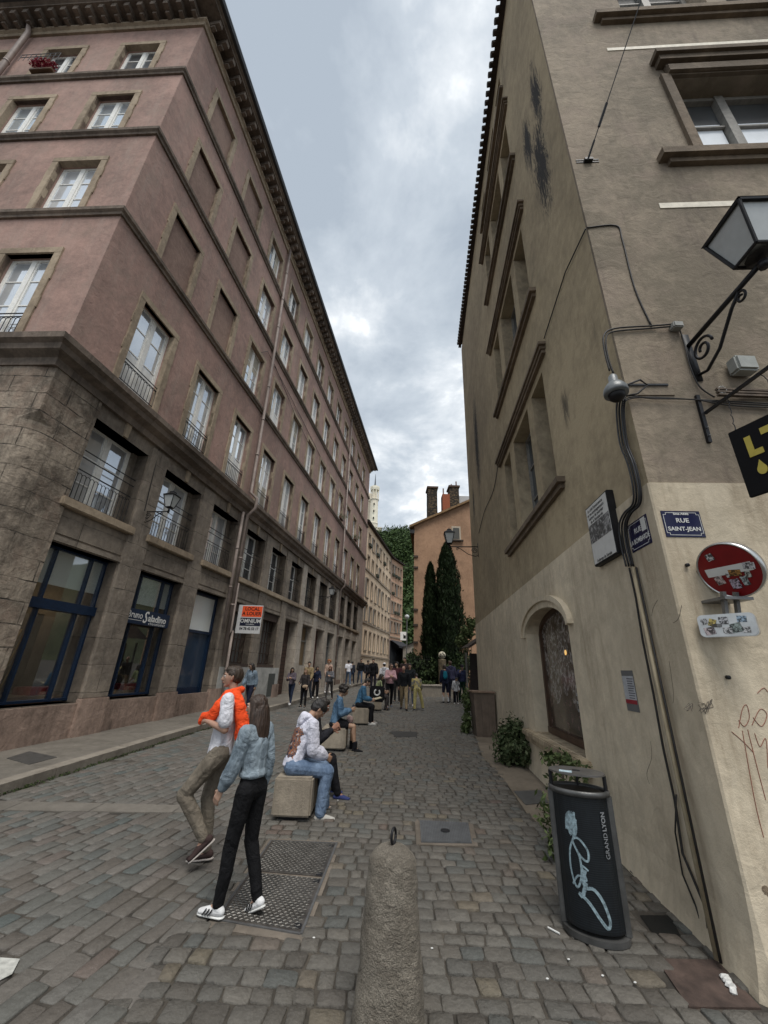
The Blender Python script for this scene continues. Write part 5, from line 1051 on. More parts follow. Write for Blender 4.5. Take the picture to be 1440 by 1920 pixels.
# ---- orange gabled house
Y = 27.0; t = thing('orange_gable_house', Matrix.Translation((2.2, Y, .5)), 'orange rendered gable-end house with three chimneys behind the cypresses', 'house')
org = stucco('orange_render', (.235, .155, .105), (.18, .118, .08), stain=(.12, .06, .035), stain_amt=.5, stain_th=(.56, .74), grain=.2, trowel=False)
x0, x1 = 2.25, 12.0; 
def gr_(x): return 11.45+(x-2.25)*.5
mb = MB(); mb.add([(x0, Y, .4), (x1, Y, .4), (x1, Y, gr_(7.3)-(x1-7.3)*.5), (7.3, Y, gr_(7.3)), (x0, Y, gr_(x0))], [(0, 1, 2, 3, 4)]); mb.add([(x0, Y, .4), (x0+1.4, Y+12, .4), (x0+1.4, Y+12, gr_(x0)), (x0, Y, gr_(x0))], [(0, 1, 2, 3)]); child(mb, 'gable_wall', org, t)
mb = MB(); th = .16
mb.add([(x0-.38, Y-.3, gr_(x0-.38)), (7.3, Y-.3, gr_(7.3)), (7.3, Y+12, gr_(7.3)), (x0+1.2, Y+12, gr_(x0-.38)), (x0-.38, Y-.3, gr_(x0-.38)+th), (7.3, Y-.3, gr_(7.3)+th), (7.3, Y+12, gr_(7.3)+th), (x0+1.2, Y+12, gr_(x0-.38)+th)], [(0, 1, 2, 3), (4, 5, 6, 7), (0, 1, 5, 4), (0, 3, 7, 4)])
mb.add([(7.3, Y-.3, gr_(7.3)+th), (x1+.4, Y-.3, gr_(7.3)-(x1+.4-7.3)*.5+th), (x1+.4, Y+12, gr_(7.3)-(x1+.4-7.3)*.5+th), (7.3, Y+12, gr_(7.3)+th)], [(0, 1, 2, 3)])
child(mb, 'roof', plain('ochre_tiles', (.2, .125, .06), .85, .35, scale=6), t)
mb = MB(); mb.box(x0-.3, x0+.02, Y-.1, Y+.2, 10.9, 11.15); child(mb, 'gutter', MT['roofd'], t)
a, b = at(849, 990, Y), at(861.5, 1011, Y); mb = MB(); mb.box(a.x-.1, b.x+.1, Y-.05, Y, b.z-.1, a.z+.12); wdw = child(mb, 'window_surround', plain('pale_surround', (.42, .36, .28), .8), t)
mb = MB(); mb.box(a.x, b.x, Y-.07, Y-.051, b.z, a.z); child(mb, 'pane', MT['panedark'], wdw); mb = MB(); mb.box(a.x-.1, b.x+.25, Y-.2, Y-.05, b.z-.2, b.z-.1); child(mb, 'sill', MT['tile'], wdw)
for z in (9.1, 8.3, 5.4, 4.4, 3.3): mb = MB(); mb.box(x0-.05, x0+.28, Y-.1, Y, z, z+.13); child(mb, 'bonding_stone', plain('dark_stone', (.06, .045, .035), .9), t)
m, nt_, b_ = newmat('rubble_chimney'); t_ = NT(nt_); p_ = t_.pos(); mp = t_.n('ShaderNodeMapping'); mp.inputs['Scale'].default_value = (6, 6, 9); t_.l(p_, mp.inputs[0]); vo = t_.n('ShaderNodeTexVoronoi'); t_.l(mp.outputs[0], vo.inputs['Vector']); vo.inputs['Scale'].default_value = 1
t_.l(t_.mix(t_.fr(vo.outputs['Distance'], .1, .6), t_.mix(t_.fr(t_.noise(p_, 8, 3), .4, .6), (.17, .12, .06), (.1, .07, .045)), (.02, .016, .012)), b_.inputs['Base Color']); b_.inputs['Roughness'].default_value = .95
def chim(pxl, pxr, pt_, pb_, yy, dep, mat, cap=True):
    a, b = at(pxl, pt_, yy), at(pxr, pb_, yy); mb = MB(); mb.box(a.x, b.x, yy, yy+dep, b.z-1.2, a.z); ch = child(mb, 'chimney', mat, t)
    if cap: mb = MB(); mb.box(a.x-.08, b.x+.08, yy-.08, yy+dep+.08, a.z, a.z+.14); child(mb, 'cap', plain('chimney_cap', (.08, .05, .035), .9), ch)
    return a, b
chim(802.5, 820.5, 915, 960, 28, 1.0, m); chim(829.5, 844, 926, 955, 28.5, .8, plain('red_brick_chimney', (.26, .075, .035), .85, .2), False); chim(843, 861.5, 913, 945, 28.5, 1.0, m)
for px, py in ((831, 916), (846, 908), (855, 903)): a = at(px, py, 28.7); mb = MB(); mb.tube([a-Vector((0, 0, .9)), a], .05, 6); child(mb, 'flue_pot', plain('flue', (.14, .06, .035), .8), t)
a = at(873, 945, 29); mb = MB(); mb.box(a.x-.6, a.x+1.2, 29, 30, a.z-.6, a.z+.7); child(mb, 'dormer', plain('dormer_white', (.4, .4, .4), .7), t)
# ---- hill and its wood
def hz(x, y):
    k = max(0, min(1, (y-62)/50)); base = 1.0+34*k**1.1+max(0, y-112)*.36; return base+1.5*math.sin(x*.09)+1.1*math.sin(y*.13+x*.05)
mb = MB(); nx, ny = 40, 44
for j in range(ny):
    for i in range(nx): x = -140+i*300/(nx-1); y = 61.5+j*200/(ny-1); mb.v.append((x, y, hz(x, y) if j else .9))
for j in range(ny-1):
    for i in range(nx-1): mb.f.append((j*nx+i, j*nx+i+1, (j+1)*nx+i+1, (j+1)*nx+i))
tag(mb.build('hill', plain('hill_earth', (.03, .035, .015), .95, .4, scale=.5, obj=False), None, True), kind='structure')
def leafmat(name, c1, c2, c3):
    m, nt, b = newmat(name); t = NT(nt); p = t.pos(); g = nt.nodes.new('ShaderNodeNewGeometry')
    f = t.m('ADD', t.m('MULTIPLY', g.outputs['Random Per Island'], .6), t.m('MULTIPLY', t.noise(p, .5, 3), .4)); t.l(t.ramp(f, [(.15, c1), (.5, c2), (.85, c3)]), b.inputs['Base Color']); b.inputs['Roughness'].default_value = .7; b.inputs['Specular IOR Level'].default_value = .2; return m
wood = leafmat('wood_leaves', (.016, .032, .009), (.03, .055, .014), (.055, .088, .024))
def np_leaves(centres, radii, counts, size, seed, up=.6, name='canopy', mat=None, parent=None, hollow=.55):
    rs = np.random.RandomState(seed); Vs = []; 
    for c, r, n in zip(centres, radii, counts):
        d = rs.normal(size=(n, 3)); d /= np.linalg.norm(d, axis=1, keepdims=True); rad = (hollow+(1-hollow)*rs.rand(n)**.5)[:, None]
        lump = 1+.22*np.sin(d[:, :1]*7+c[0])+.18*np.sin(d[:, 1:2]*9+c[1]*2)+.15*np.sin(d[:, 2:]*8+c[2]); p = np.array(c)+d*rad*lump*np.array(r)
        nrm = d+rs.normal(size=(n, 3))*.7; nrm /= np.linalg.norm(nrm, axis=1, keepdims=True); a = np.cross(nrm, rs.normal(size=(n, 3))); a /= np.linalg.norm(a, axis=1, keepdims=True); b = np.cross(nrm, a)
        s = (size*(.6+.9*rs.rand(n)))[:, None]; Vs.append(np.stack([p-a*s, p-b*s*.5, p+a*s, p+b*s*.5], 1).reshape(-1, 3))
    V = np.concatenate(Vs); n = len(V)//4; me = bpy.data.meshes.new(name); me.vertices.add(len(V)); me.vertices.foreach_set('co', V.ravel()); me.loops.add(4*n); me.loops.foreach_set('vertex_index', np.arange(4*n)); me.polygons.add(n); me.polygons.foreach_set('loop_start', np.arange(0, 4*n, 4)); me.update(calc_edges=True)
    if parent is not None: me.transform(WM[parent.name].inverted())
    me.materials.append(mat); o = bpy.data.objects.new(name, me); COL.objects.link(o); 
    if parent is not None: o.parent = parent; WM[o.name] = WM[parent.name]
    return o
rs = random.Random(5); C_, Rr, Nn = [], [], []
for i in range(900):
    y = rs.uniform(63, 150); x = rs.uniform(-8, 34)*(y/90)
    if rs.random() < .25: x = rs.uniform(-70, 80)
    r = rs.uniform(1.8, 3.2); C_.append((x, y, hz(x, y)+r*.8)); Rr.append((r, r, r*1.0)); Nn.append(260 if -8*(y/90) < x < 12*(y/90) else 110)
for i in range(160):
    x = rs.uniform(-60, 90); y = rs.uniform(150, 240); r = rs.uniform(3, 4.5); C_.append((x, y, hz(x, y)+r*.5)); Rr.append((r, r, r)); Nn.append(120)
tag(np_leaves(C_, Rr, Nn, .34, 3, name='wooded_hillside', mat=wood), kind='stuff')
# ---- church tower on the hill
YT = 205.0; c = at(701.5, 950, YT); ztop = at(702, 913, YT).z; zb = at(702, 1000, YT).z-4
t = thing('church_tower', Matrix.Translation((c.x, YT, zb)), 'slender white octagonal church tower with an arcaded top and thin spire on the hill', 'tower')
tw = stucco('white_limestone', (.5, .47, .41), (.4, .37, .32), stain_amt=.2, trowel=False, big=.1)
mb = MB(Matrix.Translation((c.x, YT, 0)) @ Matrix.Rotation(R_(22.5), 4, 'Z')); H_ = ztop-zb; z1 = ztop-.24*H_
mb.lathe([(3.0, zb), (2.55, zb+.28*H_), (2.75, zb+.29*H_), (2.75, zb+.3*H_), (2.5, zb+.31*H_), (2.25, z1-1), (2.7, z1-.6), (2.7, z1), (1.75, z1), (1.75, ztop-2.6), (2.7, ztop-2.5), (2.9, ztop-1.2), (2.9, ztop-.3), (2.4, ztop-.2), (2.4, ztop)], 8); child(mb, 'shaft', tw, t)
mb = MB(Matrix.Translation((c.x, YT, 0)))
for i in range(8): a = PI*i/4+R_(22.5); mb.tube([(2.35*math.cos(a), 2.35*math.sin(a), z1), (2.35*math.cos(a), 2.35*math.sin(a), ztop-2.4)], .3, 6)
child(mb, 'column', tw, t)
mb = MB(Matrix.Translation((c.x, YT, 0)))
for i in range(3): mb.box(-.35, .35, -3.1, -2.3, zb+(.36+.13*i)*H_, zb+(.39+.13*i)*H_)
child(mb, 'slit_window', MT['blk'], t)
mb = MB(Matrix.Translation((c.x, YT, 0))); sp0 = at(702, 889, YT).z; mb.tube([(0, 0, ztop), (0, 0, ztop+1.5), (0, 0, sp0)], [1.2, .45, .08], 8); child(mb, 'spire', plain('lead_spire', (.08, .09, .1), .6), t)
c2 = at(687, 950, 212); t = thing('church_tower', Matrix.Translation((c2.x, 212, zb)), 'broader white church tower half hidden behind the pink building on the hill', 'tower')
mb = MB(Matrix.Translation((c2.x, 212, 0)) @ Matrix.Rotation(R_(22.5), 4, 'Z')); zz2 = at(687, 927, 212).z; mb.lathe([(3.6, zb), (3.4, zz2-6), (3.7, zz2-5.6), (3.6, zz2-1), (3.2, zz2)], 8); child(mb, 'shaft', tw, t)
c3 = at(709, 1000, 206); t = thing('stone_building', Matrix.Translation((c3.x, 208, zb-4)), 'pale stone block at the foot of the white church tower', 'building')
mb = MB(); mb.bbox(c3.x-4, c3.x+1.8, 206, 214, zb-8, at(709, 990, 206).z, .3); child(mb, 'wall', stucco('grey_limestone', (.3, .3, .25), stain_amt=.3, trowel=False), t)
mb = MB(); mb.bbox(c3.x-4.2, c3.x+2, 205.8, 214.2, at(709, 990, 206).z, at(709, 988.5, 206).z, .1); child(mb, 'parapet', tw, t)
# ---- cypresses
cyp = leafmat('cypress_leaves', (.008, .016, .006), (.014, .026, .009), (.025, .042, .014))
def cypress(x, y, ztop, rad, label, seed, z0=.5):
    t = thing('cypress_tree', Matrix.Translation((x, y, z0)), label, 'tree', 'cypresses before the orange house'); rs = np.random.RandomState(seed); n = 15000; h = ztop-z0-.4
    u = rs.rand(n)**.85; ang = rs.rand(n)*2*np.pi; prof = np.interp(u, [0, .12, .4, .7, .88, .96, 1], [.8, .97, 1, .78, .5, .25, .03])
    lump = 1+.13*np.sin(ang*5+u*9+seed)+.1*np.sin(ang*3-u*23)+.09*np.sin(u*60+ang*2); r = rad*prof*lump*(.7+.3*rs.rand(n)**.4)*(1+.18*(rs.rand(n) < .03))
    p = np.stack([x+r*np.cos(ang), y+r*np.sin(ang), z0+.4+u*h+rs.normal(size=n)*.05], 1); up = np.stack([np.cos(ang)*.35, np.sin(ang)*.35, np.ones(n)], 1)+rs.normal(size=(n, 3))*.3; up /= np.linalg.norm(up, axis=1, keepdims=True)
    sd_ = np.stack([-np.sin(ang), np.cos(ang), np.zeros(n)], 1)+rs.normal(size=(n, 3))*.4; s = (.05+.05*rs.rand(n))[:, None]; V = np.stack([p-sd_*s*.5, p+up*s*1.9, p+sd_*s*.5, p-up*s*.8], 1).reshape(-1, 3)
    me = bpy.data.meshes.new('crown'); me.from_pydata((V-np.array([x, y, z0])).tolist(), [], np.arange(4*n).reshape(-1, 4).tolist()); me.materials.append(cyp); o = bpy.data.objects.new('crown', me); COL.objects.link(o); o.parent = t
    mb = MB(Matrix.Translation((x, y, z0))); mb.tube([(0, 0, 0), (0, 0, h*.92)], [.16, .04], 8); mb.lathe([(rad*.55, .5), (rad*.72, h*.35), (rad*.5, h*.7), (rad*.08, h*.93)], 10); child(mb, 'trunk', plain('cypress_bark', (.012, .013, .008), .95, .3), t)
cypress(4.1, 24.2, 9.3, .92, 'tall broad dark cypress, the right one of the pair before the orange house', 1); cypress(3.1, 24.6, 8.05, .52, 'slimmer shorter cypress on the left of the pair before the orange house', 2)
# ---- garden: low wall, railings, shrubs, gate
t = thing('low_wall', Matrix.Translation((2.5, 22.2, .4)), 'low grey stone garden wall with a coping at the end of the plaza', 'wall')
gw = stucco('grey_garden_wall', (.2, .185, .16), (.15, .14, .12), stain_amt=.5, trowel=False, joints=((1, 0, 0), 1.6, .6, .6))
mb = MB(); mb.add([(.6, 22.0, .35), (4.6, 22.9, .35), (4.6, 23.3, .35), (.6, 22.4, .35), (.6, 22.0, .93), (4.6, 22.9, .93), (4.6, 23.3, .93), (.6, 22.4, .93)], [(0, 1, 5, 4), (1, 2, 6, 5), (2, 3, 7, 6), (3, 0, 4, 7), (4, 5, 6, 7)]); child(mb, 'masonry', gw, t)
mb = MB(); mb.add([(.55, 21.95, .935), (4.65, 22.85, .935), (4.65, 23.35, .935), (.55, 22.45, .935), (.55, 21.95, 1.0), (4.65, 22.85, 1.0), (4.65, 23.35, 1.0), (.55, 22.45, 1.0)], [(0, 1, 5, 4), (1, 2, 6, 5), (3, 0, 4, 7), (4, 5, 6, 7), (0, 3, 2, 1)]); child(mb, 'coping', MT['pale'], t)
t = thing('iron_fence', Matrix.Translation((2.5, 23.2, .4)), 'thin dark iron railings standing behind the low garden wall', 'fence')
mb = MB()
for i in range(36): x = 1.7+i*.1; y = 23.3+(x-.6)*.22; mb.tube([(x, y, .4), (x, y, 2.42), (x, y, 2.5)], [.011, .011, .002], 4)
child(mb, 'bars', MT['iron'], t); mb = MB(); mb.tube([(1.7, 23.54, 2.25), (5.4, 24.35, 2.25)], .016, 4); mb.tube([(1.7, 23.54, 1.1), (5.4, 24.35, 1.1)], .016, 4); child(mb, 'rails', MT['iron'], t)
bush = leafmat('shrub_leaves', (.012, .022, .008), (.025, .042, .014), (.06, .085, .03)); bush2 = leafmat('light_shrub_leaves', (.03, .045, .014), (.06, .085, .03), (.12, .15, .06))
def shrub(name, label, cs_, rs_, n, size, mat, seed, cat='shrub', stem=True, group=None):
    x = sum(c[0] for c in cs_)/len(cs_); y = sum(c[1] for c in cs_)/len(cs_); t = thing(name, Matrix.Translation((x, y, gz(y))), label, cat, group)
    np_leaves(cs_, rs_, [n]*len(cs_), size, seed, name='foliage', mat=mat, parent=t, hollow=.2)
    mb = MB()
    for c in cs_: mb.tube([(x, y, gz(y)), (c[0]*.5+x*.5, c[1]*.5+y*.5, c[2]*.6), tuple(c)], [.03, .02, .008], 5)
    child(mb, 'stem', plain('stem_bark', (.05, .04, .03), .9), t); return t
shrub('garden_shrub', 'dark shrub mass behind the railings left of the slim cypress', [(1.75, 24.6, 1.5), (2.2, 25.0, 1.9), (2.6, 24.8, 1.3)], [(.5, .5, .8)]*3, 1500, .09, bush, 5)
shrub('garden_shrub', 'dark shrub behind the railings between the wall and the big cypress', [(2.6, 24, 1.5), (3.2, 23.9, 1.6), (4.2, 23.6, 1.9), (4.7, 23.6, 2.0)], [(.6, .4, .7)]*4, 1300, .08, bush, 6)
shrub('garden_shrub', 'yellowish green shrub hanging by the wall end over the dark gate', [(4.35, 20.3, 3.5), (4.6, 20.2, 3.9), (4.1, 20.4, 3.1)], [(.35, .4, .35)]*3, 420, .07, bush2, 7)
shrub('garden_shrub', 'small light green shrub behind the pale round post top', [(3.75, 23.7, 2.65), (4.05, 23.7, 2.5)], [(.3, .3, .22)]*2, 300, .07, bush2, 8)
shrub('garden_shrub', 'dark bushes at the foot of the hill behind the crowd', [(3.3, 41, 2.2), (4.4, 42, 2.4), (5.4, 43, 2.6), (4.2, 45, 3.0)], [(.8, .8, .9)]*4, 900, .14, bush, 9)
shrub('garden_grass', 'strip of bright low plants on top of the garden wall', [(1.4, 22.35, 1.08), (2.0, 22.5, 1.08), (2.6, 22.6, 1.08)], [(.35, .15, .1)]*3, 260, .045, bush2, 10, cat='plants')
c = at(829, 1240, 23.2); t = thing('garden_post', Matrix.Translation((c.x, 23.2, .5)), 'pale round post top patterned with dark patches among the shrubs', 'post')
mb = MB(Matrix.Translation((c.x, 23.2, 0))); mb.lathe([(.2, .5), (.22, 2.25), (.17, 2.3)], 14); child(mb, 'shaft', plain('mottled_post', (.12, .095, .06), .9, .5, scale=8), t); mb = MB(Matrix.Translation((c.x, 23.2, 2.5))); mb.sph((0, 0, 0), (.21, .21, .2), 16); child(mb, 'dome', plain('ivory', (.5, .46, .36), .6), t, True)
mb = MB(Matrix.Translation((c.x, 23.2, 2.5)))
for x, z in ((-.1, .04), (-.03, -.05), (.08, .03), (.12, -.06), (.02, .11), (-.13, -.08)): mb.box(x-.03, x+.03, -.215, -.17, z-.03, z+.03)
child(mb, 'dark_patches', MT['iron'], t)
t = thing('dark_gate', Matrix.Translation((4.6, 17.5, .3)), 'dark timber gateway with a small roof beyond the tan side wall', 'gate')
mb = MB(); mb.box(3.95, 4.02, 19, 19.07, .3, 2.5); mb.box(4.3, 4.37, 18, 18.07, .3, 2.6); child(mb, 'post', plain('pale_post', (.2, .19, .17), .7), t)
mb = MB(); mb.box(4.02, 6, 18.4, 18.5, .3, 2.45); child(mb, 'gate_leaf', plain('dark_timber', (.02, .014, .012), .8), t)
mb = MB(); mb.add([(3.85, 17.9, 2.7), (6, 17.9, 4.1), (6, 19.6, 4.1), (3.85, 19.6, 2.7), (3.85, 17.9, 2.6), (6, 17.9, 4.0)], [(0, 1, 2, 3), (0, 1, 5, 4)]); child(mb, 'gate_roof', MT['tile'], t)
# ---- planter, bushes by the wall
g0, g1 = G(893, 1383), G(934, 1385); yy = g0.y; t = thing('wooden_planter', Matrix.Translation((2.74, yy+.3, gz(yy))), 'tall brown planked planter box against the tan side wall', 'planter')
br = plain('brown_planks', (.12, .092, .072), .75, .25, scale=5)
x0, x1 = g0.x-.02, 2.97; mb = MB(); z = gz(yy); n = 6
for i in range(n): a = x0+(x1-x0)*i/n; b = x0+(x1-x0)*(i+1)/n; e0, e1 = .05*(1-i/n), .05*(1-(i+1)/n); mb.add([(a+.0015+e0, yy+.03+.004*(i % 2), z+.01), (b-.0015+e1, yy+.03+.004*(i % 2), z+.01), (b-.0015, yy+.004*(i % 2), z+1.0), (a+.0015, yy+.004*(i % 2), z+1.0), (a+.0015+e0, yy+.5, z+.01), (b-.0015+e1, yy+.5, z+.01), (b-.0015, yy+.5, z+1.0), (a+.0015, yy+.5, z+1.0)], [(0, 1, 2, 3), (0, 3, 7, 4), (1, 5, 6, 2), (4, 7, 6, 5)])
child(mb, 'plank_sides', br, t); mb = MB(); mb.bbox(x0-.04, x1+.03, yy-.03, yy+.55, z+1.0, z+1.04, .008); child(mb, 'rim', plain('light_rim', (.2, .14, .1), .7), t)
shrub('climbing_plant', 'leafy climber at the street side of the planked planter', [(2.35, 11.4, .55), (2.4, 11.5, .9), (2.33, 11.5, .3), (2.4, 11.7, 1.05)], [(.12, .25, .22)]*4, 220, .04, bush2, 12, cat='plant')
shrub('laurel_bush', 'dense small leaved bush growing at the foot of the cream wall beyond the window', [(2.45, 8.4, .52), (2.6, 8.3, .66), (2.38, 8.2, .36), (2.62, 8.0, .42)], [(.22, .26, .27)]*4, 800, .032, leafmat('laurel', (.02, .032, .012), (.045, .065, .025), (.12, .14, .075)), 13, cat='bush')
shrub('wild_plant', 'straggly weed with pale leaves sprouting behind the litter bin', [(1.98, 4.9, .66), (1.85, 4.8, .5), (2.08, 4.7, .76), (1.74, 4.7, .4), (1.68, 4.5, .22), (1.9, 4.95, .85), (2.15, 5.2, .8)], [(.14, .14, .16), (.13, .12, .17), (.15, .12, .12), (.12, .1, .15), (.09, .09, .12), (.1, .1, .08), (.1, .12, .08)], 95, .028, bush2, 14, cat='plant')
# ---- litter bin
def bin_():
    a, b = G(1073, 1752), G(1192, 1788); cx_, cy_ = 1.53, 3.48; z0 = gz(cy_)+.012; ang = math.atan2(b.y-a.y, b.x-a.x)
    M = Matrix.Translation((cx_, cy_, z0)) @ Matrix.Rotation(R_(-24), 4, 'Z') @ Matrix.Diagonal((.97, .97, .95, 1))
    t = thing('litter_bin', M, 'dark oval street litter bin with a flat lid on legs and pale graffiti', 'litter bin')
    rx, ry = .2, .145
    def oval(r, n=40): return [(r*rx*math.cos(2*PI*i/n), r*ry*math.sin(2*PI*i/n)) for i in range(n)]
    fm_ = plain('bin_frame_grey', (.1, .1, .098), .4, .3, metal=.5, scale=8)
    mb = MB(M); mb.prism([(x*1.05, y*1.08) for x, y in oval(1)], .0, .035); mb.lathe([(.0, 0), (.01, 0)], 6)
    o = mb_child = child(mb, 'base', fm_, t)
    mb = MB(M); n = 40
    prof = [(1.0, .84), (1.07, .845), (1.08, .875), (1.0, .88), (.93, .875), (.93, .84)]; vs = []
    for r, z in prof: vs += [(x, y, z) for x, y in oval(r)]
    fs = [(i*n+k, i*n+(k+1) % n, ((i+1) % 6)*n+(k+1) % n, ((i+1) % 6)*n+k) for i in range(6) for k in range(n)]; mb.add(vs, fs); child(mb, 'top_ring', fm_, t, True)
    for sx_ in (-1, 1): mb = MB(M); mb.bbox(sx_*rx*1.0-.022, sx_*rx*1.0+.022, -.03, .03, .03, .85, .008); child(mb, 'upright', fm_, t)
    pm = plain('black_mesh_panel', (.007, .009, .011), .32, .3, scale=20, bump=.1)
    mb = MB(M); vs = []; o1 = [p for p in oval(.955)]; mb.prism(o1, .06, .84); child(mb, 'body_panel', pm, t)
    mb = MB(M)   # perforated texture: fine horizontal ribs
    for j in range(58): z = .08+j*.013; mb.add([(x*1.003, y*1.003, z) for x, y in oval(.958)]+[(x*1.003, y*1.003, z+.005) for x, y in oval(.958)], [(k, (k+1) % n, n+(k+1) % n, n+k) for k in range(n)])
    child(mb, 'ribbing', plain('panel_rib', (.016, .02, .024), .3, .2, bump=0), t)
    mb = MB(M); mb.prism([(x*.85, y*.85) for x, y in oval(1)], .86, .862); child(mb, 'bag_opening', MT['blk'], t)
    for x, y in ((-.19, -.02), (.19, -.02), (.0, .1)): mb = MB(M); mb.tube([(x, y, .87), (x, y, .975)], .014 if y < 0 else .008, 8); child(mb, 'lid_support', MT['iron'], t)
    mb = MB(M); mb.prism([(x*1.0, y*1.05) for x, y in oval(1)], .975, .987); ld = child(mb, 'lid', plain('lid_grey', (.15, .145, .14), .35, .25, metal=.6, scale=6), t)
    mb = MB(M); mb.box(-.12, -.03, -.11, -.04, .9875, .9885); child(mb, 'sticker', plain('torn_sticker', (.35, .45, .5), .5, .4, scale=30), t)
    mb = MB(M); mb.lathe([(.03, .9875), (.028, .99), (.001, .99)], 14); child(mb, 'ash_cap', MT['iron'], t)
    # pale sprayed line on the front, following the oval
    def P(u, z, k=1.0): th_ = R_(-90)+u; return (rx*.975*math.cos(th_)*k, ry*.975*math.sin(th_)*k, z)
    gp = plain('sprayed_paint', (.2, .27, .3), .7, .5, scale=60, bump=0); mb = MB(M)
    def stroke(pts, w_):
        pp = [(v.x, v.y) for v in smooth_path([(a_, b_, 0) for a_, b_ in pts], 9)]
        for (u, z), (u2, z2) in zip(pp, pp[1:]):
            du, dz = (u2-u)*.2, z2-z; L_ = math.hypot(du, dz)+1e-6; nx_, nz_ = -dz/L_*w_, du/L_*w_; mb.add([P(u+nx_/.2, z+nz_, 1.012), P(u-nx_/.2, z-nz_, 1.012), P(u2-nx_/.2, z2-nz_, 1.012), P(u2+nx_/.2, z2+nz_, 1.012)], [(0, 1, 2, 3)])
    stroke([(-.55, .62), (-.5, .7), (-.35, .72), (-.3, .64), (-.4, .6), (-.5, .66)], .02); stroke([(-.48, .68), (-.38, .66), (-.33, .7)], .03)
    stroke([(-.25, .74), (-.34, .6), (-.56, .5), (-.6, .38), (-.45, .29), (-.25, .36), (-.24, .47), (-.42, .56), (-.2, .58), (.05, .52), (.04, .46), (-.1, .46), (-.3, .5)], .007); stroke([(-.6, .3), (-.35, .36), (-.1, .34), (-.2, .42), (0, .4)], .006)
    stroke([(-.1, .4), (-.2, .34), (-.15, .3), (.1, .3), (.35, .24), (.5, .14), (.4, .1), (.2, .14), (-.1, .22), (-.4, .26), (-.3, .24)], .01); stroke([(-.12, .33), (-.3, .24)], .012)
    child(mb, 'graffiti', gp, t)
    # lettering up the right side
    th_ = R_(-90)+.78; base = Vector((rx*.98*math.cos(th_), ry*.98*math.sin(th_), 0)); nrm = Vector((math.cos(th_)/rx, math.sin(th_)/ry, 0)).normalized(); xax = Vector((0, 0, 1)); yax = nrm.cross(xax)
    lm = Matrix((xax, yax, nrm)).transposed().to_4x4()
    lt = plain('printed_grey', (.2, .21, .22), .5, .1, bump=0)
    for body, zc, off in (('GRAND', .555, 0), ('LYON', .7, .0012)): m2 = lm.copy(); m2.translation = base+nrm*.006+Vector((0, 0, zc)); text(body, .044, M @ m2, lt, t, extrude=.0004, offset=off)
bin_()
# ---- letting board and shop fascia on the pink building
c = LF.pt(5.25, .12, 3.1); cx_, cz_ = 1, 1
p0, p1, p2, p3 = [LF.on(px, py, .25) for px, py in ((448, 1133), (497, 1133), (494, 1188), (444, 1188))]
TLp, BRp = (446, 1134), (495, 1187)
base = LF.pt(4.95, .1, 3.1); rr = ray(448, 1134); YB = LF.on(449, 1134, .12).y; A = at(449, 1134, YB); Bp = at(443, 1187, YB)
Mz = Matrix((Vector((1, -.04, 0)).normalized(), Vector((0, 0, 1)), Vector((-.04, -1, 0)).normalized())).transposed().to_4x4(); hh = A.z-Bp.z; ww = hh*.9; Mz.translation = Vector((A.x, YB, A.z))
t = thing('letting_board', Mz, 'white projecting letting board with an orange top panel and a phone number', 'sign')
mb = MB(Mz); mb.box(0, ww, -hh, 0, -.012, 0); child(mb, 'board', plain('board_white', (.5, .5, .5), .5, .08), t)
mb = MB(Mz); mb.box(.16*ww, ww*.985, -.42*hh, -.04*hh, .001, .003); child(mb, 'orange_panel', plain('bright_orange', (.75, .09, .02), .5, .05, bump=0), t)
mb = MB(Mz); mb.box(.14*ww, ww*.975, -.74*hh, -.46*hh, .001, .003); child(mb, 'navy_panel', plain('board_navy', (.01, .012, .03), .4, .1, bump=0), t)
def tx(b_, sz_, x, y, m_, off=.0, sx_=1): text(b_, sz_*ww, Mz @ Matrix.Translation((x*ww, -y*hh, .004)), m_, t, extrude=.0008, offset=off, sx=sx_)
tx('LOCAL', .19, .57, .14, MT['blk'], .004); tx('A LOUER', .19, .57, .31, MT['blk'], .004); tx('OMNIUM', .21, .56, .57, MT['wht'], .003, .98); tx('04 78 42 53 17', .14, .54, .84, MT['blk'], .004, .9); tx('immobilier', .08, .56, .68, MT['wht'])
a = plain('x', (1, 1, 1)) if False else None
p = [LF.sz(*q_, .1) for q_ in ((240, 1136), (320, 1154), (314, 1180), (240, 1166))]
sa, sb = -.08, 1.45; zt, zb = 2.79, 2.46; M = LF.T((sa+sb)/2, .02, (zt+zb)/2); w_, h = sb-sa, zt-zb
t = thing('shop_fascia_sign', LF.R((sa+sb)/2, 0, (zt+zb)/2), 'dark blue shop name board with white script across the second shop window', 'sign')
mb = MB(M); mb.bbox(-w_/2, w_/2, -h/2, h/2, -.14, 0, .005); child(mb, 'board', MT['blue'], t)
text('Bruno', .22, M @ Matrix.Translation((-.46, .03, .003)), MT['wht'], t, sx=.9); text('S', .38, M @ Matrix.Translation((-.13, .0, .003)), MT['wht'], t, shear=.3, sx=.8, offset=.004); text('aladino', .22, M @ Matrix.Translation((.31, .0, .003)), MT['wht'], t, sx=1.05, offset=.004); text('chocolatier', .1, M @ Matrix.Translation((.33, -.115, .003)), MT['wht'], t, spacing=1.3)
mb = MB(M); mb.box(-.72, -.22, -.085, -.075, .001, .003); child(mb, 'underline', MT['wht'], t)
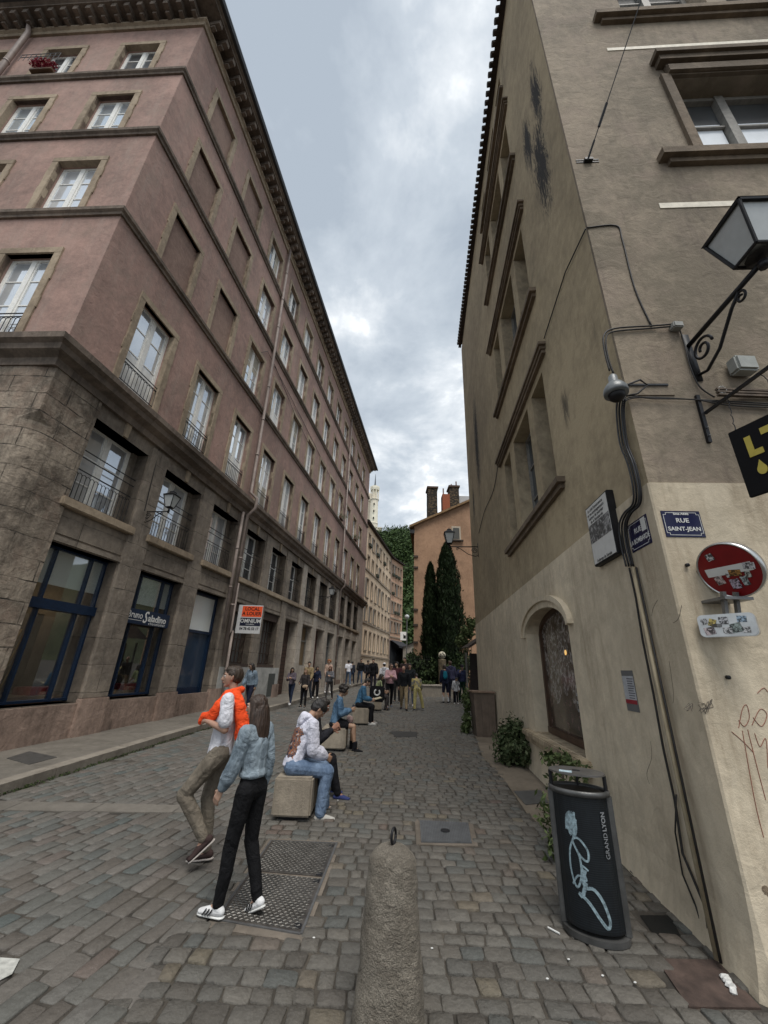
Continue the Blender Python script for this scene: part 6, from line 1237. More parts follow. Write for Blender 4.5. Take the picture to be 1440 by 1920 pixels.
# window notice under the fascia
s_, z_ = -.02, 2.2
t = thing('window_notice', LF.R(.0, -.2, 2.25), 'small white notice with a red corner in the second shop window', 'notice'); mb = MB(LF.M); mb.box(-.02, .34, -.265, -.258, 2.12, 2.36); child(mb, 'paper', MT['wht'], t); mb = MB(LF.M); mb.box(-.02, .08, -.257, -.255, 2.12, 2.4); child(mb, 'red_corner', plain('notice_red', (.4, .03, .02), .6), t)
# ================================================================ people
SKIN = {}
def skin(c):
    if c not in SKIN:
        m, nt, b = newmat('skin'); t = NT(nt); p = t.obj(); t.l(t.mix(t.fr(t.noise(p, 12, 4), .3, .7), sc3(c, .85), sc3(c, 1.1)), b.inputs['Base Color']); b.inputs['Roughness'].default_value = .55; b.inputs['Subsurface Weight'].default_value = .08; b.inputs['Subsurface Radius'].default_value = (.02, .008, .004); SKIN[c] = m
    return SKIN[c]
PALE, OLIVE, DARKS = (.42, .26, .185), (.36, .22, .145), (.14, .075, .045)
FAB = {}
def fab(c, fold=.5, var=.18, c2=None):
    k = (c, fold, var, c2)
    if k not in FAB: FAB[k] = fabric('cloth', c, var, fold, c2)
    return FAB[k]
def hairmat(c):
    k = ('hair', c)
    if k not in FAB:
        m, nt, b = newmat('hair'); t = NT(nt); p = t.obj(); n = t.noise(p, 30, 4, .6, sc=(3, 3, .35)); t.l(t.mix(t.fr(n, .35, .65), sc3(c, .6), sc3(c, 1.5)), b.inputs['Base Color']); b.inputs['Roughness'].default_value = .5; t.l(t.bump(n, .5, .02), b.inputs['Normal']); FAB[k] = m
    return FAB[k]
_sp = [(math.sin(PI*i/6)*math.cos(2*PI*j/10), math.sin(PI*i/6)*math.sin(2*PI*j/10), math.cos(PI*i/6)) for i in range(1, 6) for j in range(10)]+[(0, 0, 1), (0, 0, -1)]
def V3(*a): return Vector(a)
class Blob:
    """union of hulls, grown into one continuous skin by a voxel remesh"""
    def __init__(s): s.bm = bmesh.new()
    def hull(s, balls, R=None):
        vs = []
        for c, r in balls:
            r = r if isinstance(r, (tuple, list)) else (r, r, r); c = Vector(c)
            for p in _sp:
                q = Vector((p[0]*r[0], p[1]*r[1], p[2]*r[2])); q = (R @ q) if R is not None else q; vs.append(s.bm.verts.new(c+q))
        g = bmesh.ops.convex_hull(s.bm, input=vs); bmesh.ops.delete(s.bm, geom=list({v for v in vs if v.is_valid and not v.link_faces}), context='VERTS')
    def chain(s, pts, R=None):
        for a, b in zip(pts, pts[1:]): s.hull([a, b], R)
    def finish(s, name, mat, parent, M, vox, smooth=3, disp=0, dscale=7, label=None, seed=0, strands=False):
        me = bpy.data.meshes.new(name); s.bm.to_mesh(me); s.bm.free(); o = bpy.data.objects.new(name, me); COL.objects.link(o)
        md = o.modifiers.new('r', 'REMESH'); md.mode = 'VOXEL'; md.voxel_size = vox; md.use_smooth_shade = True
        if smooth: sm = o.modifiers.new('s', 'SMOOTH'); sm.iterations = smooth; sm.factor = .5
        dg = bpy.context.evaluated_depsgraph_get(); dg.update(); m2 = bpy.data.meshes.new_from_object(o.evaluated_get(dg)); bpy.data.objects.remove(o); bpy.data.meshes.remove(me); m2.name = name
        if disp:
            m2.calc_loop_triangles(); off = Vector((seed*3.1, seed*1.7, 0)); n = len(m2.vertices); nr = [v.normal.copy() for v in m2.vertices]
            for v, nn in zip(m2.vertices, nr):
                q = v.co*dscale+off
                if strands: q = Vector((q.x*3.2+off.x, q.y*3.2, q.z*.35)); v.co += nn*(noise.noise(q)*disp+noise.noise(q*2.2)*disp*.5); continue
                w = abs(noise.noise(Vector((q.x*.8+q.z*.5, q.y*.8, q.z*1.3+q.x*.7)))) ; w = w + .35*abs(noise.noise(q*2.3)); v.co += nn*(w-.1)*disp
        m2.transform(M); m2.transform(WM[parent.name].inverted()); m2.materials.clear(); m2.materials.append(mat); m2.polygons.foreach_set('use_smooth', [True]*len(m2.polygons))
        ob = bpy.data.objects.new(name, m2); COL.objects.link(ob); ob.parent = parent; WM[ob.name] = WM[parent.name]
        if label: ob['label'] = label
        return ob
def rot(f=0, s=0, y=0):  # pitch about x (forward positive for a hanging limb), side about y, yaw about z
    return Matrix.Rotation(R_(y), 3, 'Z') @ Matrix.Rotation(R_(f), 3, 'X') @ Matrix.Rotation(R_(s), 3, 'Y')
def skeleton(p):
    fem = p.get('fem', 0); J = {}; lean = p.get('lean', 0); tw = p.get('twist', 0); sl = p.get('slean', 0)
    T_ = Matrix.Rotation(R_(tw), 3, 'Z') @ Matrix.Rotation(R_(-lean), 3, 'X') @ Matrix.Rotation(R_(sl), 3, 'Y'); T2 = Matrix.Rotation(R_(tw), 3, 'Z') @ Matrix.Rotation(R_(-lean*1.25), 3, 'X') @ Matrix.Rotation(R_(sl), 3, 'Y')
    J['T'] = T2; J['pelvis'] = V3(0, 0, 0); J['waist'] = T_ @ V3(0, 0, .14); J['chest'] = J['waist'] + T2 @ V3(0, 0, .2); J['neck'] = J['waist'] + T2 @ V3(0, -.01, .355)
    sw = .16 if fem else .18
    for s, n in ((-1, 'L'), (1, 'R')): J['sh'+n] = J['waist'] + T2 @ V3(s*sw, -.005, .315)
    hp, hy = p.get('head', (0, 0)); RH = Matrix.Rotation(R_(hy+tw), 3, 'Z') @ Matrix.Rotation(R_(-hp-lean*.6), 3, 'X'); J['RH'] = RH
    J['neck2'] = J['neck'] + (T2 @ V3(0, .0, .03)); J['head'] = J['neck2'] + (T2 @ V3(0, .01, .03)) + RH @ V3(0, .02, .105)
    for s, n in ((-1, 'L'), (1, 'R')):
        f, sd_, b = p.get('leg'+n, (0, 3, 3))[:3]; hw = .085; J['hip'+n] = V3(s*hw, 0, -.03); yw = p.get('legyaw', 0)
        d1 = rot(f, -s*sd_) @ V3(0, 0, -1); d2 = rot(f-b, -s*sd_*.6) @ V3(0, 0, -1)
        J['kn'+n] = J['hip'+n]+d1*.42; J['an'+n] = J['kn'+n]+d2*.42
        f, sd_, b, inn = (tuple(p.get('arm'+n, (5, 8, 15, 0)))+(0,))[:4]
        d1 = T2.to_3x3() @ Matrix.Rotation(R_(tw*0), 3, 'Z') @ (rot(f+p.get('armabs', 0), -s*sd_) @ V3(0, 0, -1)); J['el'+n] = J['sh'+n]+d1*.27
        ax = Matrix.Rotation(R_(s*inn), 3, 'Z'); d2 = T2 @ (ax @ (rot(f+b, -s*sd_*.3) @ V3(0, 0, -1))); J['wr'+n] = J['el'+n]+d2*.235; J['fd'+n] = d2
    if 'seat' in p: z0 = p['seat']+.1
    else: z0 = -min(J['anL'].z-.08, J['anR'].z-.08)
    for k_ in list(J):
        if isinstance(J[k_], Vector) and not k_.startswith('fd'): J[k_] = J[k_]+V3(0, 0, z0)
    return J
def hand(B_, J, n, curl, fr=.0085):
    s = -1 if n == 'L' else 1; d = J['fd'+n].normalized(); w = J['wr'+n]; inward = V3(-s, 0, 0); inward = (J['T'] @ inward); pn = (inward-d*inward.dot(d)).normalized(); ac = d.cross(pn)*s   # ac: towards the thumb side
    if ac.dot(V3(0, 1, .3)) < 0: ac = -ac
    B_.hull([(w, .024), (w+d*.03+ac*.012, .02), (w+d*.03-ac*.012, .02)]); B_.hull([(w+d*.03+ac*.016, .016), (w+d*.03-ac*.018, .016), (w+d*.085+ac*.028, .012), (w+d*.085-ac*.028, .012)])
    for i, (o, l) in enumerate(((.03, .07), (.011, .08), (-.009, .074), (-.027, .06))):
        b0 = w+d*.085+ac*o; a1 = R_(curl*.7); a2 = R_(curl*1.6); d1 = d*math.cos(a1)+pn*math.sin(a1); d2 = d*math.cos(a2)+pn*math.sin(a2); m = b0+d1*l*.5; e = m+d2*l*.5; B_.hull([(b0, fr*1.08), (m, fr)]); B_.hull([(m, fr), (e, fr*.85)])
    t0 = w+d*.03+ac*.024; t1 = t0+(d*.6+ac*.75+pn*.3).normalized()*.042; t2 = t1+(d*.9+ac*.15+pn*.45).normalized()*.032; B_.hull([(t0, .013), (t1, fr*1.1)]); B_.hull([(t1, fr*1.1), (t2, fr*.9)])
def person(label, loc, k, yaw, p, group=None, vox=.011):
    M = Matrix.Translation(loc) @ Matrix.Rotation(R_(yaw), 4, 'Z') @ Matrix.Scale(k, 4); t = thing('person', Matrix.Translation(loc) @ Matrix.Rotation(R_(yaw), 4, 'Z'), label, 'person', group)
    J = skeleton(p); fem = p.get('fem', 0); w = p.get('build', 1.0); T_ = J['T']; RH = J['RH']; h = J['head']; H = lambda x, y, z: h+RH @ V3(x, y, z); sd_ = int(abs(loc[0]*31+loc[1]*17)) % 97
    sk = skin(p.get('skin', PALE)); near = vox < .009
    b = Blob()
    b.hull([(J['pelvis'], (.14*w, .095*w, .09)), (J['waist'], (.115*w, .085*w, .08))], None); b.hull([(J['waist'], (.115*w, .085*w, .08)), (J['chest'], (.14*w, .1*w, .1))], T_)
    b.hull([(J['chest'], (.13*w, .09*w, .09)), (J['neck']-T_ @ V3(0, 0, .05), (.1, .06, .04)), (J['shL'], .042), (J['shR'], .042)]); b.hull([(J['neck']-T_ @ V3(0, 0, .05), (.07, .055, .04)), (J['neck2'], .052)]); b.hull([(J['neck2'], .05), (H(0, -.02, -.06), .048)])
    b.hull([(H(0, -.016, .022), (.072, .09, .082)), (H(0, .025, -.01), (.062, .062, .07))], RH); b.hull([(H(0, .02, -.01), (.06, .06, .065)), (H(0, .022, -.058), (.05, .05, .03))], RH); b.hull([(H(0, .022, -.058), (.048, .045, .03)), (H(0, .06, -.082), (.024, .02, .018))], RH)
    b.hull([(H(0, .086, .022), (.009, .008, .01)), (H(0, .104, -.022), .0115), (H(.013, .09, -.026), .007), (H(-.013, .09, -.026), .007)]); b.hull([(H(-.032, .075, .034), .012), (H(.032, .075, .034), .012)])
    b.hull([(H(-.014, .078, -.052), .009), (H(.014, .078, -.052), .009), (H(0, .086, -.05), .008)])
    for s in (-1, 1): b.hull([(H(s*.073, -.008, .012), (.008, .016, .022)), (H(s*.072, -.002, -.02), (.007, .01, .012))])
    for n in 'LR':
        b.hull([(J['sh'+n], .046), (J['el'+n], .036)]); b.hull([(J['el'+n], .036), (J['wr'+n], .025)]); hand(b, J, n, p.get('curl', 35), .0088 if near else .0105)
        b.hull([(J['hip'+n], .08), (J['kn'+n], .05)]); b.hull([(J['kn'+n], .052), (J['kn'+n].lerp(J['an'+n], .3)+V3(0, -.012, 0), .05), ]); b.hull([(J['kn'+n].lerp(J['an'+n], .3)+V3(0, -.012, 0), .05), (J['an'+n], .033)])
        b.hull([(J['an'+n], .034), (J['an'+n]+rot(p.get('foot'+n, 0)) @ V3(0, .02, -.05), .026), (J['an'+n]+rot(p.get('foot'+n, 0)) @ V3(0, .12, -.058), .018)])
    body = b.finish('body', sk, t, M, vox*k, 2)
    # face
    for s in (-1, 1):
        mb = MB(M); mb.sph(H(s*.029, .0735, .012), .0108, 10); e = child(mb, 'eye', plain('eye_white', (.5, .47, .44), .3, .02, bump=0) if 'ew' not in FAB else FAB['ew'], t, True); FAB['ew'] = e.data.materials[0]
        mb = MB(M); mb.sph(H(s*.029, .0805, .012), .0065, 8); child(mb, 'iris', MT['blk'], e, True)
    hc = p.get('hairc', (.015, .01, .007)); hm = hairmat(hc)
    if near or p.get('hair') != 'bald':
        mb = MB(M)
        for s in (-1, 1): mb.tube([H(s*.014, .0955, .037), H(s*.032, .0915, .042), H(s*.046, .078, .034)], .0038, 5)
        for s in (1,): child(mb, 'eyebrows', hm, t)
    mb = MB(M); mb.tube([H(-.022, .083, -.053), H(-.008, .0925, -.05), H(.008, .0925, -.05), H(.022, .083, -.053)], .0042, 6); child(mb, 'lips', fab((.25, .09, .07), .1), t, True)
    # hair
    st = p.get('hair', 'short')
    if st != 'bald':
        b = Blob(); b.hull([(H(0, -.022, .042), (.08, .092, .078)), (H(0, -.045, .0), (.07, .068, .07))], RH)
        if st == 'short': b.hull([(H(0, .03, .078), (.06, .05, .035)), (H(0, -.03, .07), (.07, .06, .05))], RH); b.hull([(H(-.07, -.01, .03), (.012, .03, .03)), (H(.07, -.01, .03), (.012, .03, .03))], RH)
        if st == 'bowl': b.hull([(H(0, .0, .05), (.087, .1, .07)), (H(0, .06, .05), (.06, .045, .035))], RH); b.hull([(H(0, -.05, -.01), (.075, .055, .06)), (H(0, -.01, .02), (.086, .05, .04))], RH)
        if st in ('long', 'vlong'):
            L_ = .3 if st == 'long' else .36; dn = V3(0, 0, -1)
            b.hull([(H(0, .03, .07), (.055, .045, .035)), (H(0, -.04, .06), (.072, .06, .05))], RH); nb = h+RH @ V3(0, -.07, -.03)
            b.chain([(nb, (.084, .055, .07)), (nb+dn*.13+T_ @ V3(0, -.02, 0), (.1, .05, .06)), (nb+dn*L_+T_ @ V3(0, -.035, 0), (.09, .03, .03))])
            for s in (-1, 1): b.chain([(H(s*.07, .005, .03), (.016, .04, .04)), (H(s*.082, -.01, -.06), (.02, .035, .05)), (H(s*.085, -.02, -.1)+dn*(L_*.45), (.025, .03, .03))])
        if st == 'bob':
            for s in (-1, 1): b.chain([(H(s*.07, .0, .03), (.018, .045, .04)), (H(s*.08, -.01, -.05), (.02, .045, .04))])
            b.hull([(H(0, -.05, .0), (.082, .05, .07)), (H(0, -.05, -.07), (.078, .04, .03))], RH)
        if st == 'curly':
            rg = random.Random(sd_)
            for i in range(46):
                d = Vector((rg.gauss(0, 1), rg.gauss(0, 1), rg.gauss(0, 1))).normalized()
                if d.y > .45 and d.z < .45: continue
                q = H(d.x*.098, -.022+d.y*.098, .03+d.z*.092); b.hull([(q, rg.uniform(.026, .036))])
        b.finish('hair', hm, t, M, max(.008, vox)*k, 2, disp=.007 if st != 'curly' else .016, dscale=16, seed=sd_, strands=st != 'curly')
    if p.get('cap'): b = Blob(); b.hull([(H(0, -.015, .055), (.088, .1, .07))], RH); b.hull([(H(0, .07, .045), (.06, .03, .008)), (H(0, .14, .03), (.04, .015, .006))], RH); b.finish('cap', fab(p['cap']), t, M, .01*k, 1)
    if p.get('glasses'):
        mb = MB(M)
        for s in (-1, 1): mb.sph(H(s*.031, .093, .012), (.024, .006, .019), 10)
        mb.tube([H(-.05, .088, .016), H(-.074, .0, .016)], .003, 4); mb.tube([H(.05, .088, .016), H(.074, .0, .016)], .003, 4); mb.tube([H(-.01, .097, .015), H(.01, .097, .015)], .003, 4); child(mb, 'sunglasses', MT['blk'], t)
    # trousers / skirt
    lg_ = p.get('legs', ('trousers', (.03, .035, .05))); kind, lc = lg_[0], lg_[1]; wd_ = lg_[2] if len(lg_) > 2 else 1.0
    if kind != 'none':
        b = Blob(); b.hull([(J['pelvis']+V3(0, 0, .06), (.135*w, .1*w, .05)), (J['pelvis']-V3(0, 0, .04), (.15*w, .112*w, .08))])
        for n in 'LR':
            kn, an = J['kn'+n], J['an'+n]; b.hull([(J['hip'+n]+V3(0, -.012, .0), .096*w), (kn, .064*wd_)])
            if kind == 'trousers': b.hull([(kn, .066*wd_), (kn.lerp(an, .45)+V3(0, -.008, 0), .058*wd_)]); b.hull([(kn.lerp(an, .45)+V3(0, -.008, 0), .058*wd_), (an.lerp(kn, .04), .047*wd_*(1.15 if wd_ > 1.2 else 1))])
        if kind == 'skirt': b = Blob(); b.hull([(J['pelvis']+V3(0, 0, .06), (.13, .1, .05)), (J['hipL'].lerp(J['knL'], .55), .095), (J['hipR'].lerp(J['knR'], .55), .095), (J['pelvis']-V3(0, .02, .05), (.155, .12, .06))])
        b.finish('trousers' if kind == 'trousers' else ('skirt' if kind == 'skirt' else 'shorts'), fab(lc, .6, c2=lg_[3] if len(lg_) > 3 else None), t, M, vox*1.1*k, 2, disp=.007, dscale=9, seed=sd_+3)
    # top
    tp = p.get('top', dict(c=(.05, .05, .06))); g = tp.get('g', .012); hem = tp.get('hem', .06); c = tp['c']; x = 1+g*5
    b = Blob(); hemp = J['pelvis']+V3(0, 0, .06-hem); b.hull([(hemp, (.148*w*x, .112*w*x, .035)), (J['waist'], (.128*w*x, .1*w*x, .08))]); b.hull([(J['waist'], (.128*w*x, .1*w*x, .08)), (J['chest'], (.148*w*x, .112*w*x, .1))], T_)
    b.hull([(J['chest'], (.142*w*x, .1*w*x, .09)), (J['neck']-T_ @ V3(0, .0, .055), (.105, .066, .04)), (J['shL'], .053+g*.6), (J['shR'], .053+g*.6)]); b.hull([(J['neck']-T_ @ V3(0, 0, .05), (.085, .065, .04)), (J['neck']+T_ @ V3(0, -.006, .0), (.062, .06, .02))], T_)
    for n in 'LR':
        sh, el, wr = J['sh'+n], J['el'+n], J['wr'+n]
        if tp.get('sleeve', 'long') == 'short': b.hull([(sh, .056+g*.6), (sh.lerp(el, .72), .055+g)])
        elif tp.get('sleeve') != 'none': b.chain([(sh, .054+g*.7), (sh.lerp(el, .6), .05+g*1.2), (el, .047+g*1.3), (el.lerp(wr, .55), .045+g*1.4), (el.lerp(wr, .9), .034+g*.7)])
    if tp.get('hood'): b.chain([(J['neck']+T_ @ V3(-.085, .03, .0), .035), (J['neck']+T_ @ V3(-.08, -.05, .02), .042), (J['neck']+T_ @ V3(0, -.085, .02), .05), (J['neck']+T_ @ V3(.08, -.05, .02), .042), (J['neck']+T_ @ V3(.085, .03, 0), .035)]); b.hull([(J['neck']+T_ @ V3(0, -.09, .0), (.09, .035, .05)), (J['neck']+T_ @ V3(0, -.105, -.07), (.06, .02, .03))], T_)
    if tp.get('collar'): b.chain([(J['neck']+T_ @ V3(.05, .06, -.01), .016), (J['neck']+T_ @ V3(.075, -.0, .015), .018), (J['neck']+T_ @ V3(0, -.07, .025), .018), (J['neck']+T_ @ V3(-.075, .0, .015), .018), (J['neck']+T_ @ V3(-.05, .06, -.01), .016)])
    topo = b.finish(tp.get('name', 'top'), fab(c, .7, tp.get('var', .18), tp.get('c2')), t, M, vox*1.1*k, 2, disp=.006+g*.1, dscale=9, seed=sd_+5)
    if tp.get('hood') and 'print' in tp: pass
    # shoes
    shc = p.get('shoes', (.3, .3, .3)); sol = p.get('sole', (.45, .45, .43))
    for n in 'LR':
        an = J['an'+n]; R3 = rot(p.get('foot'+n, 0), 0, (8 if n == 'L' else -8)); F = lambda x_, y_, z_: an+R3 @ V3(x_, y_, z_)
        b = Blob(); b.hull([(F(0, -.035, -.03), (.034, .035, .03)), (F(0, .0, .0), (.04, .045, .018))], R3); b.hull([(F(0, -.035, -.035), (.036, .038, .03)), (F(0, .06, -.035), (.038, .05, .03)), (F(0, .14, -.05), (.042, .045, .018))], R3)
        if p.get('boots'): b.hull([(F(0, 0, 0), (.045, .05, .02)), (F(0, 0, .12), (.05, .055, .02))], R3)
        s_ = b.finish('shoe', fab(shc, .3, .12), t, M, .009*k, 1)
        b = Blob(); b.hull([(F(0, -.036, -.068), (.038, .042, .012)), (F(0, .135, -.068), (.045, .055, .012))], R3); b.finish('sole', fab(sol, .1), s_, M, .008*k, 0)
        if p.get('stripes'):
            mb = MB(M)
            for i in range(3):
                for s in (-1, 1): mb.tube([F(s*.043, .02+.028*i, -.012), F(s*.047, .035+.028*i, -.035), F(s*.049, .052+.028*i, -.055)], .006, 4)
            child(mb, 'stripes', MT['blk'], s_)
    return t, J, M
def z_at(px, py, y): return at(px, py, y).z
def walker(label, feet, head, yaw, p, dz=.014, group='people walking in the street', vox=.012):
    rq = random.Random(feet[0]*7+feet[1]); yaw += rq.uniform(-28, 28); p = dict(p); p.setdefault('head', (rq.uniform(-4, 14), rq.uniform(-30, 30))); p.setdefault('lean', rq.uniform(-2, 7)); p.setdefault('slean', rq.uniform(-4, 4)); p.setdefault('build', rq.uniform(.95, 1.15))
    g = G(feet[0], feet[1], dz); k = (z_at(head[0], head[1], g.y)-g.z)/1.745; return person(label, g, k, yaw, p, group, vox)
WK = dict(legL=(16, 2, 6), legR=(-14, 2, 14), footR=-12, armL=(-10, 8, 15), armR=(14, 8, 20))
WK2 = dict(legL=(-13, 2, 12), legR=(16, 2, 5), footL=-12, armL=(14, 8, 25), armR=(-8, 8, 15))
ST = dict(legL=(2, 3, 3), legR=(-2, 3, 2))
def mk(base, **kw): d = dict(base); d.update(kw); return d
JEAN = (.05, .075, .12); BLK = (.008, .008, .01); WHT = (.62, .62, .65)
# --- the couple in the foreground
g = V3(-1.43, 4.2, gz(4.2)+.016)
t, J, M = person('striding young man in a white T-shirt with a bright orange garment round his shoulders', g, .915, 98,
    dict(legR=(9, 1, 18), footR=-6, legL=(36, 2, 72), footL=-40, lean=-2, armL=(-8, 5, 112, 26), armR=(-2, 5, 108, 34), head=(2, 4), hair='short', hairc=(.03, .018, .01), skin=(.34, .2, .14), top=dict(c=(.6, .6, .64), sleeve='short', hem=.1, g=.014, name='t_shirt'), legs=('trousers', (.15, .128, .1), 1.0), shoes=(.045, .028, .026), sole=(.4, .36, .33), curl=60), vox=.0075)
N_ = J['neck']; b = Blob(); b.chain([(N_+V3(-.02, .085, -.03), .03), (N_+V3(-.085, .04, .01), .036), (N_+V3(-.08, -.05, .035), .036), (N_+V3(0, -.085, .045), .036), (N_+V3(.085, -.04, .03), .034), (N_+V3(.08, .05, 0), .03), (N_+V3(.03, .1, -.05), .026)])
b.chain([(N_+V3(-.1, .02, -.01), (.04, .06, .035)), (N_+V3(-.13, .08, -.1), (.03, .065, .05)), (N_+V3(-.11, .15, -.2), (.028, .05, .05)), (J['wrL']+V3(.02, .05, .05), .026), (J['wrL']+V3(.03, .07, -.02), .02)])
b.chain([(N_+V3(.06, .09, -.02), .03), (N_+V3(.04, .17, -.17), .026), (J['wrR']+V3(0, .02, .04), .022)])
b.chain([(N_+V3(-.09, -.05, .01), (.05, .05, .035)), (N_+V3(-.12, -.12, -.12), (.05, .06, .05)), (N_+V3(-.1, -.17, -.28), (.08, .075, .05)), (N_+V3(-.08, -.19, -.4), (.09, .09, .03))])
b.finish('orange_garment', fab((.85, .085, .02), .9, .12), t, M, .008, 2, disp=.01, dscale=11)
g = V3(-.925, 3.53, gz(3.5)+.016)
t, J, M = person('young woman seen from behind in a pale denim jacket and black trousers', g, .80, 66,
    dict(fem=1, build=.95, legL=(9, 1, 3), footL=0, legR=(1, 3, 20), footR=-26, lean=3, armL=(15, 5, 16, 0), armR=(-4, 5, 14), head=(4, 14), hair='vlong', hairc=(.035, .02, .013), top=dict(c=(.22, .265, .3), c2=(.125, .16, .19), g=.017, hem=-.03, name='denim_jacket', collar=1), legs=('trousers', (.006, .006, .007), 1.0), shoes=(.6, .6, .6), sole=(.6, .6, .58), stripes=1, curl=25), vox=.0075)
# --- people sitting on the concrete cubes
S1 = (.42-.012)/.92
SIT = dict(seat=.43, legL=(84, 6, 84), legR=(80, 8, 92), lean=24, head=(28, 0), armL=(20, 4, 58, 14), armR=(24, 4, 62, 14), curl=50)
def pz(y): return gz(y)+.014
t, J, M = person('boy in a white hoodie and blue jeans sitting on the nearest concrete cube', V3(-.97, 5.42, pz(5.4)), .96, -74,
    mk(SIT, seat=.425, legL=(82, 6, 76), legR=(84, 8, 92), twist=16, lean=17, head=(30, -8), hair='bowl', hairc=(.012, .01, .009), skin=(.34, .2, .13), top=dict(c=(.58, .58, .66), hood=1, g=.024, hem=.07, name='hoodie'), legs=('trousers', (.13, .18, .26), 1.22, (.08, .12, .19)), shoes=(.4, .39, .36), sole=(.45, .44, .4)), vox=.0075)
mp_ = newmat('back_print'); m, nt_, b_ = mp_; t_ = NT(nt_); p_ = t_.obj(); t_.l(t_.ramp(t_.noise(p_, 16, 4, .6, dist=1.5), [(.36, (.01, .012, .02)), (.46, (.04, .04, .06)), (.52, (.35, .12, .03)), (.58, (.03, .03, .05)), (.68, (.5, .45, .42))]), b_.inputs['Base Color']); b_.inputs['Roughness'].default_value = .8
hd = [o for o in bpy.data.objects if o.parent == t and o.name.startswith('hoodie')][0]; hd.data.materials.append(m)
Mi = M.inverted() @ WM[t.name]; T2i = J['T'].transposed(); wz = J['waist']
for pl in hd.data.polygons:
    q = T2i @ ((Mi @ pl.center)-wz); q0 = q
    if q.y < -.055 and abs(q.x-.03)+.012*math.sin(q.z*60) < .1 and -.1+.01*math.sin(q.x*80) < q.z < .23+.01*math.sin(q.x*60): pl.material_index = 1
person('person in black, mostly hidden behind the boy in the white hoodie, raising a phone', V3(-.95, 6.12, pz(6.1)), .9, -84, mk(SIT, seat=.44, legL=(80, 6, 70), legR=(82, 6, 66), lean=14, head=(16, 10), skin=(.3, .15, .1), hair='short', top=dict(c=(.02, .02, .025)), armL=(30, 4, 100, 10), armR=(34, 4, 112, 14), legs=('trousers', BLK, 1.1), shoes=(.03, .04, .12), sole=(.5, .5, .5)), vox=.008)
t, J, M = person('woman with curly black hair and a denim jacket sitting and looking at her phone', V3(-.83, 8.92, pz(8.9)), .9, -84,
    mk(SIT, seat=.44, fem=1, legL=(82, 4, 84), legR=(84, 4, 78), lean=8, head=(20, 0), hair='curly', skin=OLIVE, top=dict(c=(.1, .17, .25), c2=(.05, .1, .17), g=.024, name='denim_jacket', collar=1), armL=(12, 4, 98, 16), armR=(18, 4, 100, 16), legs=('skirt', BLK), shoes=BLK, sole=BLK, boots=1), vox=.009)
def phone(M, J, n, label, fwd=.06):
    c = M @ (J['wr'+n]+J['fd'+n]*.09+V3(-.02 if n == 'R' else .02, .0, .035)); Mp = Matrix.Translation(c) @ Matrix.Rotation(R_(20), 4, 'Y'); t = thing('phone', Mp, label, 'phone'); mb = MB(Mp); mb.bbox(-.035, .035, -.004, .004, -.065, .065, .003); child(mb, 'case', MT['blk'], t); mb = MB(Mp); mb.box(-.031, .031, -.0052, -.0042, -.06, .06); child(mb, 'screen', plain('phone_screen', (.05, .06, .08), .1, .1, bump=0), t)
phone(M, J, 'L', 'dark phone held up by the curly haired woman')
t_b = thing('tote_bag', M @ V3(0, .25, .5), 'pale pink cloth bag on the lap of the curly haired woman', 'bag'); b = Blob(); q = (J['knL']+J['hipL'])*.5+V3(.06, .1, .12); b.hull([(q, (.07, .06, .08)), (q+V3(0, .05, -.02), (.06, .05, .07))]); WM_ = b.finish('bag_body', fab((.42, .3, .28)), t_b, M, .01, 2, disp=.01)
t, J, M = person('reader in a blue shirt sitting on a cube with an open book', V3(-.52, 12.35, pz(12.3)), .92, -82,
    mk(SIT, seat=.46, lean=14, head=(30, 0), legL=(84, 4, 80), legR=(84, 4, 92), hair='short', skin=PALE, top=dict(c=(.05, .13, .22), g=.022, name='shirt'), armL=(18, 4, 72, 12), armR=(22, 4, 74, 12), legs=('trousers', BLK, 1.15), shoes=(.5, .48, .45)), vox=.01)
c = M @ ((J['wrL']+J['wrR'])*.5+(J['fdL'])*.14+V3(0, 0, .03)); Mb = Matrix.Translation(c) @ Matrix.Rotation(R_(-80), 4, 'Z') @ Matrix.Rotation(R_(15), 4, 'X'); tb = thing('book', Mb, 'open pale paged book held by the reader in the blue shirt', 'book')
mb = MB(Mb); mb.add([(-.14, 0, .02), (0, 0, 0), (.14, 0, .02), (.14, .2, .02), (0, .2, 0), (-.14, .2, .02)]+[(-.14, 0, .04), (0, 0, .025), (.14, 0, .04), (.14, .2, .04), (0, .2, .025), (-.14, .2, .04)], [(0, 1, 4, 5), (1, 2, 3, 4), (6, 7, 10, 11), (7, 8, 9, 10), (0, 6, 11, 5), (2, 8, 9, 3), (0, 1, 7, 6), (1, 2, 8, 7)]); child(mb, 'pages', plain('book_pages', (.45, .4, .28), .7), tb)
t, J, M = person('woman with long dark hair and a pale green top sitting on the farthest cube', V3(-.02, 15.9, pz(15.9)), .93, -80, mk(SIT, seat=.45, fem=1, lean=10, head=(14, -20), hair='vlong', skin=OLIVE, top=dict(c=(.3, .34, .18), sleeve='short'), legs=('trousers', (.04, .035, .035), 1.1), shoes=BLK), vox=.011)
c = at(707, 1298, 14.9); Mt = Matrix.Translation(c); tb = thing('tote_bag', Mt, 'black tote bag with a white ring printed on it, beside the farthest concrete cube', 'bag')
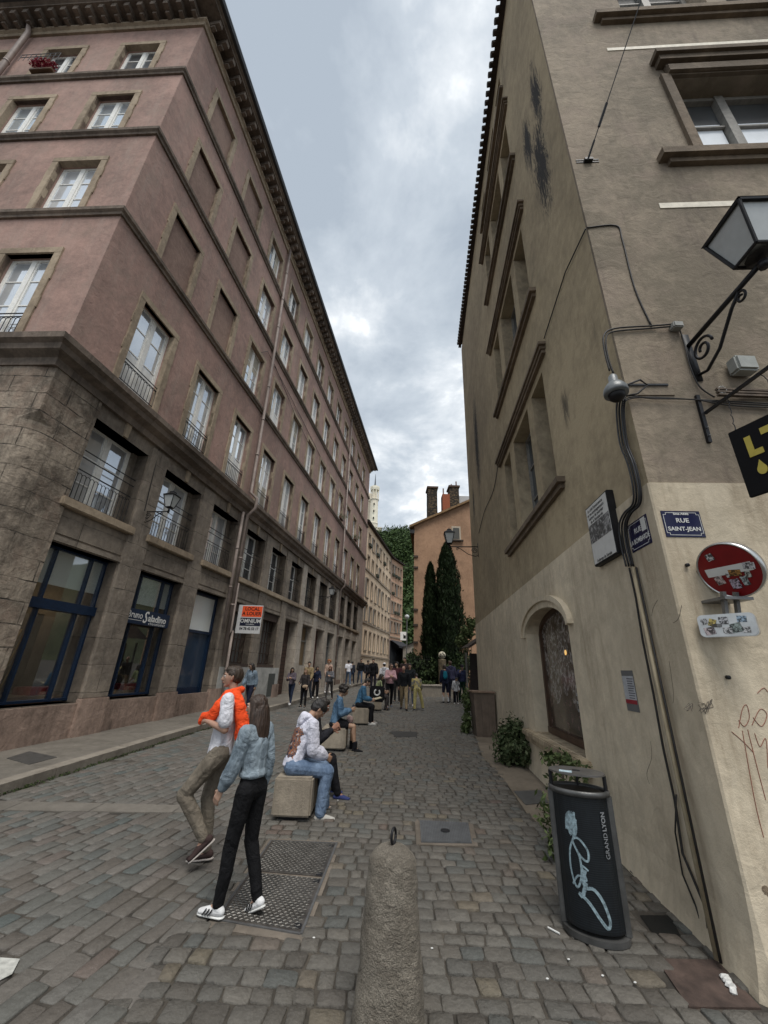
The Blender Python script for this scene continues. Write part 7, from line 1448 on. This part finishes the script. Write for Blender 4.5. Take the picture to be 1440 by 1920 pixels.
mb = MB(Mt); mb.bbox(-.26, .26, -.07, .07, -.3, .2, .05); child(mb, 'bag_body', fab(BLK), tb); mb = MB(Mt); mb.tube([(.09*math.cos(a), -.074, .0+.09*math.sin(a)) for a in [R_(110)+R_(300)*i/20 for i in range(21)]], .026, 6); child(mb, 'ring_print', MT['wht'], tb); mb = MB(Mt); mb.tube([(-.12, 0, .18), (-.08, 0, .4), (.08, 0, .4), (.12, 0, .18)], .015, 6); child(mb, 'handle', fab(BLK), tb)
# --- walkers on the left pavement
P_ = .124
walker('woman with very long dark hair in a light denim jacket walking by the grey plinth', (462, 1336), (465, 1240), 165, mk(WK, fem=1, hair='vlong', glasses=1, skin=OLIVE, top=dict(c=(.16, .21, .26), g=.02, name='denim_jacket'), legs=('trousers', (.012, .014, .03)), shoes=BLK), P_)
walker('woman with a dark red scarf, grey and navy top and white shoes on the pavement', (543, 1321), (543, 1249), 176, mk(WK, fem=1, hair='long', skin=OLIVE, top=dict(c=(.11, .09, .11), g=.02), legs=('trousers', (.015, .022, .045), .95), shoes=(.62, .62, .62), armL=(20, 6, 90, 20), armR=(20, 6, 85, 20)), P_)
t, J, M = walker('woman in black with light brown hair and a beige handbag', (567, 1327), (567, 1253), 178, mk(ST, fem=1, hair='long', hairc=(.16, .1, .05), top=dict(c=(.035, .03, .03), g=.02), legs=('trousers', BLK, .95), shoes=BLK, armR=(10, 12, 60, 20)), P_)
c = M @ V3(-.14, .16, .95); tb = thing('handbag', Matrix.Translation(c), 'beige rounded handbag of the woman in black on the pavement', 'bag'); b = Blob(); b.hull([(V3(-.14, .16, .95), (.12, .05, .07)), (V3(-.06, .16, .93), (.1, .05, .07))]); b.finish('bag_body', fab((.4, .3, .21)), tb, M, .012, 2); mb = MB(M); mb.tube([(-.22, .14, 1.0), (-.17, .1, 1.45), (-.05, -.08, 1.4)], .01, 5); child(mb, 'strap', fab(BLK), tb)
walker('man in a sandy brown sweater behind the woman with the beige handbag', (574, 1314), (572, 1238), 180, mk(WK2, hair='short', top=dict(c=(.24, .18, .1), g=.016), legs=('trousers', (.06, .065, .08)), shoes=(.05, .05, .05)), P_)
walker('woman in a navy jacket and wide black trousers sipping from a pale cup', (590, 1309), (590, 1248), 175, mk(ST, fem=1, hair='long', top=dict(c=(.014, .018, .04), g=.03, hem=.12, name='jacket'), legs=('trousers', BLK, 1.35), shoes=(.6, .6, .58), armR=(25, 10, 125, 10), armL=(10, 8, 60, 20)), P_)
walker('woman with reddish hair, a grey sweater and a dark red hem on the kerb', (616, 1313), (617, 1247), 176, mk(WK2, fem=1, hair='long', hairc=(.08, .03, .018), top=dict(c=(.12, .12, .13), g=.022), legs=('trousers', (.045, .04, .04), .95), shoes=(.05, .04, .04), armL=(20, 8, 90, 30)), .014)
walker('ginger haired person in a peach top walking behind the woman in grey', (613, 1299), (614, 1236), 180, mk(ST, fem=1, hair='curly', hairc=(.28, .1, .03), top=dict(c=(.4, .28, .22)), legs=('trousers', (.4, .38, .36)), shoes=WHT), P_)
walker('man in a white T-shirt and blue jeans walking away by the shop doors', (652, 1286), (650, 1236), 12, mk(WK, hair='short', skin=DARKS, hairc=(.008, .007, .006), top=dict(c=(.62, .62, .66), sleeve='short', g=.02, name='t_shirt'), legs=('trousers', (.07, .1, .15)), shoes=(.4, .4, .4)), P_)
walker('person in dark clothes just right of the man in the white T-shirt', (659, 1283), (659, 1239), 10, mk(WK2, hair='short', top=dict(c=(.03, .035, .05)), legs=('trousers', (.03, .045, .08)), shoes=(.2, .2, .2)), P_)
walker('tall man in a black jacket and blue jeans coming down the pavement', (674, 1284), (674, 1234), 176, mk(WK, hair='short', top=dict(c=BLK, g=.03, name='jacket'), legs=('trousers', (.06, .085, .13)), shoes=(.06, .06, .06)), P_)
walker('person in dark clothes with a cap standing left of the crowd', (689, 1290), (688, 1237), 170, mk(ST, cap=(.02, .02, .02), top=dict(c=(.02, .02, .025), g=.02), legs=('trousers', BLK), shoes=BLK))
walker('person in a black hooded coat in the crowd behind the seated reader', (699, 1296), (698, 1234), 185, mk(ST, hair='short', top=dict(c=BLK, g=.035, hood=1, hem=.16, name='coat'), legs=('trousers', (.02, .02, .03)), shoes=BLK))
walker('person in a white hood and dark bag seen from behind in the crowd', (720, 1309), (721, 1241), 5, mk(WK, cap=(.6, .6, .62), top=dict(c=(.55, .55, .58), hood=1, g=.02), legs=('trousers', (.06, .05, .05)), shoes=(.3, .3, .3)))
walker('woman with sunglasses in a pink shirt and black trousers folding her arms', (730, 1327), (735, 1242), 178, mk(WK2, fem=1, hair='bob', hairc=(.05, .025, .015), glasses=1, top=dict(c=(.5, .3, .32), g=.02, name='shirt'), legs=('trousers', BLK, 1.0), shoes=(.1, .12, .15), armL=(20, 8, 95, 45), armR=(18, 8, 90, 40)))
walker('bald man in a black polo and khaki trousers walking towards the camera', (757, 1331), (757, 1246), 180, mk(WK, hair='bald', skin=(.36, .2, .14), build=1.08, top=dict(c=(.01, .011, .013), g=.016, hem=.09, name='polo'), legs=('trousers', (.26, .2, .12), 1.12), shoes=(.015, .015, .015), sole=BLK, armL=(-4, 8, 10), armR=(6, 8, 12)))
walker('dark haired person behind the bald man', (744, 1318), (746, 1240), 180, mk(ST, hair='short', skin=OLIVE, top=dict(c=(.06, .02, .025)), legs=('trousers', (.03, .03, .03)), shoes=(.05, .05, .05)))
walker('person in a dark jacket and jeans between the bald man and the child in yellow', (769, 1324), (770, 1243), 182, mk(ST, hair='short', top=dict(c=(.014, .018, .02), g=.02), legs=('trousers', (.1, .12, .17)), shoes=(.5, .5, .5)))
walker('tall dark figure half hidden at the back of the crowd', (760, 1312), (759, 1231), 175, mk(ST, hair='short', skin=OLIVE, top=dict(c=(.03, .02, .02)), legs=('trousers', BLK), shoes=BLK))
walker('child in a yellow and grey sweater and yellow trousers bending forward', (782, 1332), (778, 1258), 8, mk(ST, legL=(-4, 4, 3), legR=(10, 18, 4), lean=26, head=(10, 0), hair='short', top=dict(c=(.35, .28, .09), c2=(.09, .1, .12), g=.024, var=.3, name='sweater'), legs=('trousers', (.36, .31, .13), 1.25), shoes=(.03, .035, .07), armL=(20, 6, 30), armR=(25, 6, 30), lh=1))
t, J, M = walker('person in navy with white socks and a teal backpack seen from behind', (836, 1319), (836, 1245), 12, mk(ST, fem=1, hair='bob', hairc=(.03, .02, .014), top=dict(c=(.01, .014, .035), g=.026, hem=.14, name='coat'), legs=('shorts', (.01, .012, .028)), shoes=BLK))
b = Blob()
for n in 'LR': b.hull([(J['an'+n]+V3(0, 0, .02), .042), (J['kn'+n].lerp(J['an'+n], .35), .056)])
b.finish('socks', fab((.5, .5, .5)), t, M, .012, 1)
tb = thing('backpack', M @ V3(-.05, -.2, 1.2), 'teal backpack on the person in navy', 'backpack'); b = Blob(); b.hull([(J['chest']+V3(-.06, -.17, -.1), (.12, .06, .14)), (J['chest']+V3(-.06, -.16, .06), (.1, .05, .08))]); b.finish('bag_body', fab((.01, .14, .2)), tb, M, .014, 2)
walker('tall person in a dusky purple hooded top among the group by the wall', (848, 1318), (848, 1238), 5, mk(ST, hair='short', hairc=(.06, .03, .018), top=dict(c=(.045, .045, .085), hood=1, g=.026, name='hoodie'), legs=('trousers', (.02, .022, .04)), shoes=BLK))
walker('child in a black and white patterned cape in front of the purple top', (855, 1320), (854, 1269), 170, mk(ST, hair='bowl', top=dict(c=(.5, .5, .52), c2=(.03, .03, .03), g=.035, hem=.2, var=.5, hood=1), legs=('trousers', BLK), shoes=(.5, .5, .5)))
walker('person in a dark blue top and dark green trousers at the right of the group', (867, 1317), (866, 1245), 170, mk(ST, hair='short', cap=(.03, .02, .04), skin=OLIVE, top=dict(c=(.03, .035, .08), g=.02), legs=('trousers', (.008, .03, .02), 1.15), shoes=BLK, armR=(35, 12, 110, 20)))
